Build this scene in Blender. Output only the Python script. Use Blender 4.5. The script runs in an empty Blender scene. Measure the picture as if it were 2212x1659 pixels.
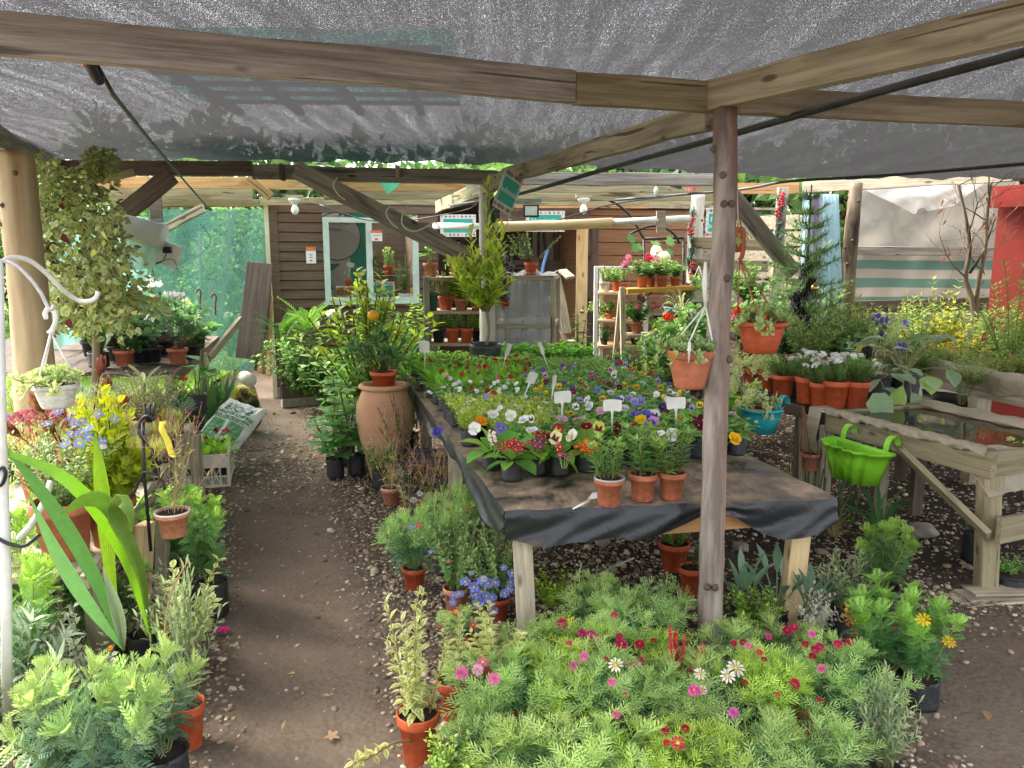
import bpy, math, random
import numpy as np
from mathutils import Vector, Matrix
PI = math.pi; cos, sin, linspace, rngen, stack, concat, asarray, arange, cross, AR = math.cos, math.sin, np.linspace, np.random.default_rng, np.stack, np.concatenate, np.asarray, np.arange, np.cross, np.array
rng = rngen(11)
rd = random.Random(5)
col_ = bpy.context.scene.collection
H0, PITCH, FPX, CU, CV = 1.7, math.radians(9.5), 1661.0, 1106.0, 829.5
CP, SP = cos(PITCH), sin(PITCH)
def ray(u, v):
 x, y = (u - CU) / FPX, (CV - v) / FPX
 return AR([x, CP + SP * y, -SP + CP * y])
def P(u, v, Y):
 r = ray(u, v); t = Y / r[1]
 return AR([r[0] * t, Y, H0 + r[2] * t])
def G(u, v, z=0.0):
 r = ray(u, v); t = (z - H0) / r[2]
 return AR([r[0] * t, r[1] * t, z])
def depth(p): return p[1] * CP - (p[2] - H0) * SP
def at(u, Y, z):
 d = Y * CP - (z - H0) * SP
 return AR([(u - CU) / FPX * d, Y, z])
def mm(px, p): return px * depth(p) / FPX
def proj(p):
 d = depth(p); yy = (p[1] * SP + (p[2] - H0) * CP) / d
 return CU + p[0] / d * FPX, CV - yy * FPX
def lin(h):
 if not isinstance(h, str): return AR(h, float)
 h = h.lstrip('#')
 c = AR([int(h[i:i + 2], 16) / 255 for i in (0, 2, 4)])
 return np.where(c <= .04045, c / 12.92, ((c + .055) / 1.055) ** 2.4)
MATS = {}
def nodes_of(name):
 m = bpy.data.materials.new(name); m.use_nodes = True
 nt = m.node_tree
 for n in list(nt.nodes): nt.nodes.remove(n)
 out = nt.nodes.new('ShaderNodeOutputMaterial')
 def N(t, **kw):
  n = nt.nodes.new(t)
  for k, v in kw.items():
   if k.startswith('_'): setattr(n, k[1:], v)
   else: n.inputs[k].default_value = v
  return n
 L = nt.links.new
 return m, N, L, out
def rgba(c): c = lin(c); return (float(c[0]), float(c[1]), float(c[2]), 1)
def noise_ramp(N, L, vec, scale, detail, c1, c2, lo=.35, hi=.65, rough=.6):
 n = N('ShaderNodeTexNoise', Scale=scale, Detail=detail, Roughness=rough)
 if vec is not None: L(vec, n.inputs['Vector'])
 r = N('ShaderNodeValToRGB')
 r.color_ramp.elements[0].position = lo; r.color_ramp.elements[0].color = rgba(c1)
 r.color_ramp.elements[1].position = hi; r.color_ramp.elements[1].color = rgba(c2)
 L(n.outputs['Fac'], r.inputs['Fac'])
 return r.outputs['Color'], n.outputs['Fac']
def bump(N, L, fac, strength, dist, shader):
 b = N('ShaderNodeBump', Strength=strength, Distance=dist)
 L(fac, b.inputs['Height']); L(b.outputs['Normal'], shader.inputs['Normal'])
def plain(name, c1, c2=None, rough=.6, scale=12, bmp=.15, bscale=None, metal=0, spec=.4, stretch=None, dist=.01, lo=.35, hi=.65):
 if name in MATS: return MATS[name]
 m, N, L, out = nodes_of(name)
 p = N('ShaderNodeBsdfPrincipled', Roughness=rough, Metallic=metal)
 p.inputs['Specular IOR Level'].default_value = spec
 tc = N('ShaderNodeTexCoord'); vec = tc.outputs['Object']
 if stretch:
  mp = N('ShaderNodeMapping', Scale=stretch); L(vec, mp.inputs['Vector']); vec = mp.outputs['Vector']
 c, f = noise_ramp(N, L, vec, scale, 5, c1, c1 if c2 is None else c2, lo, hi)
 L(c, p.inputs['Base Color'])
 if bmp:
  if bscale:
   n2 = N('ShaderNodeTexNoise', Scale=bscale, Detail=4); L(vec, n2.inputs['Vector']); f = n2.outputs['Fac']
  bump(N, L, f, bmp, dist, p)
 L(p.outputs['BSDF'], out.inputs['Surface'])
 MATS[name] = m
 return m
def wood(name, ca, cb, cdark, rough=.8, gs=1.0):
 """grain along local X, knots, stains; differs from board to board"""
 if name in MATS: return MATS[name]
 m, N, L, out = nodes_of(name)
 p = N('ShaderNodeBsdfPrincipled', Roughness=rough); p.inputs['Specular IOR Level'].default_value = .25
 tc = N('ShaderNodeTexCoord'); oi = N('ShaderNodeObjectInfo')
 ad = N('ShaderNodeVectorMath', _operation='ADD'); L(tc.outputs['Object'], ad.inputs[0])
 mu = N('ShaderNodeMath', _operation='MULTIPLY'); mu.inputs[1].default_value = 37.0
 L(oi.outputs['Random'], mu.inputs[0]); L(mu.outputs[0], ad.inputs[1])
 m1 = N('ShaderNodeMapping', Scale=(1.6 * gs, 38 * gs, 38 * gs)); L(ad.outputs[0], m1.inputs['Vector'])
 m2 = N('ShaderNodeMapping', Scale=(1.2 * gs, 5 * gs, 5 * gs)); L(ad.outputs[0], m2.inputs['Vector'])
 c, f = noise_ramp(N, L, m1.outputs[0], 1.0, 8, ca, cb, .4, .62, .72)
 n2 = N('ShaderNodeTexNoise', Scale=1.3, Detail=4, Distortion=1.2); L(m2.outputs[0], n2.inputs['Vector'])
 r2 = N('ShaderNodeValToRGB'); r2.color_ramp.elements[0].position = .52; r2.color_ramp.elements[1].position = .78
 L(n2.outputs['Fac'], r2.inputs['Fac'])
 mx = N('ShaderNodeMixRGB'); mx.inputs['Color2'].default_value = rgba(cdark)
 mf = N('ShaderNodeMath', _operation='MULTIPLY'); mf.inputs[1].default_value = .85
 L(r2.outputs['Color'], mf.inputs[0]); L(mf.outputs[0], mx.inputs['Fac']); L(c, mx.inputs['Color1'])
 m3 = N('ShaderNodeMapping', Scale=(3.2 * gs, 9 * gs, 9 * gs)); L(ad.outputs[0], m3.inputs['Vector'])
 vo = N('ShaderNodeTexVoronoi', Scale=1.0); L(m3.outputs[0], vo.inputs['Vector'])
 r3 = N('ShaderNodeValToRGB'); r3.color_ramp.elements[0].position = .08; r3.color_ramp.elements[0].color = (1, 1, 1, 1)
 r3.color_ramp.elements[1].position = .15; r3.color_ramp.elements[1].color = (0, 0, 0, 1)
 L(vo.outputs['Distance'], r3.inputs['Fac'])
 mx2 = N('ShaderNodeMixRGB'); mx2.inputs['Color2'].default_value = rgba(lin(cdark) * .45)
 mf2 = N('ShaderNodeMath', _operation='MULTIPLY'); mf2.inputs[1].default_value = .8
 L(r3.outputs['Color'], mf2.inputs[0]); L(mf2.outputs[0], mx2.inputs['Fac']); L(mx.outputs['Color'], mx2.inputs['Color1'])
 m4 = N('ShaderNodeMapping', Scale=(1.1 * gs, 26 * gs, 26 * gs)); L(ad.outputs[0], m4.inputs['Vector']); n4 = N('ShaderNodeTexNoise', Scale=1.0, Detail=3, Distortion=.6); L(m4.outputs[0], n4.inputs['Vector'])
 r4 = N('ShaderNodeValToRGB'); r4.color_ramp.elements[0].position = .63; r4.color_ramp.elements[1].position = .67; L(n4.outputs['Fac'], r4.inputs['Fac'])
 mx4 = N('ShaderNodeMixRGB'); mx4.inputs['Color2'].default_value = rgba(lin(cdark) * .3); mf4 = N('ShaderNodeMath', _operation='MULTIPLY'); mf4.inputs[1].default_value = .75
 L(r4.outputs['Color'], mf4.inputs[0]); L(mf4.outputs[0], mx4.inputs['Fac']); L(mx2.outputs['Color'], mx4.inputs['Color1']); mx2 = mx4
 hv = N('ShaderNodeHueSaturation'); mr = N('ShaderNodeMapRange'); mr.inputs['To Min'].default_value = .75; mr.inputs['To Max'].default_value = 1.2
 L(oi.outputs['Random'], mr.inputs['Value']); L(mr.outputs[0], hv.inputs['Value']); L(mx2.outputs['Color'], hv.inputs['Color'])
 L(hv.outputs['Color'], p.inputs['Base Color'])
 bump(N, L, f, .6, .008, p)
 L(p.outputs['BSDF'], out.inputs['Surface'])
 MATS[name] = m
 return m
def leafmat(name, rough=.5, trans=.3, spec=.35, hue=.016, sat=1.0, hc=.49):
 m, N, L, out = nodes_of(name)
 a = N('ShaderNodeAttribute', _attribute_name='Col')
 oi = N('ShaderNodeObjectInfo')
 hv = N('ShaderNodeHueSaturation', Saturation=sat); mr = N('ShaderNodeMapRange'); mr.inputs['To Min'].default_value = .82; mr.inputs['To Max'].default_value = 1.15
 L(oi.outputs['Random'], mr.inputs['Value']); L(mr.outputs[0], hv.inputs['Value']); L(a.outputs['Color'], hv.inputs['Color'])
 wn = N('ShaderNodeTexWhiteNoise', _noise_dimensions='1D'); L(oi.outputs['Random'], wn.inputs['W']); mh = N('ShaderNodeMapRange'); mh.inputs['To Min'].default_value = hc - hue; mh.inputs['To Max'].default_value = hc + hue; L(wn.outputs['Value'], mh.inputs['Value']); L(mh.outputs[0], hv.inputs['Hue'])
 tc = N('ShaderNodeTexCoord'); nz = N('ShaderNodeTexNoise', Scale=45.0, Detail=3); L(tc.outputs['Object'], nz.inputs['Vector'])
 mr2 = N('ShaderNodeMapRange'); mr2.inputs['To Min'].default_value = .8; mr2.inputs['To Max'].default_value = 1.2
 L(nz.outputs['Fac'], mr2.inputs['Value'])
 mu = N('ShaderNodeMixRGB', _blend_type='MULTIPLY'); mu.inputs['Fac'].default_value = 1.0
 L(hv.outputs['Color'], mu.inputs['Color1']); L(mr2.outputs[0], mu.inputs['Color2'])
 p = N('ShaderNodeBsdfPrincipled', Roughness=rough); p.inputs['Specular IOR Level'].default_value = spec
 t = N('ShaderNodeBsdfTranslucent'); mx = N('ShaderNodeMixShader', Fac=trans)
 L(mu.outputs['Color'], p.inputs['Base Color'])
 hv2 = N('ShaderNodeHueSaturation', Saturation=1.1, Value=1.12); L(mu.outputs['Color'], hv2.inputs['Color']); L(hv2.outputs['Color'], t.inputs['Color'])
 L(p.outputs['BSDF'], mx.inputs[1]); L(t.outputs['BSDF'], mx.inputs[2]); L(mx.outputs['Shader'], out.inputs['Surface'])
 return m
LEAF = leafmat('leaf', .5, .42)
GLOSSLEAF = leafmat('glossy_leaf', .45, .36, .4)
PETAL = leafmat('petal', .6, .35, .2, .004, 1.0, .5)
class MB:
 def __init__(s): s.v, s.f, s.c, s.n, s.sm = [], [], [], 0, []
 def add(s, v, faces, c=(.5, .5, .5), smooth=True):
  v = asarray(v, float).reshape(-1, 3)
  c = asarray(c, float)
  if c.ndim == 1: c = np.broadcast_to(c, (len(v), 3))
  s.v.append(v); s.c.append(c)
  for f in (faces if isinstance(faces, list) else [faces]):
   f = np.atleast_2d(asarray(f, np.int64))
   if f.size: s.f.append(f + s.n); s.sm.append(smooth)
  s.n += len(v)
 def box(s, c, d, M=None, col=(.5, .5, .5)):
  d = asarray(d) / 2
  v = AR([[x, y, z] for x in (-1, 1) for y in (-1, 1) for z in (-1, 1)]) * d
  if M is not None: v = v @ asarray(M)[:3, :3].T
  s.add(v + asarray(c), [[0, 1, 3, 2], [4, 6, 7, 5], [0, 4, 5, 1], [2, 3, 7, 6], [0, 2, 6, 4], [1, 5, 7, 3]], lin(col), False)
 def bar(s, a, b, w, h, col=(.5, .5, .5), up=(0, 0, 1)):
  a, b = asarray(a, float), asarray(b, float); M, L = frame(a, b, up)
  s.box((a + b) / 2, (L, w, h), M, col)
 def tube(s, pts, r, n=8, col=(.5, .5, .5), cap=True, smooth=True):
  pts = asarray(pts, float); m = len(pts)
  r = np.broadcast_to(asarray(r, float), (m,))
  tg = np.gradient(pts, axis=0); tg /= np.linalg.norm(tg, axis=1)[:, None] + 1e-12
  ref = AR([0, 0, 1.]) if abs(tg[0][2]) < .9 else AR([1., 0, 0])
  x = cross(ref, tg[0]); x /= np.linalg.norm(x)
  V = []
  a = arange(n) * 2 * PI / n
  for i in range(m):
   x = x - tg[i] * x.dot(tg[i]); x /= np.linalg.norm(x) + 1e-12
   y = cross(tg[i], x)
   V.append(pts[i] + r[i] * (np.cos(a)[:, None] * x + np.sin(a)[:, None] * y))
  V = concat(V)
  i = arange(m - 1)[:, None] * n; j = arange(n)[None, :]; k = (j + 1) % n
  F = [stack([i + j, i + k, i + n + k, i + n + j], -1).reshape(-1, 4)]
  if cap: F += [[list(range(n))[::-1]], [list(range((m - 1) * n, m * n))]]
  c = lin(col) if not (isinstance(col, np.ndarray) and col.ndim == 2) else np.repeat(col, n, 0)
  s.add(V, F, c, smooth)
 def lathe(s, prof, n=24, c=(0, 0, 0), col=(.5, .5, .5), wob=None, cap=False):
  prof = asarray(prof, float); m = len(prof); a = arange(n) * 2 * PI / n
  V = np.zeros((m, n, 3))
  for i, (r, z) in enumerate(prof):
   rr = r * (wob(a, i) if wob else 1)
   V[i, :, 0] = rr * np.cos(a); V[i, :, 1] = rr * np.sin(a); V[i, :, 2] = z
  i = arange(m - 1)[:, None] * n; j = arange(n)[None, :]; k = (j + 1) % n
  F = [stack([i + j, i + k, i + n + k, i + n + j], -1).reshape(-1, 4)]
  if cap: F += [[list(range(n))[::-1]], [list(range((m - 1) * n, m * n))]]
  s.add(V.reshape(-1, 3) + asarray(c), F, lin(col))
 def grid(s, pts, col=(.5, .5, .5), smooth=True):
  pts = asarray(pts, float); m, n = pts.shape[:2]
  i = arange(m - 1)[:, None] * n; j = arange(n - 1)[None, :]
  s.add(pts.reshape(-1, 3), stack([i + j, i + j + 1, i + n + j + 1, i + n + j], -1).reshape(-1, 4), lin(col), smooth)
 def leaves(s, tpl, pos, dr, up, sc, c1, c2=None):
  """many copies of one leaf template"""
  tv, tf, tw = tpl
  pos = asarray(pos, float); m = len(pos)
  if not m: return
  X = asarray(dr, float); X = X / (np.linalg.norm(X, axis=1)[:, None] + 1e-9)
  Z = asarray(up, float); Z = np.broadcast_to(Z, X.shape); Z = Z - X * (Z * X).sum(1)[:, None]
  nz = np.linalg.norm(Z, axis=1); bad = nz < 1e-4
  Z = np.where(bad[:, None], cross(X, [1., .3, 0]), Z); Z /= np.linalg.norm(Z, axis=1)[:, None] + 1e-9
  Y = cross(Z, X); sc = np.broadcast_to(asarray(sc, float), (m,))
  B = stack([X, Y, Z], 1)
  V = np.einsum('kj,mjd->mkd', tv, B) * sc[:, None, None] + pos[:, None]
  c1 = np.broadcast_to(c1, (m, 3)); k = len(tv)
  c = np.repeat(c1[:, None], k, 1)
  if c2 is not None: c = c * (1 - tw[None, :, None]) + np.broadcast_to(c2, (m, 3))[:, None] * tw[None, :, None]
  off = (arange(m) * k)[:, None, None]
  s.add(V.reshape(-1, 3), [(asarray(f)[None] + off).reshape(-1, asarray(f).shape[1]) for f in tf], c.reshape(-1, 3))
 def mesh(s, name, mat, origin=(0, 0, 0)):
  me = bpy.data.meshes.new(name)
  v = concat(s.v) - asarray(origin, float)
  me.vertices.add(len(v)); me.vertices.foreach_set('co', v.ravel())
  lt = concat([np.full(len(f), f.shape[1]) for f in s.f]); idx = concat([f.ravel() for f in s.f])
  sm = concat([np.full(len(f), q) for f, q in zip(s.f, s.sm)])
  me.loops.add(len(idx)); me.loops.foreach_set('vertex_index', idx.astype(np.int32))
  me.polygons.add(len(lt)); me.polygons.foreach_set('loop_start', concat([[0], np.cumsum(lt)[:-1]]).astype(np.int32))
  me.polygons.foreach_set('use_smooth', sm)
  a = me.attributes.new('Col', 'FLOAT_COLOR', 'POINT')
  cc = np.ones((len(v), 4)); cc[:, :3] = concat(s.c); a.data.foreach_set('color', cc.ravel())
  me.update(calc_edges=True)
  if mat: me.materials.append(mat)
  return me
 def ext(s):
  v = concat(s.v); return v.min(0), v.max(0)
 def build(s, name, mat, parent=None, label=None, cat=None, group=None, kind=None, origin=None):
  lo, hi = s.ext()
  if parent is not None: o0 = AR(parent.location) if parent.parent is None else AR(parent.location) + AR(parent.parent.location)
  else: o0 = AR([(lo[0] + hi[0]) / 2, (lo[1] + hi[1]) / 2, lo[2]]) if origin is None else asarray(origin, float)
  o = bpy.data.objects.new(name, s.mesh(name, mat, o0)); col_.objects.link(o)
  if parent is not None: o.parent = parent
  else: o.location = o0
  return tag(o, label, cat, group, kind)
def frame(a, b, up=(0, 0, 1)):
 x = b - a; L = np.linalg.norm(x); x = x / L
 z = asarray(up, float); z = z - x * z.dot(x)
 if np.linalg.norm(z) < 1e-3: z = AR([0, 1., 0]) - x * x[1]
 z /= np.linalg.norm(z); y = cross(z, x)
 return stack([x, y, z], 1), L
def tag(o, label=None, cat=None, group=None, kind=None):
 if label: o['label'] = label
 if cat: o['category'] = cat
 if group: o['group'] = group
 if kind or (label and cat): o['kind'] = kind or 'thing'
 return o
def thing(name, label, cat, loc, group=None):
 o = bpy.data.objects.new(name, None); col_.objects.link(o); o.location = tuple(map(float, loc)); o.empty_display_size = .05
 return tag(o, label, cat, group)
def mobj(name, me, parent, loc=(0, 0, 0), sc=1.0, rot=(0, 0, 0)):
 o = bpy.data.objects.new(name, me); col_.objects.link(o); o.parent = parent
 o.location = tuple(map(float, loc)); o.scale = (sc,) * 3 if np.isscalar(sc) else tuple(map(float, sc)); o.rotation_euler = rot
 return o
def beam(name, a, b, w, h, mat, label=None, cat=None, parent=None, group=None, bev=.004, up=(0, 0, 1), warp=0.0):
 """one squared timber, its grain along its own X"""
 a, b = asarray(a, float), asarray(b, float); M, L = frame(a, b, up)
 mb = MB(); n = max(2, int(L / .35)); t = linspace(-.5, .5, n + 1) * L
 dy, dz = rng.normal(0, 1, n + 1) * .0035 * warp, rng.normal(0, 1, n + 1) * .0035 * warp
 c = AR([[-1, -1], [1, -1], [1, 1], [-1, 1]]) * [w / 2, h / 2]
 V = np.zeros((n + 1, 4, 3)); V[:, :, 0] = t[:, None]; V[:, :, 1] = c[:, 0] + dy[:, None]; V[:, :, 2] = c[:, 1] + dz[:, None]
 i = arange(n)[:, None] * 4; j = arange(4)[None, :]; k = (j + 1) % 4
 mb.add(V.reshape(-1, 3), [stack([i + j, i + 4 + j, i + 4 + k, i + k], -1).reshape(-1, 4), [[0, 1, 2, 3]], [[n * 4 + 3, n * 4 + 2, n * 4 + 1, n * 4]]], smooth=False)
 o = bpy.data.objects.new(name, mb.mesh(name, mat)); col_.objects.link(o)
 ctr = (a + b) / 2
 if parent is not None: ctr = ctr - AR(parent.location); o.parent = parent
 Mx = Matrix.Identity(4)
 for r in range(3):
  for cc in range(3): Mx[r][cc] = M[r][cc]
  Mx[r][3] = ctr[r]
 o.matrix_basis = Mx
 if bev:
  bm = o.modifiers.new('b', 'BEVEL'); bm.width = bev; bm.segments = 2; bm.limit_method = 'ANGLE'
 return tag(o, label, cat, group)
def curved(pts, n=24):
 """smooth Catmull-Rom line through the points"""
 p = asarray(pts, float); p = np.vstack([2 * p[0] - p[1], p, 2 * p[-1] - p[-2]])
 out = []; m = len(p) - 3
 for q in linspace(0, m - 1e-6, n):
  i = int(q); t = q - i; a, b, c, d = p[i:i + 4]
  out.append(.5 * ((2 * b) + (-a + c) * t + (2 * a - 5 * b + 4 * c - d) * t * t + (-a + 3 * b - 3 * c + d) * t ** 3))
 return AR(out)
def text_mesh(s, size, mat, ext=.0008, off=0.0):
 cu = bpy.data.curves.new('lettering', 'FONT'); cu.body = s; cu.size = size; cu.extrude = ext; cu.offset = off
 cu.align_x = 'CENTER'; cu.align_y = 'CENTER'
 o = bpy.data.objects.new('lettering_source', cu); col_.objects.link(o)
 dg = bpy.context.evaluated_depsgraph_get(); me = bpy.data.meshes.new_from_object(o.evaluated_get(dg))
 bpy.data.objects.remove(o); me.materials.append(mat)
 return me
def orient(o, M, loc):
 Mx = Matrix.Identity(4)
 for r in range(3):
  for c in range(3): Mx[r][c] = M[r][c]
  Mx[r][3] = loc[r]
 o.matrix_basis = Mx
def T_leaf(W=.35, seg=4, bend=.25, fold=.25, peak=.45, rib=.0):
 t = linspace(0, 1, seg + 1); p = math.log(.5) / math.log(peak)
 w = np.maximum(np.sin(PI * np.clip(t, 0, 1) ** p), .03) * W / 2
 z = -bend * t * t
 V = np.zeros((seg + 1, 3, 3)); V[:, :, 0] = (t - .12 * abs(bend) * t * t)[:, None]
 V[:, 0, 1] = w; V[:, 2, 1] = -w; V[:, 1, 2] = z; V[:, 0, 2] = V[:, 2, 2] = z + fold * w
 F = []
 for i in range(seg):
  for j in (0, 1): F.append([i * 3 + j, i * 3 + j + 1, i * 3 + j + 4, i * 3 + j + 3])
 return V.reshape(-1, 3), [AR(F)], np.tile([1, 0, 1], seg + 1).astype(float)
T_DIA = (AR([[0, 0, 0], [.45, .2, .07], [1, 0, -.1], [.45, -.2, .07]]), [AR([[0, 2, 1], [0, 3, 2]])], AR([0, 1, .3, 1]))
T_WIDE = (AR([[0, 0, 0], [.45, .34, .08], [1, 0, -.12], [.45, -.34, .08]]), [AR([[0, 2, 1], [0, 3, 2]])], AR([0, 1, .3, 1]))
T_NEEDLE = (AR([[0, .035, 0], [0, -.035, 0], [.6, -.045, .02], [1, 0, -.03], [.6, .045, .02]]), [AR([[0, 1, 2, 4]]), AR([[4, 2, 3]])], np.zeros(5))
def join_t(parts):
 V, F, Wt, n = [], {}, [], 0
 for (v, f, w) in parts:
  V.append(v); Wt.append(w)
  for q in f:
   q = asarray(q); F.setdefault(q.shape[1], []).append(q + n)
  n += len(v)
 return concat(V), [concat(x) for x in F.values()], concat(Wt)
def place_t(t, pos, ang, sc, tilt=0.0, wset=None):
 v, f, w = t; c, s = cos(ang), sin(ang)
 v = v * sc; ct, st = cos(tilt), sin(tilt)
 v = stack([v[:, 0] * ct - v[:, 2] * st, v[:, 1], v[:, 0] * st + v[:, 2] * ct], 1)
 v = stack([v[:, 0] * c - v[:, 1] * s, v[:, 0] * s + v[:, 1] * c, v[:, 2]], 1)
 return v + asarray(pos), f, (w if wset is None else np.full(len(w), wset))
def T_pinnate(pairs=5, ll=.42, lw=.16, ang=.75, bend=.25, t0=.25, rw=.025):
 def ax(t): return AR([t, 0, -bend * t * t])
 n = 3; t = linspace(0, 1, n + 1)
 rv = AR([[*(ax(q) + [0, s * rw * (1 - q * .6), 0])] for q in t for s in (1, -1)])
 rf = AR([[2 * i, 2 * i + 1, 2 * i + 3, 2 * i + 2] for i in range(n)])
 parts = [(rv, [rf], np.zeros(len(rv)))]
 lf = (AR([[0, 0, 0], [.5, lw / 2 / ll * 1.1, .03], [1, 0, -.1], [.5, -lw / 2 / ll * 1.1, .03]]), [AR([[0, 3, 2, 1]])], AR([0, .6, 1, .6]))
 for i in range(pairs):
  q = t0 + (1 - t0) * i / (pairs - .3)
  k = sin(PI * (.25 + .65 * i / pairs)) ** .7
  for s in (1, -1): parts.append(place_t(lf, ax(q), s * ang, ll * k, .12))
 parts.append(place_t(lf, ax(.95), 0, ll * .5))
 return join_t(parts)
def T_lobed(lobes=5, depth=.45, sharp=1.6, cup=.12, span=300, n=6, fine=0):
 """palmate leaf, stalk at the origin"""
 m = lobes * n; th = np.radians(linspace(-span / 2, span / 2, m + 1))
 ph = (linspace(0, lobes, m + 1) % 1 - .5) * 2
 r = (1 - depth * np.abs(ph) ** sharp) * (1 - .35 * np.abs(th) / PI)
 if fine: r = r * (1 + .06 * np.cos(arange(m + 1) * PI))
 v = stack([.42 + .58 * r * np.cos(th), .58 * r * np.sin(th), cup * (r * np.abs(np.sin(th))) - .15 * r * np.cos(th)], 1)
 v = np.vstack([[.42, 0, 0], v, [[0, 0, .1]]]); k = len(v) - 1
 w = concat([[0], np.clip(r, 0, 1) * 0 + 1, [0]])
 f = [[0, i + 1, i + 2] for i in range(m)] + [[0, m + 1, 1]]
 return v, [AR(f)], w
def T_round(n=12, cup=.2, scal=.08):
 th = linspace(0, 2 * PI, n, endpoint=False) ; r = 1 + scal * np.cos(arange(n) * PI)
 v = stack([.5 + .5 * r * np.cos(th), .5 * r * np.sin(th), cup * .5 * np.abs(np.sin(th * 2))], 1)
 v = np.vstack([[.4, 0, 0], v]); f = [[0, i + 1, (i + 1) % n + 1] for i in range(n)]
 return v, [AR(f)], concat([[0], np.ones(n)])
T_FAT = T_leaf(.62, 3, -.35, .45, .68); T_LAUREL = T_leaf(.3, 4, .15, .35, .5); T_LANCE, T_OVAL, T_BROAD = T_leaf(.24, 4, .3, .3, .42), T_leaf(.55, 4, .3, .3, .5), T_leaf(.72, 4, .35, .25, .42)
T_SUCC = (lambda t: (t[0], t[1], t[2]))(T_leaf(.5, 3, -.3, .5, .68))
T_PIN, T_PINFINE, T_FERN = T_pinnate(5, .42, .13, .8), T_pinnate(3, .52, .075, .6, .2, .35, .032), T_pinnate(16, .15, .045, 1.2, .55, .06, .01)
T_MAPLE, T_IVY, T_GERAN = T_lobed(5, .5, 1.4), T_lobed(5, .38, 1.2, .1, 320, 4), T_round(14, .25, .05)
T_MONST = T_lobed(9, .4, .5, .1, 330, 4)
NRM = lambda a: a / (np.linalg.norm(a, axis=-1, keepdims=True) + 1e-9)
def mixc(r, cols, m, jit=.13):
 cols = AR([lin(c) for c in cols]); q = cols[r.integers(0, len(cols), m)]
 return q * (1 + r.normal(0, jit, (m, 1))).clip(.5, 1.6)
def stems(mb, r, n, h, spread, tpl, L, npl, cols, tipc=None, ang=55, t0=.2, sr=.0025, stemc='#6d7a45', base_r=.03, rise=.35,
          edge=None, lv=.3, whorl=0, tipn=0, curve=.6, flop=0.0, opp=False, arc=0.0, hv=.25):
 """stems fanning out of the base, leaves in a spiral along them; returns the tips"""
 pos, dr, up, sc, cc, tips = [], [], [], [], [], []
 tb = []
 for i in range(n):
  a = r.uniform(0, 2 * PI); q = math.sqrt((i + .5) / n) if n > 3 else r.uniform(.1, .9)
  hh = h * (1 - rise * q * q) * r.uniform(1 - hv, 1.0)
  b = AR([base_r * q * cos(a), base_r * q * sin(a), 0])
  e = AR([spread * q * cos(a), spread * q * sin(a), hh])
  m1 = b + (e - b) * .5; m1[:2] = b[:2] + (e[:2] - b[:2]) * (.5 - curve * .25); m1 += r.normal(0, .02 * h, 3)
  if flop: e[2] -= flop * q * h
  t = linspace(0, 1, 7)[:, None]
  pts = (1 - t) ** 2 * b + 2 * t * (1 - t) * m1 + t * t * e
  mb.tube(pts, sr * linspace(1.2, .5, 7), 4, lin(stemc) * r.uniform(.8, 1.2), cap=False)
  k = max(1, int(npl * r.uniform(.8, 1.2)))
  tt = np.sort(t0 + (1 - t0) * (arange(k) + r.uniform(0, .6, k)) / k).clip(0, 1)
  if opp: tt = np.repeat(tt[::2], 2)
  p = stack([np.interp(tt, t[:, 0], pts[:, d]) for d in range(3)], 1)
  tg = NRM(np.gradient(pts, axis=0)); tgi = NRM(stack([np.interp(tt, t[:, 0], tg[:, d]) for d in range(3)], 1))
  az = (arange(len(tt)) // 2 * PI / 2 + arange(len(tt)) % 2 * PI if opp else arange(len(tt)) * 2.4) + r.uniform(0, 6) + r.normal(0, .25, len(tt))
  ref = AR([1., 0, 0]); s1 = NRM(cross(tgi, ref)); s2 = cross(tgi, s1)
  side = np.cos(az)[:, None] * s1 + np.sin(az)[:, None] * s2
  an = np.radians(ang * (1.15 - .55 * tt) + r.normal(0, 8, len(tt)))[:, None]
  d = tgi * np.cos(an) + side * np.sin(an)
  pos.append(p); dr.append(d); up.append(tgi - d * (tgi * d).sum(1)[:, None] + [0, 0, .25])
  sc.append(L * (1 - .35 * tt) * r.uniform(1 - lv, 1 + lv * .4, len(tt)))
  c = mixc(r, cols, len(tt))
  if tipc is not None: c = c + (lin(tipc) - c) * (((tt - .6) / .4).clip(0, 1) ** 1.3)[:, None]
  cc.append(c)
  if tipn:
   az = arange(tipn) * 2.4; an = np.radians(r.uniform(12, 60, tipn))[:, None]
   sd = np.cos(az)[:, None] * s1[-1] + np.sin(az)[:, None] * s2[-1]
   pos.append(np.repeat(pts[-1:], tipn, 0)); d = tg[-1] * np.cos(an) + sd * np.sin(an); dr.append(d)
   up.append(np.repeat(tg[-1:], tipn, 0)); sc.append(L * r.uniform(.5, .8, tipn))
   cc.append(mixc(r, [tipc if tipc is not None else cols[0]], tipn))
  tips.append((pts[-1], tg[-1]))
 mb.leaves(tpl, concat(pos), concat(dr), concat(up), concat(sc), concat(cc), None if edge is None else lin(edge))
 return tips
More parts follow.
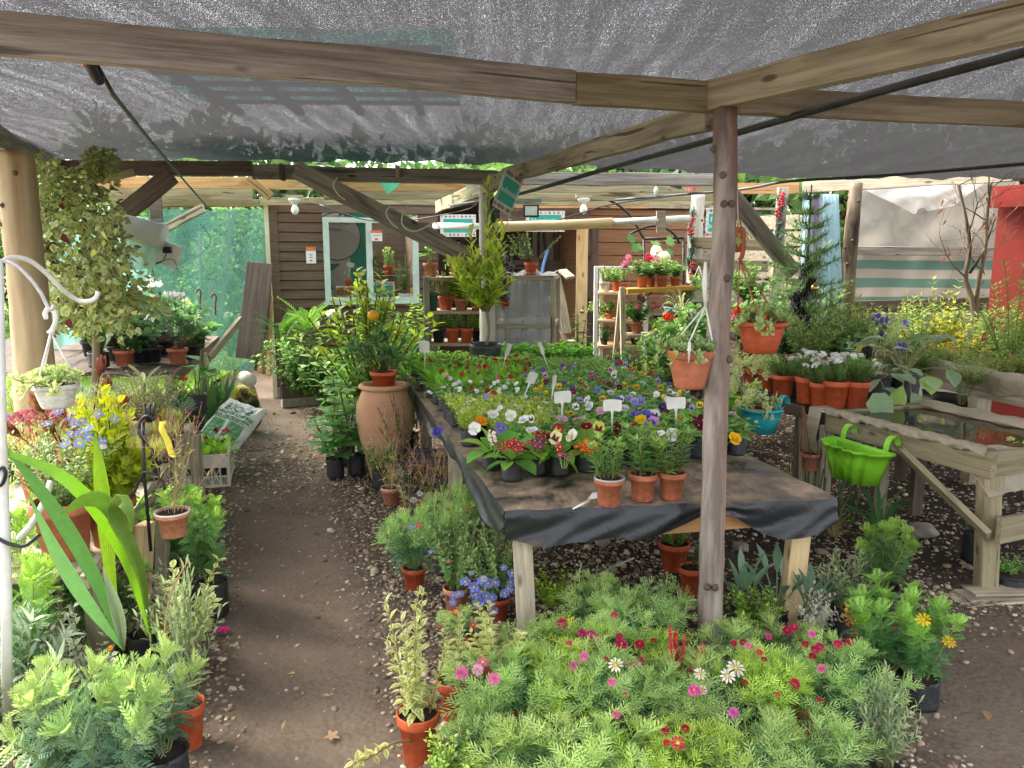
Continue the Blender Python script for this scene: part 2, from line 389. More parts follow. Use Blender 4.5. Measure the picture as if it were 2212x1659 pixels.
def crown(mb, r, clumps, per, tpl, L, cr, cols, edge=None, upb=.5, trunk=None, tc='#5a4a38', tr=.02, tipc=None):
 """leaf clumps round the given centres, limbs running to them"""
 ce = asarray(clumps, float); k = len(ce)
 if trunk is not None:
  b = asarray(trunk, float)
  for c in ce[:: max(1, k // 40)]:
   m = b + (c - b) * .5 + [0, 0, .12 * np.linalg.norm(c - b)] + r.normal(0, .05, 3) * np.linalg.norm(c - b)
   mb.tube(curved([b, m, c], 7), linspace(tr, tr * .2, 7), 5, tc, cap=False)
 n = k * per; o = NRM(r.normal(0, 1, (n, 3))) * (r.uniform(0, 1, (n, 1)) ** .5)
 cr = np.broadcast_to(asarray(cr, float), (3,))
 p = np.repeat(ce, per, 0) + o * cr
 cm = ce.mean(0); d = NRM(o + .5 * NRM(p - cm) + r.normal(0, .5, (n, 3)) + [0, 0, -.15])
 tone = np.repeat(r.normal(0, .16, k), per)[:, None]
 c = mixc(r, cols, n) * (1 + tone).clip(.55, 1.5)
 if tipc is not None: c = np.where(r.uniform(0, 1, (n, 1)) < .12, mixc(r, [tipc], n), c)
 mb.leaves(tpl, p, d, NRM(r.normal(0, .5, (n, 3)) + [0, 0, upb] + .4 * NRM(p - cm)), L * r.uniform(.6, 1.15, n), c, None if edge is None else lin(edge))
def blades(mb, r, n, L, W, cols, up=60, upv=20, arch=.7, seg=7, base=.02, fold=.35, edge=None, tipw=.02, ribs=False, az=None):
 """strap leaves arching out of one base"""
 for i in range(n):
  a = az[i] if az else i * 2.4 + r.uniform(-.4, .4); e = math.radians(up + r.normal(0, upv)); l = L * r.uniform(.65, 1.1); w = W * r.uniform(.8, 1.1)
  t = linspace(0, 1, seg + 1); th = e - arch * r.uniform(.5, 1.3) * t ** 1.4 * PI / 2
  st = l / seg; rr = base + concat([[0], np.cumsum(np.cos(th[:-1]) * st)]); zz = concat([[0], np.cumsum(np.sin(th[:-1]) * st)])
  ww = w / 2 * np.clip(np.minimum(.45 + t * 2.2, (1 - t) * 2.6 + tipw), 0, 1)
  d = AR([cos(a), sin(a), 0]); sd = AR([-d[1], d[0], 0]); nn = stack([-np.sin(th), np.cos(th)], 1)
  ctr = rr[:, None] * d + zz[:, None] * [0, 0, 1]; nrm = nn[:, :1] * d + nn[:, 1:] * [0, 0, 1.]
  ks = linspace(-1, 1, 9 if ribs else 3)
  V = stack([ctr + k * ww[:, None] * sd + nrm * (abs(k) * fold + (.09 * cos(k * 4 * PI) if ribs else 0)) * ww[:, None] for k in ks], 1)
  c = mixc(r, cols, 1)[0]; m = len(ks)
  C = np.broadcast_to(c, V.shape).copy()
  if edge is not None: C[:, 0] = C[:, -1] = lin(edge)
  if ribs: C[:, 1::2] = C[:, 1::2] * .78
  i0 = arange(seg)[:, None] * m; j = arange(m - 1)[None, :]
  mb.add(V.reshape(-1, 3), stack([i0 + j, i0 + j + 1, i0 + m + j + 1, i0 + m + j], -1).reshape(-1, 4), C.reshape(-1, 3))
def rosettes(mb, r, pts, n, L, cols, tipc=None, tpl=None, edge=None, tilt=None):
 pts = asarray(pts, float); k = len(pts)
 az = (arange(n) * 2.4)[None] + r.uniform(0, 6, (k, 1)); el = np.radians(linspace(80, 8, n))[None] + r.normal(0, .08, (k, n))
 ax = NRM(AR([0, 0, 1.]) + (0 if tilt is None else tilt * NRM(pts - pts.mean(0) + 1e-6))) if tilt is not None else np.tile([0, 0, 1.], (k, 1))
 x = NRM(cross(ax, [.3, 1, .1])); y = cross(ax, x)
 d = (np.cos(el) * np.cos(az))[..., None] * x[:, None] + (np.cos(el) * np.sin(az))[..., None] * y[:, None] + np.sin(el)[..., None] * ax[:, None]
 sz = L * linspace(.5, 1, n)[None] * r.uniform(.7, 1.2, (k, 1))
 c = mixc(r, cols, k * n)
 mb.leaves(tpl or T_SUCC, np.repeat(pts, n, 0), d.reshape(-1, 3), np.repeat(ax, n, 0), sz.ravel(), c, None if edge is None else lin(edge))
def dome(r, n, rx, rz, z0=0.0, ry=None):
 a = r.uniform(0, 2 * PI, n); q = np.sqrt(r.uniform(0, 1, n))
 return stack([rx * q * np.cos(a), (ry or rx) * q * np.sin(a), z0 + rz * np.sqrt(1 - .85 * q * q)], 1)
def ball(r, n, rx, ry, rz, c=(0, 0, 0), hollow=.45):
 o = NRM(r.normal(0, 1, (n, 3))) * r.uniform(hollow, 1, (n, 1)) ** .6
 return o * [rx, ry, rz] + asarray(c)
def marguerite(mb, r, c=('#67946a', '#7cab76', '#94bc86', '#58855a'), t='#aecd7c'): return stems(mb, r, 27, .3, .22, T_PINFINE, .11, 14, c, t, 62, .2, stemc='#a5b56c', lv=.5, tipn=6, rise=.3, hv=.35)
def marguerite_lime(mb, r): return marguerite(mb, r, ('#6f9c4a', '#86b052', '#9cc35c', '#5d8a44'), '#bcd864')
def euryops(mb, r): return stems(mb, r, 9, .36, .17, T_PIN, .085, 30, ['#5f9058', '#6f9e5e', '#81aa74'], '#93ba58', 66, .18, .004, '#93a858', tipn=9, rise=.25)
def euryops_grey(mb, r): return stems(mb, r, 10, .33, .2, T_PIN, .1, 26, ['#8db092', '#9cbb9c', '#7da386'], '#aacb7c', 68, .15, .004, '#a3ad62', tipn=7, rise=.3)
def felicia(mb, r): return stems(mb, r, 46, .26, .17, T_OVAL, .022, 20, ['#76a05c', '#84ab66', '#93b572'], '#a5bf7c', 55, .2, .0014, '#84975a')
def hebe_yellow(mb, r): return stems(mb, r, 10, .42, .14, T_OVAL, .05, 27, ['#7f9f52', '#94ae5c'], None, 62, .05, .003, '#a9a868', edge='#eeeeac', opp=True, base_r=.05, rise=.3, hv=.5)
def hebe_white(mb, r): return stems(mb, r, 11, .34, .2, T_OVAL, .048, 24, ['#98a886', '#a5b290'], None, 72, .12, .003, '#8d8560', edge='#e9e9d6', opp=True, base_r=.06, rise=.4)
def hebe_green(mb, r): return stems(mb, r, 30, .2, .13, T_OVAL, .03, 14, ['#6a9a3e', '#7cab48', '#8dbb52'], '#a6cc62', 48, .3, .002, opp=True)
def lavender(mb, r): return stems(mb, r, 26, .34, .17, T_LANCE, .055, 18, ['#7f9a72', '#8ba67a', '#97ae84'], '#aabb8a', 42, .2, .002, '#8d9568', rise=.3)
def artemisia(mb, r): return stems(mb, r, 14, .3, .2, T_LANCE, .1, 14, ['#a5b7a2', '#b1c0ab', '#96ab97'], '#bccab4', 62, .15, .003, '#9aa07a', tipn=5)
def golden_cypress(mb, r):
 t = stems(mb, r, 38, .44, .16, T_PIN, .075, 26, ['#a9bd2e', '#b9c936', '#8aa838'], '#d4dc4a', 46, .08, .003, '#6a5a34', rise=.75, base_r=.02, hv=.15)
 return t
def dark_cypress(mb, r): return stems(mb, r, 40, .9, .2, T_PINFINE, .09, 40, ['#3f5c36', '#4c6b3c', '#375232'], '#5f7a44', 40, .05, .005, '#4a3d2a', rise=.8, base_r=.04)
def red_sedum(mb, r):
 p = dome(r, 260, .2, .1, .02); rosettes(mb, r, p, 6, .02, ['#a5545c', '#b46068', '#8a4850', '#c07a7a', '#7d5a4a'])
 q = p[r.integers(0, 260, 60)]
 for s in q[:46]:
  o = NRM(AR([s[0], s[1], 0])); e = o * .21 + [0, 0, r.uniform(-.14, .04)]
  mb.tube(curved([s, o * .2 + [0, 0, .06], e], 6), .0016, 4, '#b08878', cap=False)
  rosettes(mb, r, AR([o * (.2 + .01 * k) + [0, 0, .05 - k * .035] for k in range(int((.06 - e[2]) / .035) + 1)]) + r.normal(0, .008, (int((.06 - e[2]) / .035) + 1, 3)), 6, .02, ['#a5545c', '#b46068', '#c07a7a'])
 return [(x, AR([0, 0, 1.])) for x in p[:20]]
def sedum(mb, r):
 p = dome(r, 46, .12, .07, 0); rosettes(mb, r, p, 12, .046, ['#b9d18c', '#a7c67c', '#c7d99c', '#9bbd74'], tilt=.5, tpl=T_FAT)
 for s in p[::3]: mb.tube([[s[0] * .3, s[1] * .3, -.02], s * .8, s], .004, 5, '#9fae70', cap=False)
 k = 6
 for i in range(k):
  a = r.uniform(-.6, 3.6); o = AR([cos(a), sin(a), 0]); q = o * .13 + [0, 0, .03]; e = o * .17 + [0, 0, r.uniform(-.02, .06)]
  mb.tube([o * .08, q, e], .003, 5, '#a9a878', cap=False); rosettes(mb, r, AR([e, (q + e) / 2]), 11, .044, ['#b9d18c', '#c7d99c'], tilt=1)
 return []
def trailing_sedum(mb, r):
 t = sedum(mb, r)
 for i in range(5):
  a = r.uniform(-2.6, .2); o = AR([cos(a), sin(a), 0]); l = r.uniform(.1, .22)
  c = curved([o * .09 + [0, 0, .05], o * .15 + [0, 0, .05], o * .155 + [0, 0, -.06], o * .15 + [r.normal(0, .01), 0, -l]], 10)
  mb.tube(c, .002, 5, '#c09a84', cap=False); rosettes(mb, r, c[-2:], 11, .042, ['#b9d18c', '#c7d99c'], tilt=.6)
 return t
def ice_plant(mb, r):
 n = 520; p = dome(r, n, .17, .05, .03); d = NRM(stack([p[:, 0] * 3, p[:, 1] * 3, np.full(n, .55)], 1) + r.normal(0, .35, (n, 3)))
 mb.leaves(T_leaf(.16, 2, -.1, .5, .5), p * [1, 1, .6], d, [0, 0, 1], r.uniform(.04, .085, n), mixc(r, ['#b3bf6c', '#a0b264', '#c7c978', '#d9b468', '#8fa65c', '#b9c98c'], n))
 return [(x, AR([0, 0, 1.])) for x in p[:12]]
def grey_succulent(mb, r):
 p = dome(r, 26, .13, .06, .02); rosettes(mb, r, p, 16, .06, ['#a3b8a0', '#b3c4ac', '#94ad96'], tpl=T_leaf(.14, 2, -.15, .5, .5), tilt=.4)
 return [(x, AR([0, 0, 1.])) for x in p]
def wire_bush(mb, r): return stems(mb, r, 60, .26, .2, T_DIA, .022, 22, ['#a3a874', '#b3b482', '#8d9a64', '#c0bb92'], None, 60, .15, .0014, '#a09a70', rise=.35)
def leucadendron(mb, r):
 t = stems(mb, r, 7, .5, .2, T_LANCE, .075, 22, ['#7d8f4c', '#8c9c58', '#99a55e'], '#a58a50', 36, .1, .004, '#9a4a38', rise=.45, hv=.45)
 for (p, d) in t:
  x = NRM(cross(d, [1, .2, 0])); y = cross(d, x); n = 14; az = arange(n) * 2.4; an = np.radians(linspace(8, 32, n))[:, None]
  dd = d * np.cos(an) + (np.cos(az)[:, None] * x + np.sin(az)[:, None] * y) * np.sin(an)
  mb.leaves(T_leaf(.36, 3, -.25, .5, .5), np.repeat((p - d * .02)[None], n, 0), dd, cross(dd, cross(d[None], dd)) + d * .3, r.uniform(.065, .09, n), mixc(r, ['#98664a', '#94744c', '#96864e', '#8f5c44'], n))
 return t
def wiry(mb, r):
 t = stems(mb, r, 13, .4, .22, T_LANCE, .05, 8, ['#c7c877', '#b4bd72', '#d2cf86', '#9aad66'], None, 62, .2, .0018, '#cbb98c', base_r=.04, rise=.3, opp=True, hv=.5)
 for (p, d) in t:
  for k in range(4):
   e = p + (d * .5 + r.normal(0, .5, 3)) * .06
   mb.tube([p - d * .03, e], .0011, 4, '#d0b892', cap=False)
   q = ball(r, 7, .008, .008, .006, e); mb.leaves(T_WIDE, q, NRM(r.normal(0, 1, (7, 3))), [0, 0, 1], .009, mixc(r, ['#a04a78', '#8a3a62', '#b86a92'], 7))
 return t
def abutilon(mb, r): return stems(mb, r, 4, .62, .14, T_MAPLE, .105, 13, ['#76a862', '#84b26c', '#679a58'], '#93bd74', 78, .2, .004, '#6f7048', rise=.3, lv=.45)
def rhododendron(mb, r): return stems(mb, r, 14, .36, .26, T_LAUREL, .15, 10, ['#6a8f52', '#789c5a', '#60844c', '#8aa868'], None, 66, .55, .005, '#6b5538', tipn=7, rise=.5, curve=.2)
def citrus(mb, r): return stems(mb, r, 36, 1.0, .36, T_OVAL, .09, 19, ['#75a83a', '#84b23e', '#62953a', '#98bd48'], '#c8d852', 55, .18, .006, '#6d7240', rise=.4, curve=.2, lv=.4)
def citrus_upright(mb, r): return stems(mb, r, 7, .5, .1, T_OVAL, .08, 14, ['#a5c246', '#b9cc4e', '#8db53f'], '#dbe078', 48, .15, .004, '#7d8240', rise=.2)
def fern(mb, r):
 n = 26; az = r.uniform(0, 2 * PI, n); el = r.uniform(.2, 1.2, n)
 d = stack([np.cos(az) * np.cos(el), np.sin(az) * np.cos(el), np.sin(el)], 1)
 mb.leaves(T_FERN, d * .02, d, [0, 0, 1], r.uniform(.24, .4, n), mixc(r, ['#6a9c46', '#79a850', '#5d8e42'], n))
 return [(d[0] * .3, d[0])]
def heart_bush(mb, r):
 t = stems(mb, r, 44, .62, .36, T_BROAD, .062, 26, ['#628f48', '#709c52', '#568244'], '#82ae58', 70, .1, .0035, '#63593a', rise=.45, lv=.45)
 return t
def laurel_tree(mb, r):
 t = []; mb.tube(curved([[0, 0, 0], [.03, 0, .15], [.02, 0, .3], [0, 0, .42]], 8), .016, 7, '#9a8f6a')
 for (bx, h, sp, n) in ((-.12, .95, .05, 1), (.05, 1.32, .05, 1), (.09, .95, .1, 3), (-.14, .62, .2, 7), (.02, .42, .24, 7)):
  mb2 = MB(); tt = stems(mb2, r, n, h, sp + .02, T_LAUREL, .17, int(40 * h), ['#a5c84c', '#b4d256', '#90b848', '#c4da60'], '#d2e068', 44, .06, .008, '#8a8a5a', rise=.2, hv=.12)
  for v, f, c, s_ in [(mb2.v, mb2.f, mb2.c, mb2.sm)]:
   base = mb.n; V = concat(v) + [bx, 0, 0] * (concat(v)[:, 2:] / .3).clip(0, 1) + [0, 0, .36]
   mb.v.append(V); mb.c.append(concat(c)); mb.f += [q + base for q in f]; mb.sm += s_; mb.n += len(V)
  t += tt
 return t
def mint(mb, r): return stems(mb, r, 16, .12, .075, T_BROAD, .034, 9, ['#86c04e', '#94cb58', '#78b248'], '#a6d464', 70, .25, .0015, opp=True, rise=.25)
def nettle_mint(mb, r): return stems(mb, r, 14, .19, .085, T_BROAD, .058, 8, ['#74b83c', '#84c446', '#66aa3a'], '#98d056', 72, .3, .002, opp=True, rise=.2)
def oregano(mb, r): return stems(mb, r, 26, .11, .085, T_WIDE, .02, 11, ['#86bc5c', '#98ca68', '#78ae56'], '#a0c872', 62, .2, .0012, opp=True, rise=.2)
def alyssum(mb, r):
 t = stems(mb, r, 34, .11, .085, T_DIA, .026, 12, ['#a9c84a', '#b8d256', '#97bb48'], '#c8dc6a', 52, .2, .0012, '#a5b858', rise=.25)
 for (p, d) in t[::5]: mb.leaves(T_WIDE, p + r.normal(0, .004, (6, 3)), NRM(r.normal(0, 1, (6, 3)) + [0, 0, .4]), [0, 0, 1], .009, np.tile(lin('#f2f2e6'), (6, 1)))
 return t
def _spoon(mb, r, n, L, W, cols, el0=25, el1=75, edge=None, peak=.6):
 az = arange(n) * 2.4 + r.uniform(0, 6); el = np.radians(linspace(el1, el0, n) + r.normal(0, 8, n))
 d = stack([np.cos(az) * np.cos(el), np.sin(az) * np.cos(el), np.sin(el)], 1)
 mb.leaves(T_leaf(W, 4, .3, .35, peak), d * .006, d, [0, 0, 1], L * r.uniform(.65, 1.1, n), mixc(r, cols, n), edge)
def bellis(mb, r): _spoon(mb, r, 20, .115, .34, ['#8ac04a', '#98cc55', '#7bb448'], 25, 80); return [(AR([x, y, .11]), AR([0, 0, 1.])) for x, y in r.uniform(-.04, .04, (6, 2))]
def primula(mb, r): _spoon(mb, r, 13, .13, .52, ['#7cb44c', '#89bf52', '#6ca646', '#98c656'], -12, 60); return [(AR([0, 0, .1]), AR([0, 0, 1.]))]
def pansy(mb, r): return stems(mb, r, 15, .12, .075, T_OVAL, .046, 8, ['#86bc64', '#96c86e', '#78ae5c', '#a6d27a'], None, 66, .25, .0018, opp=False, rise=.25)
def pinks(mb, r): return stems(mb, r, 9, .2, .07, T_LANCE, .05, 20, ['#7cab58', '#8cb85e', '#6a9a50'], '#a6c872', 52, .12, .0025, '#7b7a48', opp=True, rise=.2, tipn=6)
def geranium(mb, r): return stems(mb, r, 22, .4, .24, T_GERAN, .075, 9, ['#5d8f4c', '#6a9c54', '#547f48', '#78a85c'], '#86b45e', 74, .2, .004, '#7a8a4c', rise=.45, lv=.5)
def ivy(mb, r):
 t = stems(mb, r, 16, .15, .15, T_IVY, .05, 9, ['#7f9c4a', '#90ab54'], None, 70, .15, .0018, '#7a6f4a', edge='#dfe0a4', rise=.7, flop=.45)
 return t
def iberis(mb, r): return stems(mb, r, 40, .17, .11, T_NEEDLE, .04, 26, ['#6f9a52', '#7dab5c', '#648c4c'], '#90b86a', 48, .15, .0014, rise=.3)
def sea_lavender(mb, r):
 n = 21; az = r.uniform(0, 2 * PI, n); el = r.uniform(-.1, 1.2, n); l = r.uniform(.2, .4, n)
 d = stack([np.cos(az) * np.cos(el), np.sin(az) * np.cos(el), np.sin(el)], 1)
 for i in range(n): mb.tube(curved([[0, 0, 0], d[i] * l[i] * .5 + [0, 0, .03], d[i] * l[i]], 6), .003, 5, '#a0a878', cap=False)
 dd = NRM(d * .7 + r.normal(0, .35, (n, 3)) - [0, 0, .25])
 mb.leaves(T_leaf(.8, 5, .35, .3, .55), d * l[:, None], dd, [0, 0, 1], r.uniform(.11, .19, n), mixc(r, ['#93b287', '#a1bc92', '#84a67c', '#8fb56a'], n))
 return []
def mixed_herb(mb, r): return stems(mb, r, 24, .42, .2, T_LANCE, .06, 18, ['#7ea352', '#8db05c', '#9ab566', '#6f9648'], '#a9bf66', 55, .12, .002, '#8a8a52', rise=.35, opp=True, hv=.4)
def tall_herb(mb, r): return stems(mb, r, 12, .62, .16, T_LANCE, .07, 26, ['#84a658', '#93b262', '#759a50'], '#a2bb6c', 55, .1, .003, '#8d8454', rise=.3, opp=True, hv=.4)
def yellow_herb(mb, r): return stems(mb, r, 14, .5, .18, T_OVAL, .055, 22, ['#c3bf48', '#b0b848', '#d6cc58', '#9aad48'], '#dcca4e', 58, .1, .0025, '#9a8f4a', rise=.5, opp=True)
def rosemary(mb, r): return stems(mb, r, 16, .4, .22, T_NEEDLE, .035, 46, ['#93ad7c', '#a0b888', '#84a072'], '#b0c494', 60, .08, .0022, '#9a9268', rise=.3, flop=.2)
def fine_herb(mb, r): return stems(mb, r, 40, .3, .18, T_DIA, .03, 20, ['#86a85c', '#96b468', '#a6bc72', '#7a9c50'], '#b0c478', 58, .15, .0015, '#96945c', rise=.35)
def strap(mb, r): blades(mb, r, 16, .5, .035, ['#5f8f52', '#6d9c5a', '#55844c'], 58, 22, .9); return []
def iris_fan(mb, r): blades(mb, r, 13, .48, .05, ['#57884a', '#659650', '#4d7c44'], 68, 14, .35, fold=.2); return []
def spider(mb, r): blades(mb, r, 30, .42, .018, ['#8db060', '#a0bc70'], 55, 25, 1.5, edge='#e0e2b4'); return []
def grass_tuft(mb, r): blades(mb, r, 46, .28, .008, ['#8fae5c', '#9ab868', '#b5b878', '#7f9f52'], 62, 20, .8, seg=5); return []
def dry_tuft(mb, r): blades(mb, r, 50, .3, .006, ['#a8946a', '#b8a478', '#8f8a58'], 60, 22, 1.0, seg=5); return []
def euphorbia(mb, r):
 mb.tube([[0, 0, 0], [.01, 0, .12], [0, 0, .24]], .008, 6, '#8f9a6a'); n = 22; az = arange(n) * 2.4; el = np.radians(linspace(70, -10, n))
 d = stack([np.cos(az) * np.cos(el), np.sin(az) * np.cos(el), np.sin(el)], 1)
 mb.leaves(T_leaf(.17, 4, .3, .3, .6), d * 0 + [0, 0, .23], d, [0, 0, 1], r.uniform(.1, .16, n), mixc(r, ['#b7c596', '#a7b98a', '#c9d0a6'], n)); return []
def canna(mb, r): blades(mb, r, 11, .46, .1, ['#5d8a48', '#6a9650', '#507c42'], 66, 14, .55, fold=.3); return []
def bird_of_paradise(mb, r):
 n = 9
 for i in range(n):
  a = i * 2.4 + r.uniform(-.3, .3); e = r.uniform(.75, 1.3); l = r.uniform(.13, .26); d = AR([cos(a) * cos(e), sin(a) * cos(e), sin(e)])
  mb.tube([[0, 0, 0], d * l], [.008, .006], 6, '#8fa878', cap=False)
  mb.leaves(T_leaf(.34, 5, .12, .55, .45), [d * l], [d], [[-d[0] * .4, -d[1] * .4, .6]], r.uniform(.2, .3), mixc(r, ['#7d9f80', '#8cac8a', '#6a8f70'], 1))
 return []
def cyclamen(mb, r): stems(mb, r, 20, .15, .15, T_GERAN, .075, 2, ['#5a8250', '#6a9260', '#4f7548'], None, 80, .8, .002, '#8a7060', rise=.4); return [(x, AR([0, 0, 1.])) for x in dome(r, 8, .08, .05, .16)]
def dark_bush(mb, r): return stems(mb, r, 24, .42, .28, T_BROAD, .085, 11, ['#4f7c44', '#5c8a4c', '#46703e'], '#6c9a52', 68, .2, .004, '#5d5a3a', rise=.45, lv=.45)
def jade(mb, r): return stems(mb, r, 9, .22, .12, T_SUCC, .05, 12, ['#6f9e4c', '#7fab55', '#8fb660'], '#a3c46c', 60, .2, .006, '#8a7a52', opp=True)
def hanging_leafy(mb, r): return stems(mb, r, 14, .2, .16, T_OVAL, .045, 11, ['#6f9a4c', '#7ca856', '#94b262'], '#a0bc66', 66, .2, .0022, '#75703f', rise=.7, flop=.5)
def philodendron(mb, r): return stems(mb, r, 4, .36, .12, T_BROAD, .15, 3, ['#5d9440', '#6da24a'], None, 70, .5, .005, '#7d8a4c')
def monstera(mb, r):
 n = 7; az = linspace(-.3, 3.5, n); l = r.uniform(.3, .6, n)
 d = stack([np.cos(az) * .8, -np.abs(np.sin(az)) * .3, np.full(n, .8) + r.normal(0, .2, n)], 1)
 for i in range(n): mb.tube(curved([[0, 0, 0], d[i] * l[i] * .5, d[i] * l[i]], 5), .006, 5, '#6a8a4c', cap=False)
 mb.leaves(T_MONST, d * l[:, None], d * [1, 1, -.2] + [0, -.5, 0], [0, -.8, .6], r.uniform(.22, .3, n), mixc(r, ['#5f9a55', '#6ea862', '#528a4c'], n)); return []
def young_tree(mb, r): return stems(mb, r, 3, .75, .1, T_BROAD, .1, 13, ['#7db045', '#8cbb4e', '#6fa340'], None, 68, .25, .004, '#8a6a40', rise=.2)
def sprigs(mb, r): return stems(mb, r, 9, .34, .2, T_WIDE, .026, 26, ['#6a8a4c', '#78985a', '#5d7c44'], None, 60, .2, .003, '#6a5238', rise=.4, opp=True, hv=.4)
def horsetail(mb, r):
 for i in range(22):
  x, y = r.uniform(-.12, .12, 2); h = r.uniform(.15, .45); mb.tube([[x, y, 0], [x + r.normal(0, .02), y, h]], .004, 6, lin('#6f8f5a') * r.uniform(.7, 1.2))
 return []
def dry_twigs(mb, r): return stems(mb, r, 26, .22, .14, T_DIA, .02, 6, ['#6d6a48', '#5d5a3e', '#7f7a58'], None, 60, .4, .0016, '#6a5a48', rise=.3)
def red_spikes(mb, r): return stems(mb, r, 9, .24, .1, T_WIDE, .026, 46, ['#e0685a', '#d8574c', '#ea8a78'], '#c8443e', 55, .05, .003, '#b85a48', rise=.2, hv=.35)
def white_pebble_leaf(mb, r): return stems(mb, r, 22, .2, .17, T_OVAL, .036, 16, ['#a9b592', '#b4be9c'], None, 60, .15, .002, '#9a9478', edge='#ebebd9', opp=True)
def golden_leaf(mb, r): return stems(mb, r, 18, .22, .12, T_OVAL, .035, 15, ['#e0b83e', '#d2a636', '#b9a648'], '#f0cc4e', 58, .1, .002, '#a5844a', opp=True)
def lime_bush(mb, r): return stems(mb, r, 26, .26, .16, T_OVAL, .035, 16, ['#8fbe42', '#a0c94c', '#80b03e'], '#b4d65c', 58, .15, .002, opp=True)
FOLC = {}
def foliage(kind, var=0):
 k = (kind, var)
 if k not in FOLC:
  r = rngen(abs(hash_(kind)) + var * 977); mb = MB(); tips = globals()[kind](mb, r)
  lo, hi = mb.ext()
  v = concat(mb.v); w = 2 * np.percentile(np.abs(v[:, 0]), 96); h = np.percentile(v[:, 2], 98.5)
  FOLC[k] = (mb.mesh('foliage', GLOSSLEAF if kind in ('laurel_tree', 'citrus', 'rhododendron', 'cyclamen', 'jade', 'philodendron', 'bird_of_paradise', 'sea_lavender', 'primula') else LEAF), w, h, tips)
 return FOLC[k]
def hash_(s):
 h = 0
 for ch in s: h = (h * 131 + ord(ch)) % 1000003
 return h
FLC = {}
def petal_ring(mb, n, L, W, c, el=.15, z=0, peak=.65, jit=.08, c0=None, seed=1, bend=.2, r0=.1):
 r = rngen(seed); az = arange(n) * 2 * PI / n + r.normal(0, jit, n)
 d = stack([np.cos(az) * cos(el), np.sin(az) * cos(el), np.full(n, sin(el))], 1)
 mb.leaves(T_leaf(W, 3, bend, .25, peak), d * r0 + [0, 0, z], d, [0, 0, 1], L * (1 + r.normal(0, .06, n)), mixc(r, [c], n, .08), None)
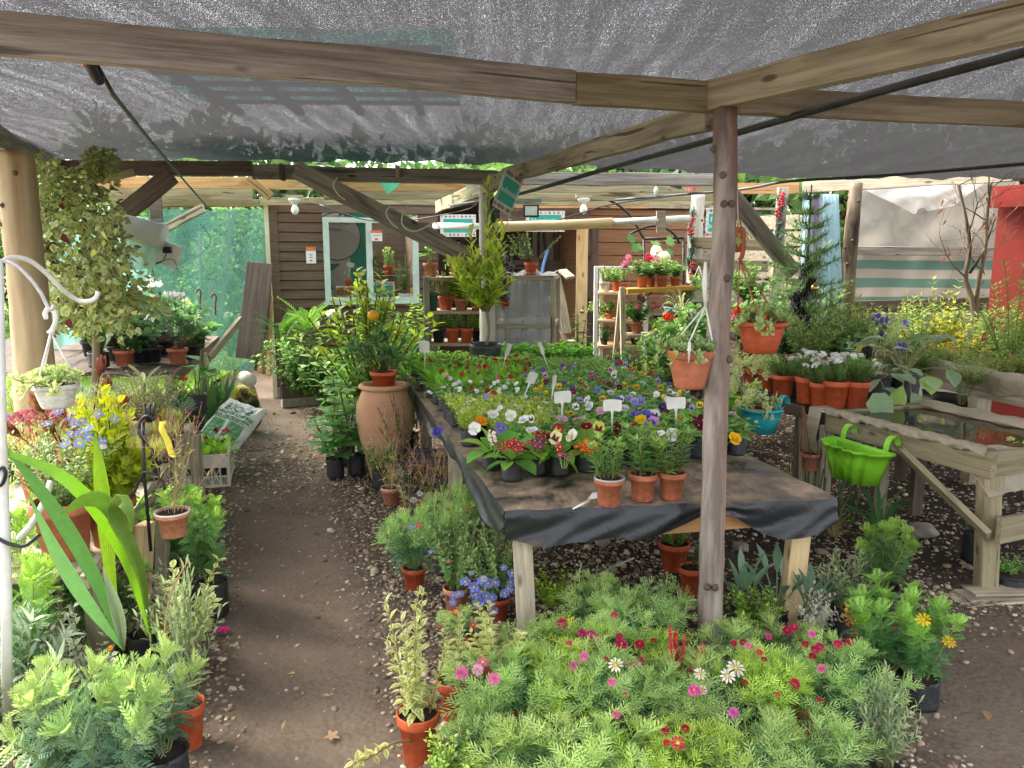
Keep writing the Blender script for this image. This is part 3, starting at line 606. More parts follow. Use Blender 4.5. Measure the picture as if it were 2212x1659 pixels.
def flower(kind, c, c2='#e8c23a'):
 k = (kind, c, c2)
 if k in FLC: return FLC[k]
 mb = MB(); st = '#8fa45c'
 if kind == 'daisy':
  petal_ring(mb, 15, .42, .3, c); mb.lathe([(.001, .09), (.09, .07), (.13, 0), (.1, -.03)], 10, col=c2); mb.tube([[0, 0, 0], [.03, 0, -.5], [0, .05, -1.5]], .025, 4, st, cap=False)
 elif kind == 'wide_daisy':
  petal_ring(mb, 10, .46, .4, c, .1); mb.lathe([(.001, .08), (.09, .06), (.12, 0)], 10, col=c2); mb.tube([[0, 0, 0], [.02, 0, -.8]], .03, 4, st, cap=False)
 elif kind == 'pompon':
  for i, (n, e, l) in enumerate(((16, .1, .44), (14, .45, .4), (11, .8, .34), (8, 1.15, .28))): petal_ring(mb, n, l, .3, lin(c) * (1 - .06 * i), e, .02 * i, seed=i, r0=.05)
  mb.lathe([(.001, .2), (.08, .16), (.1, .05)], 8, col=c2); mb.tube([[0, 0, 0], [.02, .02, -1.2]], .03, 4, st, cap=False)
 elif kind == 'button':
  for i, (n, e, l) in enumerate(((14, .2, .42), (12, .6, .4), (9, 1.0, .36), (6, 1.35, .3))): petal_ring(mb, n, l, .35, lin(c) * (1 - .05 * i), e, .03 * i, seed=i, r0=.1)
  mb.tube([[0, 0, 0], [.06, .02, -1.0], [.03, 0, -2.2]], .035, 4, st, cap=False)
 elif kind == 'pansy':
  for (az, L, W, z, dk) in ((1.0, .5, 1.0, -.03, 0), (2.14, .5, 1.0, -.03, 0), (.12, .46, .95, 0, 1), (3.02, .46, .95, 0, 1), (-1.57, .5, 1.35, .03, 1)):
   d = AR([[cos(az), sin(az), .06]]); t = T_leaf(W, 5, -.1, .12, .62)
   wts = np.clip(1.25 - t[0][:, 0] * 2.2, 0, 1) * dk
   mb.leaves((t[0], t[1], (wts > .35).astype(float)), [[0, 0, z]], d, [[0, 0, 1.]], L, lin(c), lin(c2))
  mb.lathe([(.001, .06), (.05, .05), (.06, .02)], 7, col='#e8c63a'); mb.tube([[0, .05, -.04], [0, .2, -.35], [0, .1, -1.4]], .03, 4, st, cap=False)
 elif kind == 'primrose':
  r = rngen(3)
  for (x, y, z) in ((0, 0, .1), (.34, .1, 0), (-.32, .14, .02), (.1, -.34, 0), (-.2, -.28, -.03), (.05, .38, .02)):
   q = MB(); petal_ring(q, 5, .2, .95, c, .12, r0=.02); o = AR([x, y, z]); nn = NRM(AR([x * .8, y * .8, 1.]))
   M = stack([NRM(cross([0, 1., 0], nn)), cross(nn, NRM(cross([0, 1., 0], nn))), nn], 1)
   mb.add(concat(q.v) @ M.T + o, q.f, concat(q.c)); mb.lathe([(.001, .035), (.05, .03), (.065, .012)], 7, o, col=c2)
   mb.tube([o, [x * .3, y * .3, -.7]], .02, 4, st, cap=False)
 elif kind == 'star':
  petal_ring(mb, 5, .45, .7, c, .2); mb.lathe([(.001, .05), (.06, .03)], 6, col=c2); mb.tube([[0, 0, 0], [0, .03, -.6]], .03, 4, st, cap=False)
 elif kind == 'cluster':
  r = rngen(9); p = dome(r, 34, .42, .3); n = len(p)
  for q in range(4):
   a = q * PI / 2 + r.uniform(0, 1, n); d = stack([np.cos(a), np.sin(a), np.full(n, .35)], 1) + p * .5
   mb.leaves(T_WIDE, p, d, [0, 0, 1], .17, mixc(r, [c], n, .08))
  for s in p[::4]: mb.tube([s, [0, 0, -.5]], .02, 4, st, cap=False)
  mb.tube([[0, 0, -.5], [0, 0, -1.3]], .04, 4, st, cap=False)
 elif kind == 'truss':
  r = rngen(8)
  for i in range(9):
   o = ball(r, 1, .32, .32, .28, hollow=.7)[0]; q = MB(); petal_ring(q, 5, .26, .8, c, .3, r0=.02, seed=i); nn = NRM(o + [0, 0, .2])
   x = NRM(cross([0, 1., .1], nn)); mb.add(concat(q.v) @ stack([x, cross(nn, x), nn], 1).T + o, q.f, concat(q.c)); mb.tube([o, [0, 0, -.3]], .02, 4, st, cap=False)
  mb.tube([[0, 0, -.3], [.05, 0, -2.0]], .04, 4, st, cap=False)
 elif kind == 'spike':
  r = rngen(4); n = 60; z = r.uniform(0, 1.6, n); a = r.uniform(0, 6.3, n); w = .3 * (1 - z / 2)
  p = stack([w * np.cos(a), w * np.sin(a), z], 1); mb.leaves(T_WIDE, p * [.5, .5, 1], p * [1, 1, 0] + [0, 0, .15], [0, 0, 1], .28, mixc(r, [c], n)); mb.tube([[0, 0, 1.5], [.02, 0, -2]], .035, 5, st, cap=False)
 elif kind == 'globe':
  r = rngen(4); n = 70; d = NRM(r.normal(0, 1, (n, 3)) + [0, 0, .3]); mb.leaves(T_leaf(.3, 2, -.2, .3, .7), d * .12, d, [0, 0, 1], .4, mixc(r, [c], n)); mb.tube([[0, 0, 0], [.1, 0, -2.5], [.05, 0, -6]], .04, 5, st, cap=False)
 elif kind == 'cyclamen':
  for i in range(5):
   a = i * 1.257; d = AR([[cos(a) * .35, sin(a) * .35, 1]]); mb.leaves(T_leaf(.5, 3, -.3, .2, .55), d * .05, d, [[cos(a), sin(a), 0]], .75, lin(c))
  mb.tube([[0, 0, 0], [.1, 0, .05], [.12, 0, -1.2]], .03, 4, '#a07a6a', cap=False)
 FLC[k] = mb.mesh('flower', PETAL)
 return FLC[k]
W_GREY = wood('grey_timber', '#837b72', '#b6ada3', '#564d46')
W_TAN = wood('tan_timber', '#9a8f7a', '#c2b69e', '#6a5d4a')
W_NEW = wood('new_timber', '#d9b98a', '#e6cda2', '#b88d58')
W_DARK = wood('dark_timber', '#5d4f47', '#74645a', '#3c322d')
W_OLIVE = wood('olive_timber', '#8a8064', '#aca182', '#5a5038')
W_ORANGE = wood('orange_timber', '#b5875a', '#d0a272', '#7a5032')
W_SHED = wood('shed_board', '#5a4a3c', '#6d5b4b', '#40342a', .6)
W_HUT = wood('hut_board', '#8a6544', '#9c7550', '#5c4029', .55)
W_MOSS = wood('weathered_timber', '#8f8366', '#a89c80', '#5a523a')
def plastic(c, rough=.45):
 k = f'plastic_{c}_{rough}'
 return plain(k, lin(c) * .72, lin(c) * 1.06 + .012, rough + .08, 5, .12, 50, spec=.4, dist=.002)
TERRA, ORANGE, WHITEP = plastic('#b5694a', .55), plastic('#c5582f', .5), plastic('#dcdad2', .4)
PINKT = plain('faded_terracotta', '#b9714f', '#cf9078', .75, 7, .15, 60, dist=.002)
SOIL = plain('potting_soil', '#2c231c', '#4a3b2e', .95, 60, .8, 90, dist=.01)
BAG = plain('black_bag_film', '#1b1c1e', '#34363a', .38, 14, .55, 26, spec=.6, dist=.012)
BLACKM = plain('black_metal', '#1d1d1f', '#2c2c2e', .4, 20, .05)
WHITEPAINT = plain('white_paint', '#dad8d0', '#eeece6', .45, 14, .1)
GREYP = plastic('#6d6f72', .5)
ROPE = plain('white_cord', '#dcd8cc', '#efece2', .8, 40, .2)
PIPE = plain('black_pipe', '#2b2c2e', '#3f4043', .4, 10, .05)
def pot_unit(kind):
 mb = MB(); r = rngen(2)
 if kind == 'pot':
  mb.lathe([(.30, .02), (.34, 0), (.36, .02), (.435, .8), (.44, .8), (.5, .8), (.505, .84), (.51, .98), (.5, 1.0), (.47, 1.0), (.455, .95), (.42, .75), (.40, .5)], 36)
 elif kind == 'round_pot':
  mb.lathe([(.2, 0), (.31, .01), (.33, .06), (.40, .45), (.445, .78), (.45, .8), (.49, .8), (.5, .83), (.505, .97), (.5, 1), (.47, 1), (.46, .9), (.4, .6)], 40)
 elif kind == 'bowl':
  mb.lathe([(.18, 0), (.29, 0), (.32, .03), (.40, .4), (.455, .8), (.46, .83), (.5, .85), (.52, .9), (.52, .99), (.49, 1), (.47, .95), (.4, .7)], 40)
 elif kind == 'bag':
  ph = r.uniform(0, 6, 12)
  def wob(a, i): return 1 + .045 * np.cos(4 * a + .3) * (1 - i * .05) + .025 * np.cos(7 * a + ph[i]) + .03 * np.cos(3 * a + ph[-i - 1]) * (i / 8) + .015 * np.cos(13 * a + ph[i] * 2)
  mb.lathe([(.3, .0), (.42, .01), (.47, .06), (.48, .2), (.465, .4), (.48, .55), (.47, .75), (.485, .9), (.5, 1.0), (.47, .98), (.45, .85)], 32, wob=wob)
 return mb.mesh(kind, None)
POTS = {k: pot_unit(k) for k in ('pot', 'round_pot', 'bowl', 'bag')}
PMES = {}
def pot_mesh(kind, mat):
 k = (kind, mat.name)
 if k not in PMES: m = POTS[kind].copy(); m.materials.append(mat); PMES[k] = m
 return PMES[k]
def _soil():
 mb = MB(); r = rngen(6)
 mb.lathe([(.001, .02), (.2, .03), (.35, .0), (.44, .01)], 18, wob=lambda a, i: 1 + .03 * np.cos(5 * a + i)); return mb.mesh('soil', SOIL)
SOILME = _soil()
def _rim(mat): mb = MB(); mb.lathe([(.5, .94), (.515, .95), (.518, .995), (.505, 1.012), (.475, 1.005), (.46, .96)], 36); return mb.mesh('rim', mat)
RIMS = {}
MATK = dict(t=('pot', TERRA), o=('pot', ORANGE), b=('bag', BAG), w=('pot', WHITEP), p=('pot', PINKT), k=('pot', plastic('#232527', .4)), g=('pot', plastic('#2d5a4a', .45)), m=('bowl', plastic('#a8324e', .4)),
   ro=('round_pot', plastic('#c4562f', .45)), rt=('round_pot', TERRA), rw=('round_pot', WHITEP), bo=('bowl', plastic('#c95c38', .42)), gr=('pot', GREYP), v=('pot', plastic('#4a2f8a', .4)), q=('bowl', plastic('#8fc7c4', .4)))
POTNAME = dict(b='bag')
def add_pot(root, pot, rim=None):
 k, w, h = pot; kind, mat = MATK[k]
 mobj('grow_bag' if kind == 'bag' else 'pot', pot_mesh(kind, mat), root, (0, 0, 0), (w, w, h), (0, 0, rd.uniform(0, 6)))
 mobj('soil', SOILME, root, (0, 0, h * .9), (w * .96, w * .96, .3))
 if rim:
  if rim.name not in RIMS: RIMS[rim.name] = _rim(rim)
  mobj('rim', RIMS[rim.name], root, (0, 0, 0), (w, w, h))
def add_fol(root, kind, w, h, z=0.0, var=0, name='foliage', dx=0, dy=0, rot=None):
 me, mw, mh, tips = foliage(kind, var); sx, sz = w / mw, h / mh; a = rd.uniform(0, 6.28) if rot is None else rot
 o = mobj(name, me, root, (dx, dy, z), (sx, sx, sz), (0, 0, a)); c, s = cos(a), sin(a)
 def tip(i):
  p, d = tips[i % len(tips)]; return AR([(p[0] * c - p[1] * s) * sx + dx, (p[0] * s + p[1] * c) * sx + dy, p[2] * sz + z])
 return o, [tip(i) for i in range(len(tips))]
CAM = AR([0, 0, H0])
def add_flower(root, wp, kind, c, size, c2='#e8c23a', face=.5, spread=.45):
 """one flower head at world point wp, turned up and partly to the light"""
 base = AR(root.location); n = NRM(AR([0, 0, 1.]) * (1 - face) + face * NRM(CAM - asarray(wp)) + rng.normal(0, spread * .4, 3))
 x = NRM(cross([0, 1., .2], n)); y = cross(n, x); a = rng.uniform(-.5, .5) if kind == 'pansy' else rng.uniform(0, 6.28)
 if kind == 'pansy':
  up = AR([0, 0, 1.]) - n * n[2]; y = NRM(up); x = cross(y, n)
 x, y = x * cos(a) + y * sin(a), y * cos(a) - x * sin(a)
 o = bpy.data.objects.new('flower', flower(kind, c, c2)); col_.objects.link(o); o.parent = root
 orient(o, stack([x, y, n], 1) * size, asarray(wp) - base); return o
def plant(name, label, cat, loc, fol, w, h, pot=None, fl=(), group=None, var=0, rim=None, rot=None, lift=None, at_px=()):
 """a potted (or bare) plant: pot + soil + foliage + each flower head"""
 root = thing(name, label, cat, loc, group); z = 0
 if pot: add_pot(root, pot, rim); z = pot[2] * .9
 if lift is not None: z = lift
 o, tips = add_fol(root, fol, w, h, z, var, rot=rot)
 for f in fl:                      # (kind, colour, count, size, centre colour)
  kind, c, n, s = f[:4]; c2 = f[4] if len(f) > 4 else '#e8c23a'
  order = rng.permutation(len(tips))[:n] if len(tips) >= n else rng.integers(0, max(1, len(tips)), n)
  for i in order:
   if not tips: break
   p = tips[i] + AR(loc) + [0, 0, s * .35] + rng.normal(0, s * .15, 3)
   add_flower(root, p, kind, c, s * rng.uniform(.8, 1.15), c2)
 for f in at_px:                   # (u, v, kind, colour, px, centre colour): flowers seen at a place of their own
  u, v, kind, c, px = f[:5]; c2 = f[5] if len(f) > 5 else '#e8c23a'
  z_ = loc[2] + z + h * 1.02; r_ = ray(u, v); Yf = loc[1] - w * .3
  if r_[2] < -.01: Yf = min(loc[1] + w * .3, max(loc[1] - w * .62, r_[1] * (z_ - H0) / r_[2]))
  p = P(u, v, Yf); add_flower(root, p, kind, c, mm(px, p), c2)
 return root
def potted(name, label, cat, u, Y, z, fol, wpx, hpx, pot=None, **kw):
 """sizes in pixels at the plant's own distance; pot = (kind, wpx, hpx)"""
 loc = at(u, Y, z); k = mm(1, loc)
 return plant(name, label, cat, loc, fol, wpx * k, hpx * k, (pot[0], pot[1] * k, pot[2] * k) if pot else None, **kw)
def ground_mat():
 m, N, L, out = nodes_of('dirt_and_gravel'); p = N('ShaderNodeBsdfPrincipled', Roughness=.92); p.inputs['Specular IOR Level'].default_value = .2
 tc = N('ShaderNodeTexCoord'); v = tc.outputs['Object']
 big, bf = noise_ramp(N, L, v, 1.1, 6, '#63564b', '#786a5d', .38, .64)
 fine, ff = noise_ramp(N, L, v, 34, 6, '#57493d', '#857666', .3, .7, .75)
 m1 = N('ShaderNodeMixRGB', Fac=.45); L(big, m1.inputs['Color1']); L(fine, m1.inputs['Color2'])
 vo = N('ShaderNodeTexVoronoi', Scale=42.0); L(v, vo.inputs['Vector'])
 gr = N('ShaderNodeValToRGB'); gr.color_ramp.elements[0].color = rgba('#85786a'); gr.color_ramp.elements[1].color = rgba('#4a4037'); gr.color_ramp.elements[1].position = .62
 L(vo.outputs['Distance'], gr.inputs['Fac'])
 hs = N('ShaderNodeMixRGB', _blend_type='MULTIPLY', Fac=.35); L(gr.outputs['Color'], hs.inputs['Color1']); L(vo.outputs['Color'], hs.inputs['Color2'])
 at_ = N('ShaderNodeAttribute', _attribute_name='Col')
 mx = N('ShaderNodeMixRGB'); L(m1.outputs['Color'], mx.inputs['Color1']); L(hs.outputs['Color'], mx.inputs['Color2'])
 sx = N('ShaderNodeSeparateColor'); L(at_.outputs['Color'], sx.inputs['Color'])
 nm = N('ShaderNodeTexNoise', Scale=7.0, Detail=5); L(v, nm.inputs['Vector'])
 ad = N('ShaderNodeMath', _operation='ADD'); ad.use_clamp = True; L(sx.outputs['Red'], ad.inputs[0])
 sb = N('ShaderNodeMapRange'); sb.inputs['From Min'].default_value = .3; sb.inputs['From Max'].default_value = .7; sb.inputs['To Min'].default_value = -.35; sb.inputs['To Max'].default_value = .35
 L(nm.outputs['Fac'], sb.inputs['Value']); L(sb.outputs[0], ad.inputs[1]); L(ad.outputs[0], mx.inputs['Fac'])
 dk = N('ShaderNodeMixRGB'); dk.inputs['Color2'].default_value = rgba('#352c26'); L(sx.outputs['Green'], dk.inputs['Fac']); L(mx.outputs['Color'], dk.inputs['Color1'])  # painted shade colour, mixed in by the green channel
 L(dk.outputs['Color'], p.inputs['Base Color'])
 mh = N('ShaderNodeMath', _operation='MULTIPLY_ADD'); mh.inputs[1].default_value = -1.0; L(vo.outputs['Distance'], mh.inputs[0]); L(ff, mh.inputs[2])
 bump(N, L, mh.outputs[0], .4, .014, p); L(p.outputs['BSDF'], out.inputs['Surface']); return m
def path_x(Y): return -.66 - .335 * (Y - 2.36)
def gravelly(x, y):
 """1 where loose stones lie thick, 0 on the trodden path"""
 d = np.abs(x - path_x(y)); g = np.clip((d - .22) / .3, 0, 1) * np.clip((2.0 - d) / .6, 0, 1)
 g = np.maximum(g, .8 * np.exp(-((y - 6.2) / .9) ** 2) * np.exp(-((x - path_x(y)) / .9) ** 2))
 rp = np.hypot(x - (2.15 + .0 * y), (y - 2.5) * .8); g = np.where(x > .2, np.clip((rp - .55) / .4, 0, 1) * .9, g)
 return g
def build_ground():
 mb = MB(); xs = concat([linspace(-60, -5.2, 14), linspace(-5, 5, 140), linspace(5.2, 60, 14)]); ys = concat([linspace(-20, .8, 8), linspace(1, 11, 150), linspace(11.3, 90, 24)])
 X, Y = np.meshgrid(xs, ys); Z = .012 * np.sin(X * 3.1 + 1) * np.sin(Y * 2.3) + .006 * np.sin(X * 9 + Y * 7)
 far = np.clip((np.hypot(X, Y) - 12) / 10, 0, 1); Z *= (1 - far)
 mb.grid(stack([X, Y, Z], -1)); g = gravelly(X, Y); dk = np.clip((X - 1.0) / .5, 0, 1) * np.clip((Y - 3.6) / .6, 0, 1); dk = np.maximum(dk, .45 * ((X > -.1) & (X < 1.4) & (Y > 3.1) & (Y < 6.8)))  # green channel: shade painted under the table and the right-hand tiers
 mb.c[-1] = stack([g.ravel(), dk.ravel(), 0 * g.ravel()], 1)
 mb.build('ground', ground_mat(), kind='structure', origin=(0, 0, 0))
 n = 130000; x = rng.uniform(-4.6, 4.2, n); y = 1.9 + 6.6 * rng.uniform(0, 1, n) ** 1.35
 keep = rng.uniform(0, 1, n) < (gravelly(x, y) * .9 + .02) * np.where((x > 1.1) & (y > 3.7), .35, 1); x, y = x[keep], y[keep]; n = len(x)
 s = np.exp(rng.normal(math.log(.0066), .45, n)); s = np.where((x > 1.0) & (y > 3.4), s * 1.15, s)
 t = AR([[1, 0, 0], [-1, 0, 0], [0, 1, 0], [0, -1, 0], [0, 0, 1], [0, 0, -1]] + [[a, b, c] for a in (-.6, .6) for b in (-.6, .6) for c in (-.6, .6)], float)
 fs = []
 for ax in range(3):
  for sg in (0, 1):
   pole = ax * 2 + (1 if sg else 0); s_ = -1 if sg else 1
   o = [q for q in range(6, 14) if t[q][ax] * s_ > 0]; b1, b2 = [(1, 2), (2, 0), (0, 1)][ax]
   o.sort(key=lambda q: math.atan2(t[q][b2], t[q][b1]) * s_)
   for i in range(4): fs.append([pole, o[i], o[(i + 1) % 4]])
 tv = t * [1.25, .9, .55]
 mb = MB(); zz = .012 * np.sin(x * 3.1 + 1) * np.sin(y * 2.3) + .006 * np.sin(x * 9 + y * 7)
 a = rng.uniform(0, 6.28, n); d = stack([np.cos(a), np.sin(a), rng.normal(0, .15, n)], 1)
 mb.leaves((tv, [AR(fs)], np.zeros(len(tv))), stack([x, y, zz + s * .25], 1), d, NRM(rng.normal(0, .2, (n, 3)) + [0, 0, 1]), s, mixc(rng, ['#9a8a76', '#ae9f8a', '#847463', '#736454', '#c0b19c', '#967e68'], n, .18))
 n = 420; x = rng.uniform(-3.5, 3.2, n); y = rng.uniform(2.2, 7.5, n); q = MB(); q.leaves(T_DIA, stack([x, y, 0 * x + .014], 1), NRM(rng.normal(0, 1, (n, 3)) * [1, 1, .12]), [0, 0, 1], rng.uniform(.015, .05, n), mixc(rng, ['#a58a62', '#8a6a48', '#b8a67e', '#6f5a44', '#8f9a58'], n)); q.build('leaf_litter', STONE, None, 'small dry leaf bits scattered over the dirt', None, None, 'stuff', origin=(0, 0, 0))
 mb.build('gravel', STONE, kind='stuff', label='loose grey brown pebbles along both sides of the dirt path', origin=(0, 0, 0))
def vcol(name, rough=.9, nz=120, amt=.3, bmp=.2):
 m, N, L, out = nodes_of(name); p = N('ShaderNodeBsdfPrincipled', Roughness=rough); a = N('ShaderNodeAttribute', _attribute_name='Col'); p.inputs['Specular IOR Level'].default_value = .25
 tc = N('ShaderNodeTexCoord'); n = N('ShaderNodeTexNoise', Scale=nz, Detail=4); L(tc.outputs['Object'], n.inputs['Vector'])
 mr = N('ShaderNodeMapRange'); mr.inputs['To Min'].default_value = 1 - amt; mr.inputs['To Max'].default_value = 1 + amt; L(n.outputs['Fac'], mr.inputs['Value'])
 mu = N('ShaderNodeMixRGB', _blend_type='MULTIPLY', Fac=1.0); L(a.outputs['Color'], mu.inputs['Color1']); L(mr.outputs[0], mu.inputs['Color2']); L(mu.outputs['Color'], p.inputs['Base Color'])
 bump(N, L, n.outputs['Fac'], bmp, .004, p); L(p.outputs['BSDF'], out.inputs['Surface']); return m
STONE = vcol('pebble'); PAINTED = vcol('painted', .5, 40, .08, .05); BARK = None
build_ground()
def net_mat(name, c, hole, weave=170, trans='#000000', scale=(1, 1, 1), streak=.5, tl=.35, open_c=(1, 1, 1), soft=.03, gap=1.0):
 """woven net: threads diffuse and let some light glow through, gaps are open"""
 m, N, L, out = nodes_of(name); tc = N('ShaderNodeTexCoord'); v = tc.outputs['Object']
 mp = N('ShaderNodeMapping', Scale=scale); L(v, mp.inputs['Vector'])
 n1 = N('ShaderNodeTexNoise', Scale=weave, Detail=2, Roughness=.7); L(mp.outputs[0], n1.inputs['Vector'])
 n2 = N('ShaderNodeTexNoise', Scale=2.2, Detail=4); m2 = N('ShaderNodeMapping', Scale=(scale[0] * 4, scale[1] * .5, 1)); L(v, m2.inputs['Vector']); L(m2.outputs[0], n2.inputs['Vector'])
 n3 = N('ShaderNodeTexNoise', Scale=26.0, Detail=3); m3 = N('ShaderNodeMapping', Scale=(5.0, .25, 1)); L(v, m3.inputs['Vector']); L(m3.outputs[0], n3.inputs['Vector'])
 a1 = N('ShaderNodeMath', _operation='MULTIPLY_ADD'); a1.inputs[1].default_value = streak; L(n2.outputs['Fac'], a1.inputs[0]); L(n1.outputs['Fac'], a1.inputs[2])
 a2 = N('ShaderNodeMath', _operation='MULTIPLY_ADD'); a2.inputs[1].default_value = streak * .5; L(n3.outputs['Fac'], a2.inputs[0]); L(a1.outputs[0], a2.inputs[2])
 th = .5 + streak * .75 + (.5 - hole) * .26
 r = N('ShaderNodeMapRange'); r.inputs['From Min'].default_value = th - soft; r.inputs['From Max'].default_value = th + soft; r.inputs['To Max'].default_value = gap; L(a2.outputs[0], r.inputs['Value'])
 d = N('ShaderNodeBsdfDiffuse'); d.inputs['Color'].default_value = rgba(c); t = N('ShaderNodeBsdfTranslucent'); t.inputs['Color'].default_value = rgba(c)
 mx = N('ShaderNodeMixShader', Fac=tl); L(d.outputs[0], mx.inputs[1]); L(t.outputs[0], mx.inputs[2])
 tr = N('ShaderNodeBsdfTransparent'); tr.inputs['Color'].default_value = (*open_c, 1); mo = N('ShaderNodeMixShader'); L(r.outputs[0], mo.inputs['Fac']); L(mx.outputs[0], mo.inputs[1]); L(tr.outputs[0], mo.inputs[2])
 L(mo.outputs[0], out.inputs['Surface']); return m
def film_mat(name, c, tl=.6, rough=.35, clear=0.0, stripes=None, bs=6, bm=.4, streakc=None):
 m, N, L, out = nodes_of(name); tc = N('ShaderNodeTexCoord'); p = N('ShaderNodeBsdfPrincipled', Roughness=rough)
 c1, f = noise_ramp(N, L, tc.outputs['Object'], 2.2, 5, lin(c) * .82, lin(c) * 1.05)
 if stripes:
  sx = N('ShaderNodeSeparateXYZ'); L(tc.outputs['Object'], sx.inputs[0]); nz = N('ShaderNodeTexNoise', Scale=1.5); L(tc.outputs['Object'], nz.inputs['Vector'])
  q = N('ShaderNodeMath', _operation='MULTIPLY_ADD'); q.inputs[1].default_value = .05; L(nz.outputs['Fac'], q.inputs[0]); L(sx.outputs[stripes[1]], q.inputs[2])
  s = N('ShaderNodeMath', _operation='MULTIPLY'); s.inputs[1].default_value = stripes[2]; L(q.outputs[0], s.inputs[0]); si = N('ShaderNodeMath', _operation='SINE'); L(s.outputs[0], si.inputs[0])
  rr = N('ShaderNodeMapRange'); rr.inputs['From Min'].default_value = -.12; rr.inputs['From Max'].default_value = .12; L(si.outputs[0], rr.inputs['Value'])
  mm_ = N('ShaderNodeMixRGB'); mm_.inputs['Color2'].default_value = rgba(stripes[0]); L(rr.outputs[0], mm_.inputs['Fac']); L(c1, mm_.inputs['Color1']); c1 = mm_.outputs['Color']
 L(c1, p.inputs['Base Color']); t = N('ShaderNodeBsdfTranslucent'); L(c1, t.inputs['Color']); mx = N('ShaderNodeMixShader', Fac=tl); L(p.outputs[0], mx.inputs[1]); L(t.outputs[0], mx.inputs[2])
 n2 = N('ShaderNodeTexNoise', Scale=bs, Detail=3, Distortion=.8); L(tc.outputs['Object'], n2.inputs['Vector']); bump(N, L, n2.outputs['Fac'], bm, .05, p)
 o = mx.outputs[0]
 if clear:
  tr = N('ShaderNodeBsdfTransparent'); mo = N('ShaderNodeMixShader', Fac=clear); L(o, mo.inputs[1]); L(tr.outputs[0], mo.inputs[2]); o = mo.outputs[0]
 L(o, out.inputs['Surface']); return m
NET = net_mat('shade_net', '#403f41', -.08, 230, scale=(1.7, .9, 1), streak=.15, tl=.42, soft=.055, gap=.66)
GNET = net_mat('green_net', '#4d7a6e', .36, 60, scale=(1, 1, 1), streak=.25, tl=.6, soft=.25, gap=.55)
def sheet_(name, pts4, mat, nu=24, nv=16, amp=.02, fr=3.0, label=None, cat=None, ph=0.0, both=True, fold=0.0, parent=None, group=None):
 """hanging sheet between four corners a b / d c, softly rippled along its normal"""
 a, b, c, d = [asarray(q, float) for q in pts4]; u = linspace(0, 1, nu)[None, :, None]; v = linspace(0, 1, nv)[:, None, None]
 g = (1 - v) * ((1 - u) * a + u * b) + v * ((1 - u) * d + u * c); n = NRM(cross(b - a, d - a))
 w = amp * (np.sin(u * fr * 6.28 + ph + 1.3 * v) * .6 + .4 * np.sin(u * fr * 14 + v * 4 + ph)) + fold * np.abs(np.sin(u * fr * 9 + ph)) + amp * .6 * np.sin(v * 7 + u * 3)
 mb = MB(); mb.grid(g + n * w); return mb.build(name, mat, parent, label, cat, group)
def net_z(X, Y):
 k = np.interp(Y, [.2, 3.2, 7.0], [0, 1, 2]); f = np.interp(X, [-4.6, -1, 1, 2.6, 5.6], [2.54, 2.53, 2.46, 2.37, 2.40])
 z0 = 2.425 + 0 * X; b = np.clip((Y - 3.2) / 3.8, 0, 1); z = z0 * (1 - b) + f * b
 sag = -.05 * np.sin(PI * b) ** 1 * (b > 0) * (1 + .4 * np.sin(X * 1.4)); rip = .012 * np.sin(X * 9 + Y * 1.2) * b + .008 * np.sin(X * 23 + Y * .7) * b + .01 * np.sin(Y * 8 + X)
 return z + sag + rip
mb = MB(); X, Y = np.meshgrid(linspace(0, 1, 150), linspace(1.8, 7.05, 100)); xl = -2.35 - .64 * np.clip(Y - 3, 0, 9); X = xl + (5.6 - xl) * X; mb.grid(stack([X, Y, net_z(X, Y)], -1))
mb.build('shade_net', NET, label='wide dark grey woven shade net stretched overhead on the timbers', cat='shade net', origin=(0, 0, 2.42))
bm = lambda n, a, b, w, h, m, l, c='beam', **k: beam(n, a, b, w, h, m, l, c, warp=1, **k)
bm('roof_beam', G(-90, 60, 2.335), G(1238, 190, 2.335), .05, .118, W_GREY, 'long grey weathered roof beam crossing the upper left of the picture')
bm('roof_beam', G(1239, 193, 2.333), G(1546, 213, 2.333), .05, .118, W_OLIVE, 'short yellowish roof beam with a dark knot, joined to the long grey beam')
bm('roof_beam', G(1592, 216, 2.325), G(2320, 254, 2.325), .05, .105, W_TAN, 'tan cross beam running right from behind the round post top')
bm('roof_beam', G(1522, 208, 2.345), G(2330, 20, 2.345), .06, .118, W_TAN, 'near rafter rising to the upper right corner, its cut end over the post')
bm('roof_beam', G(1535, 250, 2.31), P(1090, 381, 6.4), .05, .115, W_TAN, 'rafter running back from the round post towards the white bark post')
bm('roof_beam', P(1090, 386, 6.45), P(945, 448, 9.0), .05, .13, W_OLIVE, 'mossy rafter end reaching the shed corner beside its window')
bm('roof_beam', P(60, 362, 7.0), P(545, 364, 7.0), .06, .125, W_DARK, 'dark cross beam at the back left under the net edge')
bm('roof_beam', P(546, 371, 7.02), P(1085, 385, 7.02), .06, .125, W_GREY, 'grey cross beam with visible grain above the shed window')
bm('roof_beam', P(1090, 386, 7.3), P(1580, 388, 7.3), .06, .11, W_GREY, 'shadowed grey cross beam behind the medicinal plants sign')
bm('roof_beam', P(-120, 250, 3.3), P(122, 352, 6.95), .06, .125, W_GREY, 'side rafter resting on the thick log post at the left edge')
bm('roof_beam', P(1735, 405, 8.1), P(2330, 370, 6.8), .05, .11, W_TAN, 'thin tan purlin above the plastic sheeting on the right')
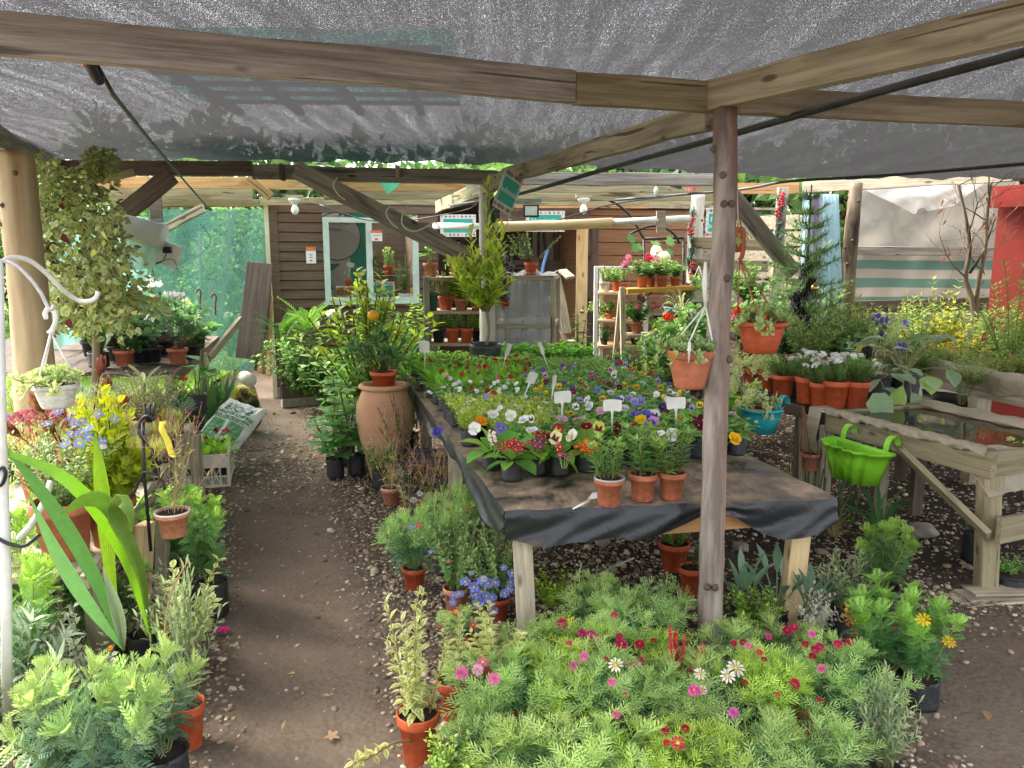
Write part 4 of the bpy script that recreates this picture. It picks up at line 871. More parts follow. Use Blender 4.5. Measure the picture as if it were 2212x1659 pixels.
rows = [(395, 150, 545, 8.2, .115, W_ORANGE, 'orange'), (397, 546, 700, 8.22, .115, W_ORANGE, 'bright orange'), (400, 702, 1050, 8.2, .115, W_ORANGE, 'orange brown'), (404, 1075, 1560, 8.25, .11, W_OLIVE, 'yellow'), (406, 1590, 1725, 8.25, .11, W_ORANGE, 'orange'),
  (414, 170, 545, 8.7, .1, W_OLIVE, 'greenish'), (420, 700, 1000, 8.7, .1, W_OLIVE, 'olive'), (424, 1075, 1560, 8.75, .1, W_OLIVE, 'olive green'), (427, 240, 545, 9.0, .08, W_OLIVE, 'pale'), (434, 560, 990, 9.1, .085, W_OLIVE, 'mossy'), (437, 1075, 1560, 9.2, .08, W_OLIVE, 'dull green'), (440, 300, 560, 9.1, .08, W_OLIVE, 'grey green')]
where = ['left of the shed', 'over the shed corner', 'over the shed window', 'over the shop entrance', 'right of the round post']
for (v, u0, u1, Y, h, m, c) in rows:
 w_ = where[0 if u1 < 560 else 1 if u1 < 720 else 2 if u1 < 1060 else 3 if u1 < 1570 else 4]; k = {'8': 'upper', '9': 'lower'}[str(Y)[0]] if Y < 8.5 or Y > 8.9 else 'middle'
 bm('roof_board', P(u0, v + 1, Y), P(u1, v, Y), .03, h, m, f'{c} {k} roof board {w_}', 'board')
def block(u, v, Y, w, h, ang, m, l):
 c = P(u, v, Y); d = AR([cos(ang), 0, -sin(ang)]); bm('roof_strut', c - d * w / 2, c + d * w / 2, .03, h, m, l, 'strut')
block(560, 405, 8.1, .3, .09, .7, W_ORANGE, 'short slanted strut nailed above the left shed corner'); block(1035, 412, 8.0, .34, .09, .6, W_OLIVE, 'short slanted strut left of the white bark post')
block(610, 372, 6.9, .14, .1, 1.57, W_DARK, 'dark upright block on the back cross beam over the shed')
block(860, 371, 6.95, .1, .1, 1.57, W_GREY, 'small upright cleat on the grey beam above the shed window')
bm('brace', P(640, 366, 6.75), P(1086, 597, 6.75), .07, .155, W_GREY, 'long grey diagonal brace falling across the shed window', 'brace')
bm('brace', P(372, 378, 6.7), P(248, 476, 6.7), .06, .15, W_DARK, 'dark brown diagonal brace at the back left', 'brace')
bm('brace', P(1570, 408, 7.2), P(1716, 592, 7.2), .05, .15, W_GREY, 'grey diagonal brace right of the round post', 'brace')
bm('brace', P(165, 394, 6.4), P(290, 374, 6.6), .03, .06, W_MOSS, 'thin mossy strut behind the climbing shrub', 'brace')
bm('brace', P(350, 498, 8.6), P(440, 450, 8.5), .05, .09, W_TAN, 'short tan brace in front of the green netting', 'brace')
bm('brace', P(1555, 412, 8.6), P(1640, 520, 8.6), .05, .1, W_OLIVE, 'olive brace behind the grey diagonal brace', 'brace')
for k, (u, v, up_) in enumerate(((735, 395, 0), (848, 455, 1), (880, 480, 2))):
 c = P(u, v + 12, 6.7); pts = [c + [-.02, 0, .09], c + [-.045, -.06, .02], c + [.0, -.07, -.06], c + [.05, -.05, -.1]]
 if k == 2: pts = [P(880, 445, 6.66), P(868, 470, 6.64), P(872, 490, 6.64), P(895, 500, 6.64), P(925, 488, 6.64), P(938, 478, 6.65), P(950, 492, 6.65)]
 m_ = MB(); m_.tube(curved(pts, 16), .006, 6, '#c9bc9a'); m_.build('twine', ROPE, None, ('short end of twine hanging from the upper part of the long brace', 'twine wound round the middle of the long grey brace', 'loose loop of pale twine on the long brace before the window')[k], 'twine')
def log(name, pts, r, mat, label, cat='post', n=20, knots=6, seg=30):
 c = curved(pts, seg); rr = np.interp(linspace(0, 1, seg), linspace(0, 1, len(r)), r) * (1 + rng.normal(0, .018, seg)); mb = MB(); mb.tube(c, rr, n)
 v = mb.v[-1]; v += NRM(v - np.repeat(c, n, 0)) * (rng.normal(0, .0015, (len(v), 1)))
 root = thing(name, label, cat, c[0]); o = mb.build('trunk', mat, root)
 for k in range(knots):
  i = rng.integers(3, seg - 3); a = rng.uniform(2.9, 6.2); d = AR([cos(a), sin(a), 0]); q = MB(); p = c[i] + d * rr[i] * .93
  q.tube([p, p + d * .012, p + d * .02], [.016, .014, .006], 8); q.build('knot', W_DARK, root)
 return root
def barkmat(name, c1, c2, c3, sc=(14, 14, 1.6), bmp=.5):
 m, N, L, out = nodes_of(name); tc = N('ShaderNodeTexCoord'); mp = N('ShaderNodeMapping', Scale=sc); L(tc.outputs['Object'], mp.inputs['Vector']); p = N('ShaderNodeBsdfPrincipled', Roughness=.8); p.inputs['Specular IOR Level'].default_value = .25
 a, f = noise_ramp(N, L, mp.outputs[0], 1.0, 6, c1, c2, .4, .6); n2 = N('ShaderNodeTexNoise', Scale=.45, Detail=5, Distortion=.6); L(mp.outputs[0], n2.inputs['Vector'])
 r = N('ShaderNodeValToRGB'); r.color_ramp.elements[0].position = .5; r.color_ramp.elements[1].position = .6; L(n2.outputs['Fac'], r.inputs['Fac']); mx = N('ShaderNodeMixRGB'); mx.inputs['Color2'].default_value = rgba(c3); L(r.outputs['Color'], mx.inputs['Fac']); L(a, mx.inputs['Color1'])
 L(mx.outputs['Color'], p.inputs['Base Color']); bump(N, L, f, bmp, .01, p); L(p.outputs[0], out.inputs['Surface']); return m
B_EUC, B_LOG, B_WHITE, B_RAW = barkmat('smooth_bark', '#72665f', '#a89c92', '#86695a'), barkmat('peeled_log', '#a08f70', '#b8a685', '#8a7454', (9, 9, .8), .25), barkmat('white_bark', '#b8b3aa', '#cfcbc2', '#8d8a84'), barkmat('rough_bark', '#6f604e', '#8a7a66', '#42382c', (16, 16, 2.5), .9)
log('round_post', [G(1531, 1440, -.02), P(1540, 1100, 3.04), P(1553, 700, 3.1), P(1566, 450, 3.16), P(1567, 236, 3.22)], [.052, .05, .047, .046, .047], B_EUC, 'smooth pinkish bark post standing at the near table edge', knots=9)
log('log_post', [at(88, 4.5, 0), P(72, 760, 4.5), P(48, 500, 4.5), P(32, 326, 4.5)], [.112, .106, .1, .098], B_LOG, 'thick peeled log post, light tan, at the left edge', n=28, knots=4)
log('bark_post', [at(1054, 7.05, 0), P(1052, 600, 7.05), P(1050, 388, 7.05)], [.075, .068, .066], B_WHITE, 'white flaking bark post behind the tall leafy tree', knots=3)
log('bark_post', [at(1815, 7.7, 0), P(1835, 560, 7.7), P(1850, 395, 7.7)], [.075, .07, .06], B_RAW, 'rough brown pole between the curtain and the plastic sheeting', knots=5)
log('bark_post', [at(1497, 8.7, 0), P(1500, 560, 8.7), P(1508, 420, 8.7)], [.09, .085, .075], B_WHITE, 'greenish white pole with the berry garland, left of the round post', knots=3)
def pipe(name, pts, r, mat, label, n=30, cat='pipe', **k): mb = MB(); mb.tube(curved(pts, n), r, 10); return mb.build(name, mat, None, label, cat)
pipe('water_pipe', [G(2330, 76, 2.34), G(2212, 113, 2.33), G(1900, 198, 2.29), G(1560, 296, 2.25), P(1320, 362, 5.2), P(1115, 420, 6.6), P(975, 445, 7.9)], .0155, PIPE, 'thick black pipe slung from the upper right to the sign')
pipe('water_pipe', [P(2330, 342, 5.4), P(2212, 354, 5.6), P(1900, 380, 6.4), P(1700, 392, 6.9), P(1590, 410, 7.6), P(1330, 432, 8.4)], .013, PIPE, 'thin black pipe along the right net edge above the curtain')
p0 = thing('water_pipe', 'black pipe with an orange clamp sloping down over the left path', 'pipe', P(165, 78, 2.55)); q = MB(); q.tube(curved([P(165, 78, 2.55), P(186, 122, 2.6), P(207, 168, 2.66), P(215, 172, 2.68), P(213, 158, 2.69)], 14), .0165, 12); q.build('pipe_end', PIPE, p0)
q = MB(); q.tube([P(205, 135, 2.63), P(245, 205, 3.2), P(330, 310, 5.0), P(405, 398, 7.4), P(455, 455, 8.4)], .0095, 8); q.build('tube', PIPE, p0)
q = MB(); q.tube([P(193, 138, 2.61) + 0, P(189, 132, 2.61)], .021, 12); q.build('clamp', plastic('#d4502a', .4), p0)
for (pts, l, r) in (([P(690, 442, 9.0), P(790, 475, 8.9), P(880, 476, 8.8), P(1000, 455, 8.4), P(1030, 440, 8.0)], 'thin sagging wire in front of the shed above the window', .006),
     ([P(1100, 475, 8.0), P(1180, 480, 8.0), P(1250, 462, 8.0), P(1330, 440, 8.0), P(1540, 412, 8.0)], 'thin wire looping past the hanging signs', .007),
     ([P(370, 585, 8.3), P(420, 560, 8.3), P(455, 520, 8.3), P(430, 480, 8.3)], 'thin black cable curling over the green netting', .004)):
 pipe('wire', pts, r, PIPE, l, cat='wire')
def plane_frame(a, b):
 """right / up / outward axes of an upright wall running from a to b (seen from the front, left to right)"""
 x = NRM(AR([b[0] - a[0], b[1] - a[1], 0.])); return x, AR([0, 0, 1.]), cross(x, [0, 0, 1.])
def on_plane(u, v, o, n):
 r = ray(u, v); t = n.dot(o - [0, 0, H0]) / n.dot(r); return r * t + [0, 0, H0]
def siding(name, a, b, z0, z1, pitch, mat, parent, holes=(), thick=.022, skip=None):
 """overlapping boards, each board its own slice of the one wall mesh; holes = (s0, s1, z0, z1)"""
 x, up, n = plane_frame(a, b); L = np.hypot(*(b - a)[:2]); mb = MB(); z = z0
 while z < z1 - .01:
  h = min(pitch, z1 - z); segs = [(0, L)]
  for (s0, s1, h0, h1) in holes:
   if z + h > h0 + .004 and z < h1 - .004:
    segs = [q for (p0, p1) in segs for q in ((p0, min(p1, s0)), (max(p0, s1), p1)) if q[1] - q[0] > .01]
  for (p0, p1) in segs:
   ms = max(1, int((p1 - p0) / .5)); ss = linspace(p0, p1, ms + 1)
   prof = [(0, 0), (thick, .004), (thick, .012), (thick * .55, h - .012), (.006, h - .004), (0, h)]
   V = AR([[a + x * s + n * q + up * (z + dz - a[2]) for (q, dz) in prof] for s in ss]); mb.grid(V, smooth=False)
  z += pitch
 return mb
SA, SB = G(597, 852), at(948, 9.75, 0); SA = AR([SA[0], 9.2, 0.]); SB[2] = 0
SA[0] = at(601, 9.2, 0)[0]
sx_, su_, sn_ = plane_frame(SA, SB)
shed = thing('shed', 'dark brown clapboard shed with a white framed shop window', 'shed', SA)
def wl(u, v): p = on_plane(u, v, SA, sn_); return float((p - SA).dot(sx_)), float(p[2])
w0, wz0 = wl(703, 654); w1, wz1 = wl(901, 472); LS = np.hypot(*(SB - SA)[:2])
def shedmat():
 m, N, L, out = nodes_of('stained_boards'); p = N('ShaderNodeBsdfPrincipled', Roughness=.62); tc = N('ShaderNodeTexCoord')
 mp = N('ShaderNodeMapping', Scale=(2.2, 2.2, 45)); L(tc.outputs['Object'], mp.inputs['Vector']); a, f = noise_ramp(N, L, mp.outputs[0], 1, 6, '#524030', '#705844', .35, .65)
 n2 = N('ShaderNodeTexNoise', Scale=1.7, Detail=5); L(tc.outputs['Object'], n2.inputs['Vector']); mr = N('ShaderNodeMapRange'); mr.inputs['To Min'].default_value = .7; mr.inputs['To Max'].default_value = 1.25; L(n2.outputs['Fac'], mr.inputs['Value'])
 mu = N('ShaderNodeMixRGB', _blend_type='MULTIPLY', Fac=1); L(a, mu.inputs['Color1']); L(mr.outputs[0], mu.inputs['Color2']); L(mu.outputs[0], p.inputs['Base Color']); bump(N, L, f, .3, .006, p); L(p.outputs[0], out.inputs['Surface']); return m
SHEDM = shedmat()
def hutmat():
 m = SHEDM.copy(); m.name = 'hut_boards'
 for n in m.node_tree.nodes:
  if n.type == 'VALTORGB': n.color_ramp.elements[0].color = rgba('#7b5638'); n.color_ramp.elements[1].color = rgba('#976c48')
 return m
HUTM = hutmat()
siding('wall', SA, SB, .05, 2.30, .113, SHEDM, shed, [(w0, w1, wz0, wz1)]).build('wall', SHEDM, shed)
mb = MB()   # the rest of the shed: side, back, front roof strip, interior linings
Bk = -sn_ * 2.6
mb.bar(SA + Bk / 2 + [0, 0, 1.15] - sn_ * 1.3, SA + Bk / 2 + [0, 0, 1.15] + sn_ * 1.27, .06, 2.2); mb.bar(SB + Bk / 2 + [0, 0, 1.15] - sn_ * 1.3, SB + Bk / 2 + [0, 0, 1.15] + sn_ * 1.27, .06, 2.2)
mb.bar(SA + Bk + [0, 0, 1.15], SB + Bk + [0, 0, 1.15], .05, 2.2); mb.build('back_wall', SHEDM, shed)
mb = MB(); mb.bar(SA + Bk / 2 + [0, 0, 2.32] + sx_ * LS / 2 + sn_ * .7, SA + Bk / 2 + [0, 0, 2.32] + sx_ * LS / 2 + sn_ * 1.32, LS + .1, .04); mb.build('roof', W_DARK, shed)  # front strip only; roof left open behind to light the interior
mb = MB(); mb.bar(SA - sx_ * .03 + sn_ * .012, SA - sx_ * .03 + sn_ * .012 + [0, 0, 2.3], .05, .075, up=sn_); mb.build('corner_trim', plain('cream_trim', '#c9c2a4', '#dcd6ba', .5, 8), shed)
mb = MB(); mb.bar(SA + sx_ * .04 + sn_ * .028, SA + sx_ * .04 + sn_ * .028 + [0, 0, 2.28], .012, .1, up=sx_); mb.build('corner_board', SHEDM, shed)
mb = MB(); mb.tube([SA - sx_ * .05 + sn_ * .06 + [0, 0, 1.0], SA - sx_ * .05 + sn_ * .1 + [0, 0, 1.0], SA - sx_ * .11 + sn_ * .1 + [0, 0, 1.0]], .014, 8); mb.build('tap', WHITEPAINT, shed)
mb = MB(); mb.bar(SA + sn_ * .04 + [0, 0, .06], SB + sn_ * .04 + [0, 0, .06], .1, .12); mb.build('plinth', plain('concrete', '#8a857c', '#a39d92', .9, 20, .3), shed)
win = MB()
def SW(s, z, d=0.0): return SA + sx_ * s + su_ * z + sn_ * d
FRAME = plain('pale_aluminium', '#bdd0c8', '#d0e0da', .35, 6, .02)
fw = thing('window', None, None, (0, 0, 0)); fw.parent = shed; del_ = fw
bpy.data.objects.remove(fw)
mid = w0 + (w1 - w0) * .475
for (a_, b_) in ((SW(w0 + .035, wz0), SW(w0 + .035, wz1)), (SW(w1 - .035, wz0), SW(w1 - .035, wz1)), (SW(mid, wz0), SW(mid, wz1))): win.bar(a_ + sn_ * .03, b_ + sn_ * .03, .07, .07 if a_ is not None else 0, up=sn_)
for z in (wz0 + .03, wz1 - .03): win.bar(SW(w0 + .07, z, .03), SW(w1 - .07, z, .03), .068, .06)
win.bar(SW(w0 - .02, wz0 - .012, .045), SW(w1 + .02, wz0 - .012, .045), .05, .022)
window = win.build('window', FRAME, shed)
GLASS = film_mat('window_glass', '#20262a', 0, .04, .0);
def glassm():
 m, N, L, out = nodes_of('glass_pane'); g = N('ShaderNodeBsdfGlossy', Roughness=.03); t = N('ShaderNodeBsdfTransparent'); t.inputs['Color'].default_value = (.82, .87, .85, 1); f = N('ShaderNodeFresnel', IOR=1.45)
 mx = N('ShaderNodeMixShader'); L(f.outputs[0], mx.inputs[0]); L(t.outputs[0], mx.inputs[1]); L(g.outputs[0], mx.inputs[2]); L(mx.outputs[0], out.inputs['Surface']); return m
GLASSM = glassm()
for (s0, s1, d) in ((w0 + .07, mid - .035, .012), (mid + .035, w1 - .07, .02)):
 g = MB(); g.grid([[SW(s0, wz0 + .06, d), SW(s1, wz0 + .06, d)], [SW(s0, wz1 - .06, d), SW(s1, wz1 - .06, d)]]); g.build('pane', GLASSM, window)
g = MB(); g.box(SW(mid + .045, (wz0 + wz1) / 2 - .03, .07), (.02, .02, .09)); g.build('latch', BLACKM, window)
def flat_sign(name, label, cat, c, x, up, w, h, mat, group=None):
 root = thing(name, label, cat, c, group); n = cross(x, up); mb = MB(); M = stack([x, up, n], 1); mb.box((0, 0, 0), (w, h, .004)); o = bpy.data.objects.new('board', mb.mesh('board', mat)); col_.objects.link(o); o.parent = root; orient(o, M, (0, 0, 0)); return root, M
def dec(root, M, mb, name, mat, d=.0035):
 o = bpy.data.objects.new(name, mb.mesh(name, mat)); col_.objects.link(o); o.parent = root; orient(o, M, M[:, 2] * d); return o
def poly(mb, pts, col): pts = [(p[0], p[1], 0) for p in pts]; mb.add(AR(pts), [[list(range(len(pts)))]], lin(col), False)
def rect(mb, x, y, w, h, col, r=0): poly(mb, [(x - w / 2, y - h / 2), (x + w / 2, y - h / 2), (x + w / 2, y + h / 2), (x - w / 2, y + h / 2)], col)
def disc(mb, x, y, rx, ry, col, n=24): poly(mb, [(x + rx * cos(i * 2 * PI / n), y + ry * sin(i * 2 * PI / n)) for i in range(n)], col)
def leaf2d(mb, x, y, l, w, a, col): c, s = cos(a), sin(a); poly(mb, [(x + c * t * l - s * q * w, y + s * t * l + c * q * w) for t, q in ((0, 0), (.3, .42), (.6, .45), (1, 0), (.6, -.45), (.3, -.42))], col)
def writing(root, M, s, size, x, y, mat, d=.006, off=0.0, rot=0):
 me = text_mesh(s, size, mat, .0004, off); o = bpy.data.objects.new('lettering', me); col_.objects.link(o); o.parent = root
 Rz = AR([[cos(rot), -sin(rot), 0], [sin(rot), cos(rot), 0], [0, 0, 1]]); orient(o, M @ Rz, M @ AR([x, y, d])); return o
SIGNW = plain('sign_white', '#e6e4e6', '#efeef0', .35, 5, 0); LETW = plain('letter_white', '#e4f2ee', '#eef8f4', .4, 5, 0); LETG = plain('letter_green', '#3f7a4c', '#4a8a58', .6, 20, 0); LETK = plain('letter_dark', '#3a3634', '#464240', .6, 20, 0)
def leafy_sign(label, c, x, up, w, h, words, sizes, ys, teal=('#3fb3a4',), pan=None, seed=1):
 root, M = flat_sign('hanging_sign', label, 'sign', c, x, up, w, h, SIGNW); r = random.Random(seed); mb = MB(); tb = MB()
 pw, ph = pan or (.82, .62)
 for k in range(9):
  cx = (-.45 + .9 * k / 8) * w
  for sy in (1, -1):
   cy = sy * h * .41; kind = (k + (sy > 0)) % 4; col = ['#d8485c', '#e2a24a', '#2f7a44', '#6f8f98'][kind]
   nn = 6 if kind != 1 else 4
   for i in range(nn): leaf2d(mb, cx, cy, h * .085, h * .03, i * 2 * PI / nn + k, col)
 for sx in (-1, 1):
  for k in range(5): leaf2d(mb, sx * w * .46, (-.3 + .15 * k) * h, h * .08, h * .022, (1.2 if sx < 0 else 1.9) + .3 * k, '#4a7a5c' if k % 2 else '#3d4f5a')
 dec(root, M, mb, 'leaf_print', PAINTED, .0028); rect(tb, 0, 0, w * pw, h * ph, teal[0]); dec(root, M, tb, 'panel', PAINTED, .0036)
 for s, z, y in zip(words, sizes, ys): writing(root, M, s, z * h, 0, y * h, LETW, .0042, .0)
 return root, M
X1 = AR([1., 0, 0]); U1 = AR([0, 0, 1.])
def sign_px(label, u0, v0, u1, v1, Y, yaw, words, sizes, ys, seed=1, roll=0.0, pan=None):
 c = P((u0 + u1) / 2, (v0 + v1) / 2, Y); k = mm(1, c); x = AR([cos(yaw) * cos(roll), -sin(yaw) * cos(roll), sin(roll)]); up = NRM(AR([-sin(roll), 0, cos(roll)])); up = NRM(up - x * up.dot(x))
 return leafy_sign(label, c, x, up, (u1 - u0) * k / cos(yaw), (v1 - v0) * k, words, sizes, ys, seed=seed, pan=pan)
sm, M_ = sign_px('teal sign reading Medicinales hanging from the rafter, turned sideways', 1078, 372, 1118, 458, 5.9, -1.0, ['Medicinales'], [.2], [0], 2, -.28)
q = MB(); q.tube([P(1103, 455, 5.9), P(1095, 488, 5.95)], .004, 6); q.build('cord', ROPE, sm)
sign_px('teal sign reading Maceteros half hidden by the tall leafy tree', 951, 464, 1028, 511, 9.4, 0, ['Maceteros'], [.3], [.02], 3)
sign_px('teal sign reading Nutrientes behind the bamboo pole', 1136, 456, 1220, 500, 8.6, -.05, ['Nutrientes', 'y sustratos'], [.32, .26], [.04, -.2], 4)
sign_px('teal sign beginning Plantas de, cut off by the round post', 1525, 450, 1585, 512, 8.2, 0, ['Plantas', 'de interior'], [.24, .2], [.1, -.12], 5)
bc = SW((w0 + mid) / 2 - .06, (wz0 + wz1) / 2 + .12, -.75)
bn, Mb = flat_sign('banner', 'printed banner with a large oval nursery emblem inside the shed window', 'banner', bc, sx_, U1, .75, 1.25, plain('banner_white', '#a9a4a4', '#b8b3b3', .6, 4, 0))
tb = MB(); rect(tb, .3, .0, .28, 1.15, '#2c8a78'); disc(tb, 0, .18, .31, .31, '#4c5358', 40); dec(bn, Mb, tb, 'print', PAINTED); tb = MB(); disc(tb, 0, .18, .295, .295, '#b5aeac', 40);
for i in range(9): leaf2d(tb, -.24, -.28, .3, .09, .4 + i * .62, '#3f6f4c'); leaf2d(tb, -.3, .5, .14, .05, i * .7, '#4a6a58'); leaf2d(tb, .1, .55, .15, .05, i * .7, '#3f6a5c')
dec(bn, Mb, tb, 'emblem', PAINTED, .005)
writing(bn, Mb, 'Tuchino', .085, .02, .36, LETK, .0065); writing(bn, Mb, 'Vivero', .06, -.02, .27, LETK, .0065)
cn = MB(); cn.bar(SW(w0 - .1, wz0 - .03, -.2), SW(w1 + .1, wz0 - .03, -.2), .38, .04); tag(cn.build('counter', W_TAN, None), 'wooden counter just inside the shed window', 'counter')
sh_ = MB(); sh_.bar(SW(mid - .1, wz0 + .28, -1.0), SW(w1, wz0 + .28, -1.0), .25, .03); tag(sh_.build('shelf', W_DARK), 'dark shelf against the back wall inside the shed', 'shelf')
def tub(label, s, z, w, h, c, top=None):
 r_ = thing('tub', label, 'tub', SW(s, z, -.13)); q = MB(); q.lathe([(.3 * w, 0), (.4 * w, .01), (.47 * w, h * .92), (.001, h * .92)], 20, SW(s, z, -.13)); q.build('jar', plastic(c, .3), r_)
 q = MB(); q.lathe([(.5 * w, h * .9), (.5 * w, h), (.001, h)], 20, SW(s, z, -.13)); q.build('lid', WHITEP if top else plastic('#d8c9a8', .35), r_)
zc = wz0 + .02 - .03 + .02
s_ = lambda u: wl(u, 640)[0]
tub('amber lidded tub, lower left of the four on the counter', s_(738), wz0 - .01, .1, .085, '#b5783c'); tub('pale amber tub, lower right of the four on the counter', s_(757), wz0 - .01, .1, .085, '#c9a070')
tub('amber tub with a white lid, upper left of the four on the counter', s_(737), wz0 + .078, .1, .11, '#8f5a30', 1); tub('amber tub with a paper label, upper right of the four on the counter', s_(756), wz0 + .078, .1, .11, '#a06c3a')
k = mm(1, SW(.8, 1.3))
pt = plant('potted_seedling', 'small orange pot with a white tag standing on the tubs in the window', 'plant', SW(s_(754), wz0 + .19, -.13), 'philodendron', 14 * k, 20 * k, ('o', 17 * k, 15 * k))
def tag_obj(name, label, p, hh, w, h, lean=(0, 0), yaw=0, grp=None, parent=None):
 """white T-shaped plant label: a curved plate on a stake"""
 root = parent or thing(name, label, 'plant label', p, grp); x = AR([cos(yaw), sin(yaw), 0]); up = NRM(AR([lean[0], lean[1], 1.])); x = NRM(x - up * up.dot(x)); n = cross(x, up)
 top = asarray(p) + up * hh; mb = MB(); u = linspace(-.5, .5, 9);
 prof = [(-h * .5, .78), (-h * .42, .96), (0, 1.0), (h * .4, 1.0), (h * .5, .94)]
 for s in (1, -1): mb.grid(AR([[top + x * (q * w * f) + up * (z - .06 * h * (2 * q) ** 2) + n * (.0016 * s + .02 * w * (2 * q) ** 2) for q in u][::s] for z, f in prof]))
 mb.build('plate', WHITEPAINT, root); mb = MB(); mb.tube([asarray(p) - up * .02, top - up * h * .7, top - up * h * .45], [.003, .006, .012], 6); mb.build('stake', WHITEPAINT, root); return root
tag_obj('plant_label', 'white label standing in the small orange pot behind the window', SW(s_(754), wz0 + .3, -.1), .16, .095, .055, (.25, 0))
plant('potted_plant', 'purple pot with striped leaves on the shelf inside the shed', 'plant', SW(s_(797) + .1, wz0 + .3, -1.0), 'spider', .2, .18, ('v', .17, .17)); plant('potted_plant', 'red pot with a dark plant on the shelf inside the shed', 'plant', SW(s_(845) + .1, wz0 + .3, -1.0), 'pinks', .14, .26, ('o', .13, .13))
plant('potted_plant', 'tall grey leaved plant in a white pot inside the window right end', 'plant', SW(s_(878), wz0 - .01, -.22), 'tall_herb', .22, .48, ('w', .15, .1))
b_ = thing('bottle', 'yellow bottle with a blue cap at the window right end', 'bottle', SW(s_(897) - .02, wz0 - .01, -.06)); q = MB(); q.lathe([(.001, 0), (.034, 0), (.036, .02), (.036, .14), (.02, .18), (.001, .18)], 16, SW(s_(897) - .02, wz0 - .01, -.06)); q.build('body', plastic('#e2a82a', .35), b_); q = MB(); q.lathe([(.014, .18), (.014, .215), (.001, .215)], 12, SW(s_(897) - .02, wz0 - .01, -.06)); q.build('cap', plastic('#2a4aa0', .35), b_)
o_ = MB(); o_.lathe([(.001, 0), (.03, .01), (.045, .045), (.03, .08), (.001, .09)], 16, SW(s_(782), wz0 - .01, -.08)); tag(o_.build('orange', plastic('#e08a24', .5)), 'orange fruit lying on the counter behind the window', 'fruit')
cj, Mc = leafy_sign('teal sign reading Caja standing in the shed window', SW((s_(829)), wz0 + .125, -.03), sx_, U1, .28, .24, ['Caja'], [.36], [.02], seed=6, pan=(.86, .66))
def card(label, u0, v0, u1, v1, d, nm='payment_sticker'):
 (a, z1), (b, z0) = wl(u0, v0), wl(u1, v1); w, h = b - a, z1 - z0; root, M = flat_sign(nm, label, 'sticker', SW((a + b) / 2, (z0 + z1) / 2, d), sx_, U1, w, h, SIGNW); mb = MB(); rect(mb, 0, h * .5 - h * .12, w * .99, h * .24, '#d87838'); rect(mb, 0, h * .38, w * .6, h * .035, '#f2d9c4')
 rect(mb, -w * .12 if h < 1.5 * w else 0, h * .02, w * .3, h * .09, '#a9b3c9'); rect(mb, w * .2 if h < 1.5 * w else 0, (h * .02 if h < 1.5 * w else -h * .13), w * .34, h * .05, '#6a7fb4'); disc(mb, -w * .06, -h * .32, w * .09, w * .09, '#d8452c'); disc(mb, w * .06, -h * .32, w * .09, w * .09, '#e8923a'); dec(root, M, mb, 'print', PAINTED, .0032)
card('white and orange payment sticker on the shed boards left of the window', 660, 533, 683, 569, .03); card('small white and orange payment sticker on the window glass', 799, 498, 824, 521, .085)
r_, M_ = flat_sign('card', 'low white card standing at the right of the window sill', 'card', SW(s_(884), wz0 + .05, .0), sx_, U1, .2, .08, SIGNW); mb = MB(); rect(mb, -.05, 0, .06, .03, '#a9b3c9'); rect(mb, .0, 0, .04, .025, '#6a7fb4'); disc(mb, .045, 0, .014, .014, '#d8452c'); disc(mb, .062, 0, .014, .014, '#e8923a'); rect(mb, .088, 0, .024, .08, '#d87838'); dec(r_, M_, mb, 'print', PAINTED)
def bulb(label, u, v, Y):
 p = P(u, v, Y); k = mm(1, p); root = thing('light_bulb', label, 'bulb', p); q = MB(); q.lathe([(.001, -20 * k), (6 * k, -17 * k), (8.5 * k, -10 * k), (6.5 * k, -3 * k), (4 * k, 1 * k), (4 * k, 4 * k)], 18, p); q.build('glass', plain('opal_glass', '#dfe0da', '#eeefe8', .2, 4, 0), root); q = MB(); q.lathe([(4 * k, 2 * k), (13 * k, 10 * k), (14 * k, 15 * k), (.001, 15 * k)], 18, p); q.build('holder', WHITEP, root); q = MB(); q.box(p + [0, 0, 19 * k], (34 * k, .08, 6 * k)); q.build('mount', W_OLIVE, root)
bulb('white bulb with its holder over the shed left of the window', 637, 444, 8.95); bulb('white bulb hanging over the entrance, centre back', 1261, 443, 8.3)
fl_ = thing('floodlight', 'small black floodlight under the roof beside the medicinal plants sign', 'floodlight', P(1147, 456, 8.1)); c = P(1147, 456, 8.1); k = mm(1, c); q = MB(); q.box(c, (34 * k, .08, 26 * k)); q.build('housing', BLACKM, fl_); q = MB(); q.box(c + [0, -.045, 0], (26 * k, .012, 19 * k)); q.build('glass', plain('flood_glass', '#9aa59c', '#b5bfb6', .15, 5, 0), fl_); q = MB(); q.bar(c + [-.2, 0, 22 * k], c + [22 * k, 0, 22 * k], .05, 8 * k); q.build('bracket', plain('green_bar', '#4c5a48', '#5a6a55', .6), fl_)
c = P(1463, 393, 7.9); k = mm(1, c); so = thing('solar_lamp', 'black square solar lamp hung on the roof board', 'lamp', c); q = MB(); q.box(c, (24 * k, .03, 26 * k), Matrix.Rotation(.25, 3, 'Y')); q.build('case', BLACKM, so); q = MB(); q.tube(curved([c + [-.05, 0, -.03], c + [-.09, 0, -.07], c + [-.05, 0, -.09]], 8), .003, 5); q.build('cable', PIPE, so)
c = P(1494, 396, 7.9); q = MB();
for i in range(7): a = i * .9; q.leaves(T_BROAD, [c + [0, 0, .04]], [[cos(a), sin(a), -.9]], [[cos(a), sin(a), .5]], .13, lin('#d58a80'))
q.tube([c + [0, 0, .03], c + [.01, 0, .1]], .008, 6, '#e8b0a8'); tag(q.build('paper_flower', PETAL), 'pink cloth flower ornament pinned to the roof board', 'ornament')
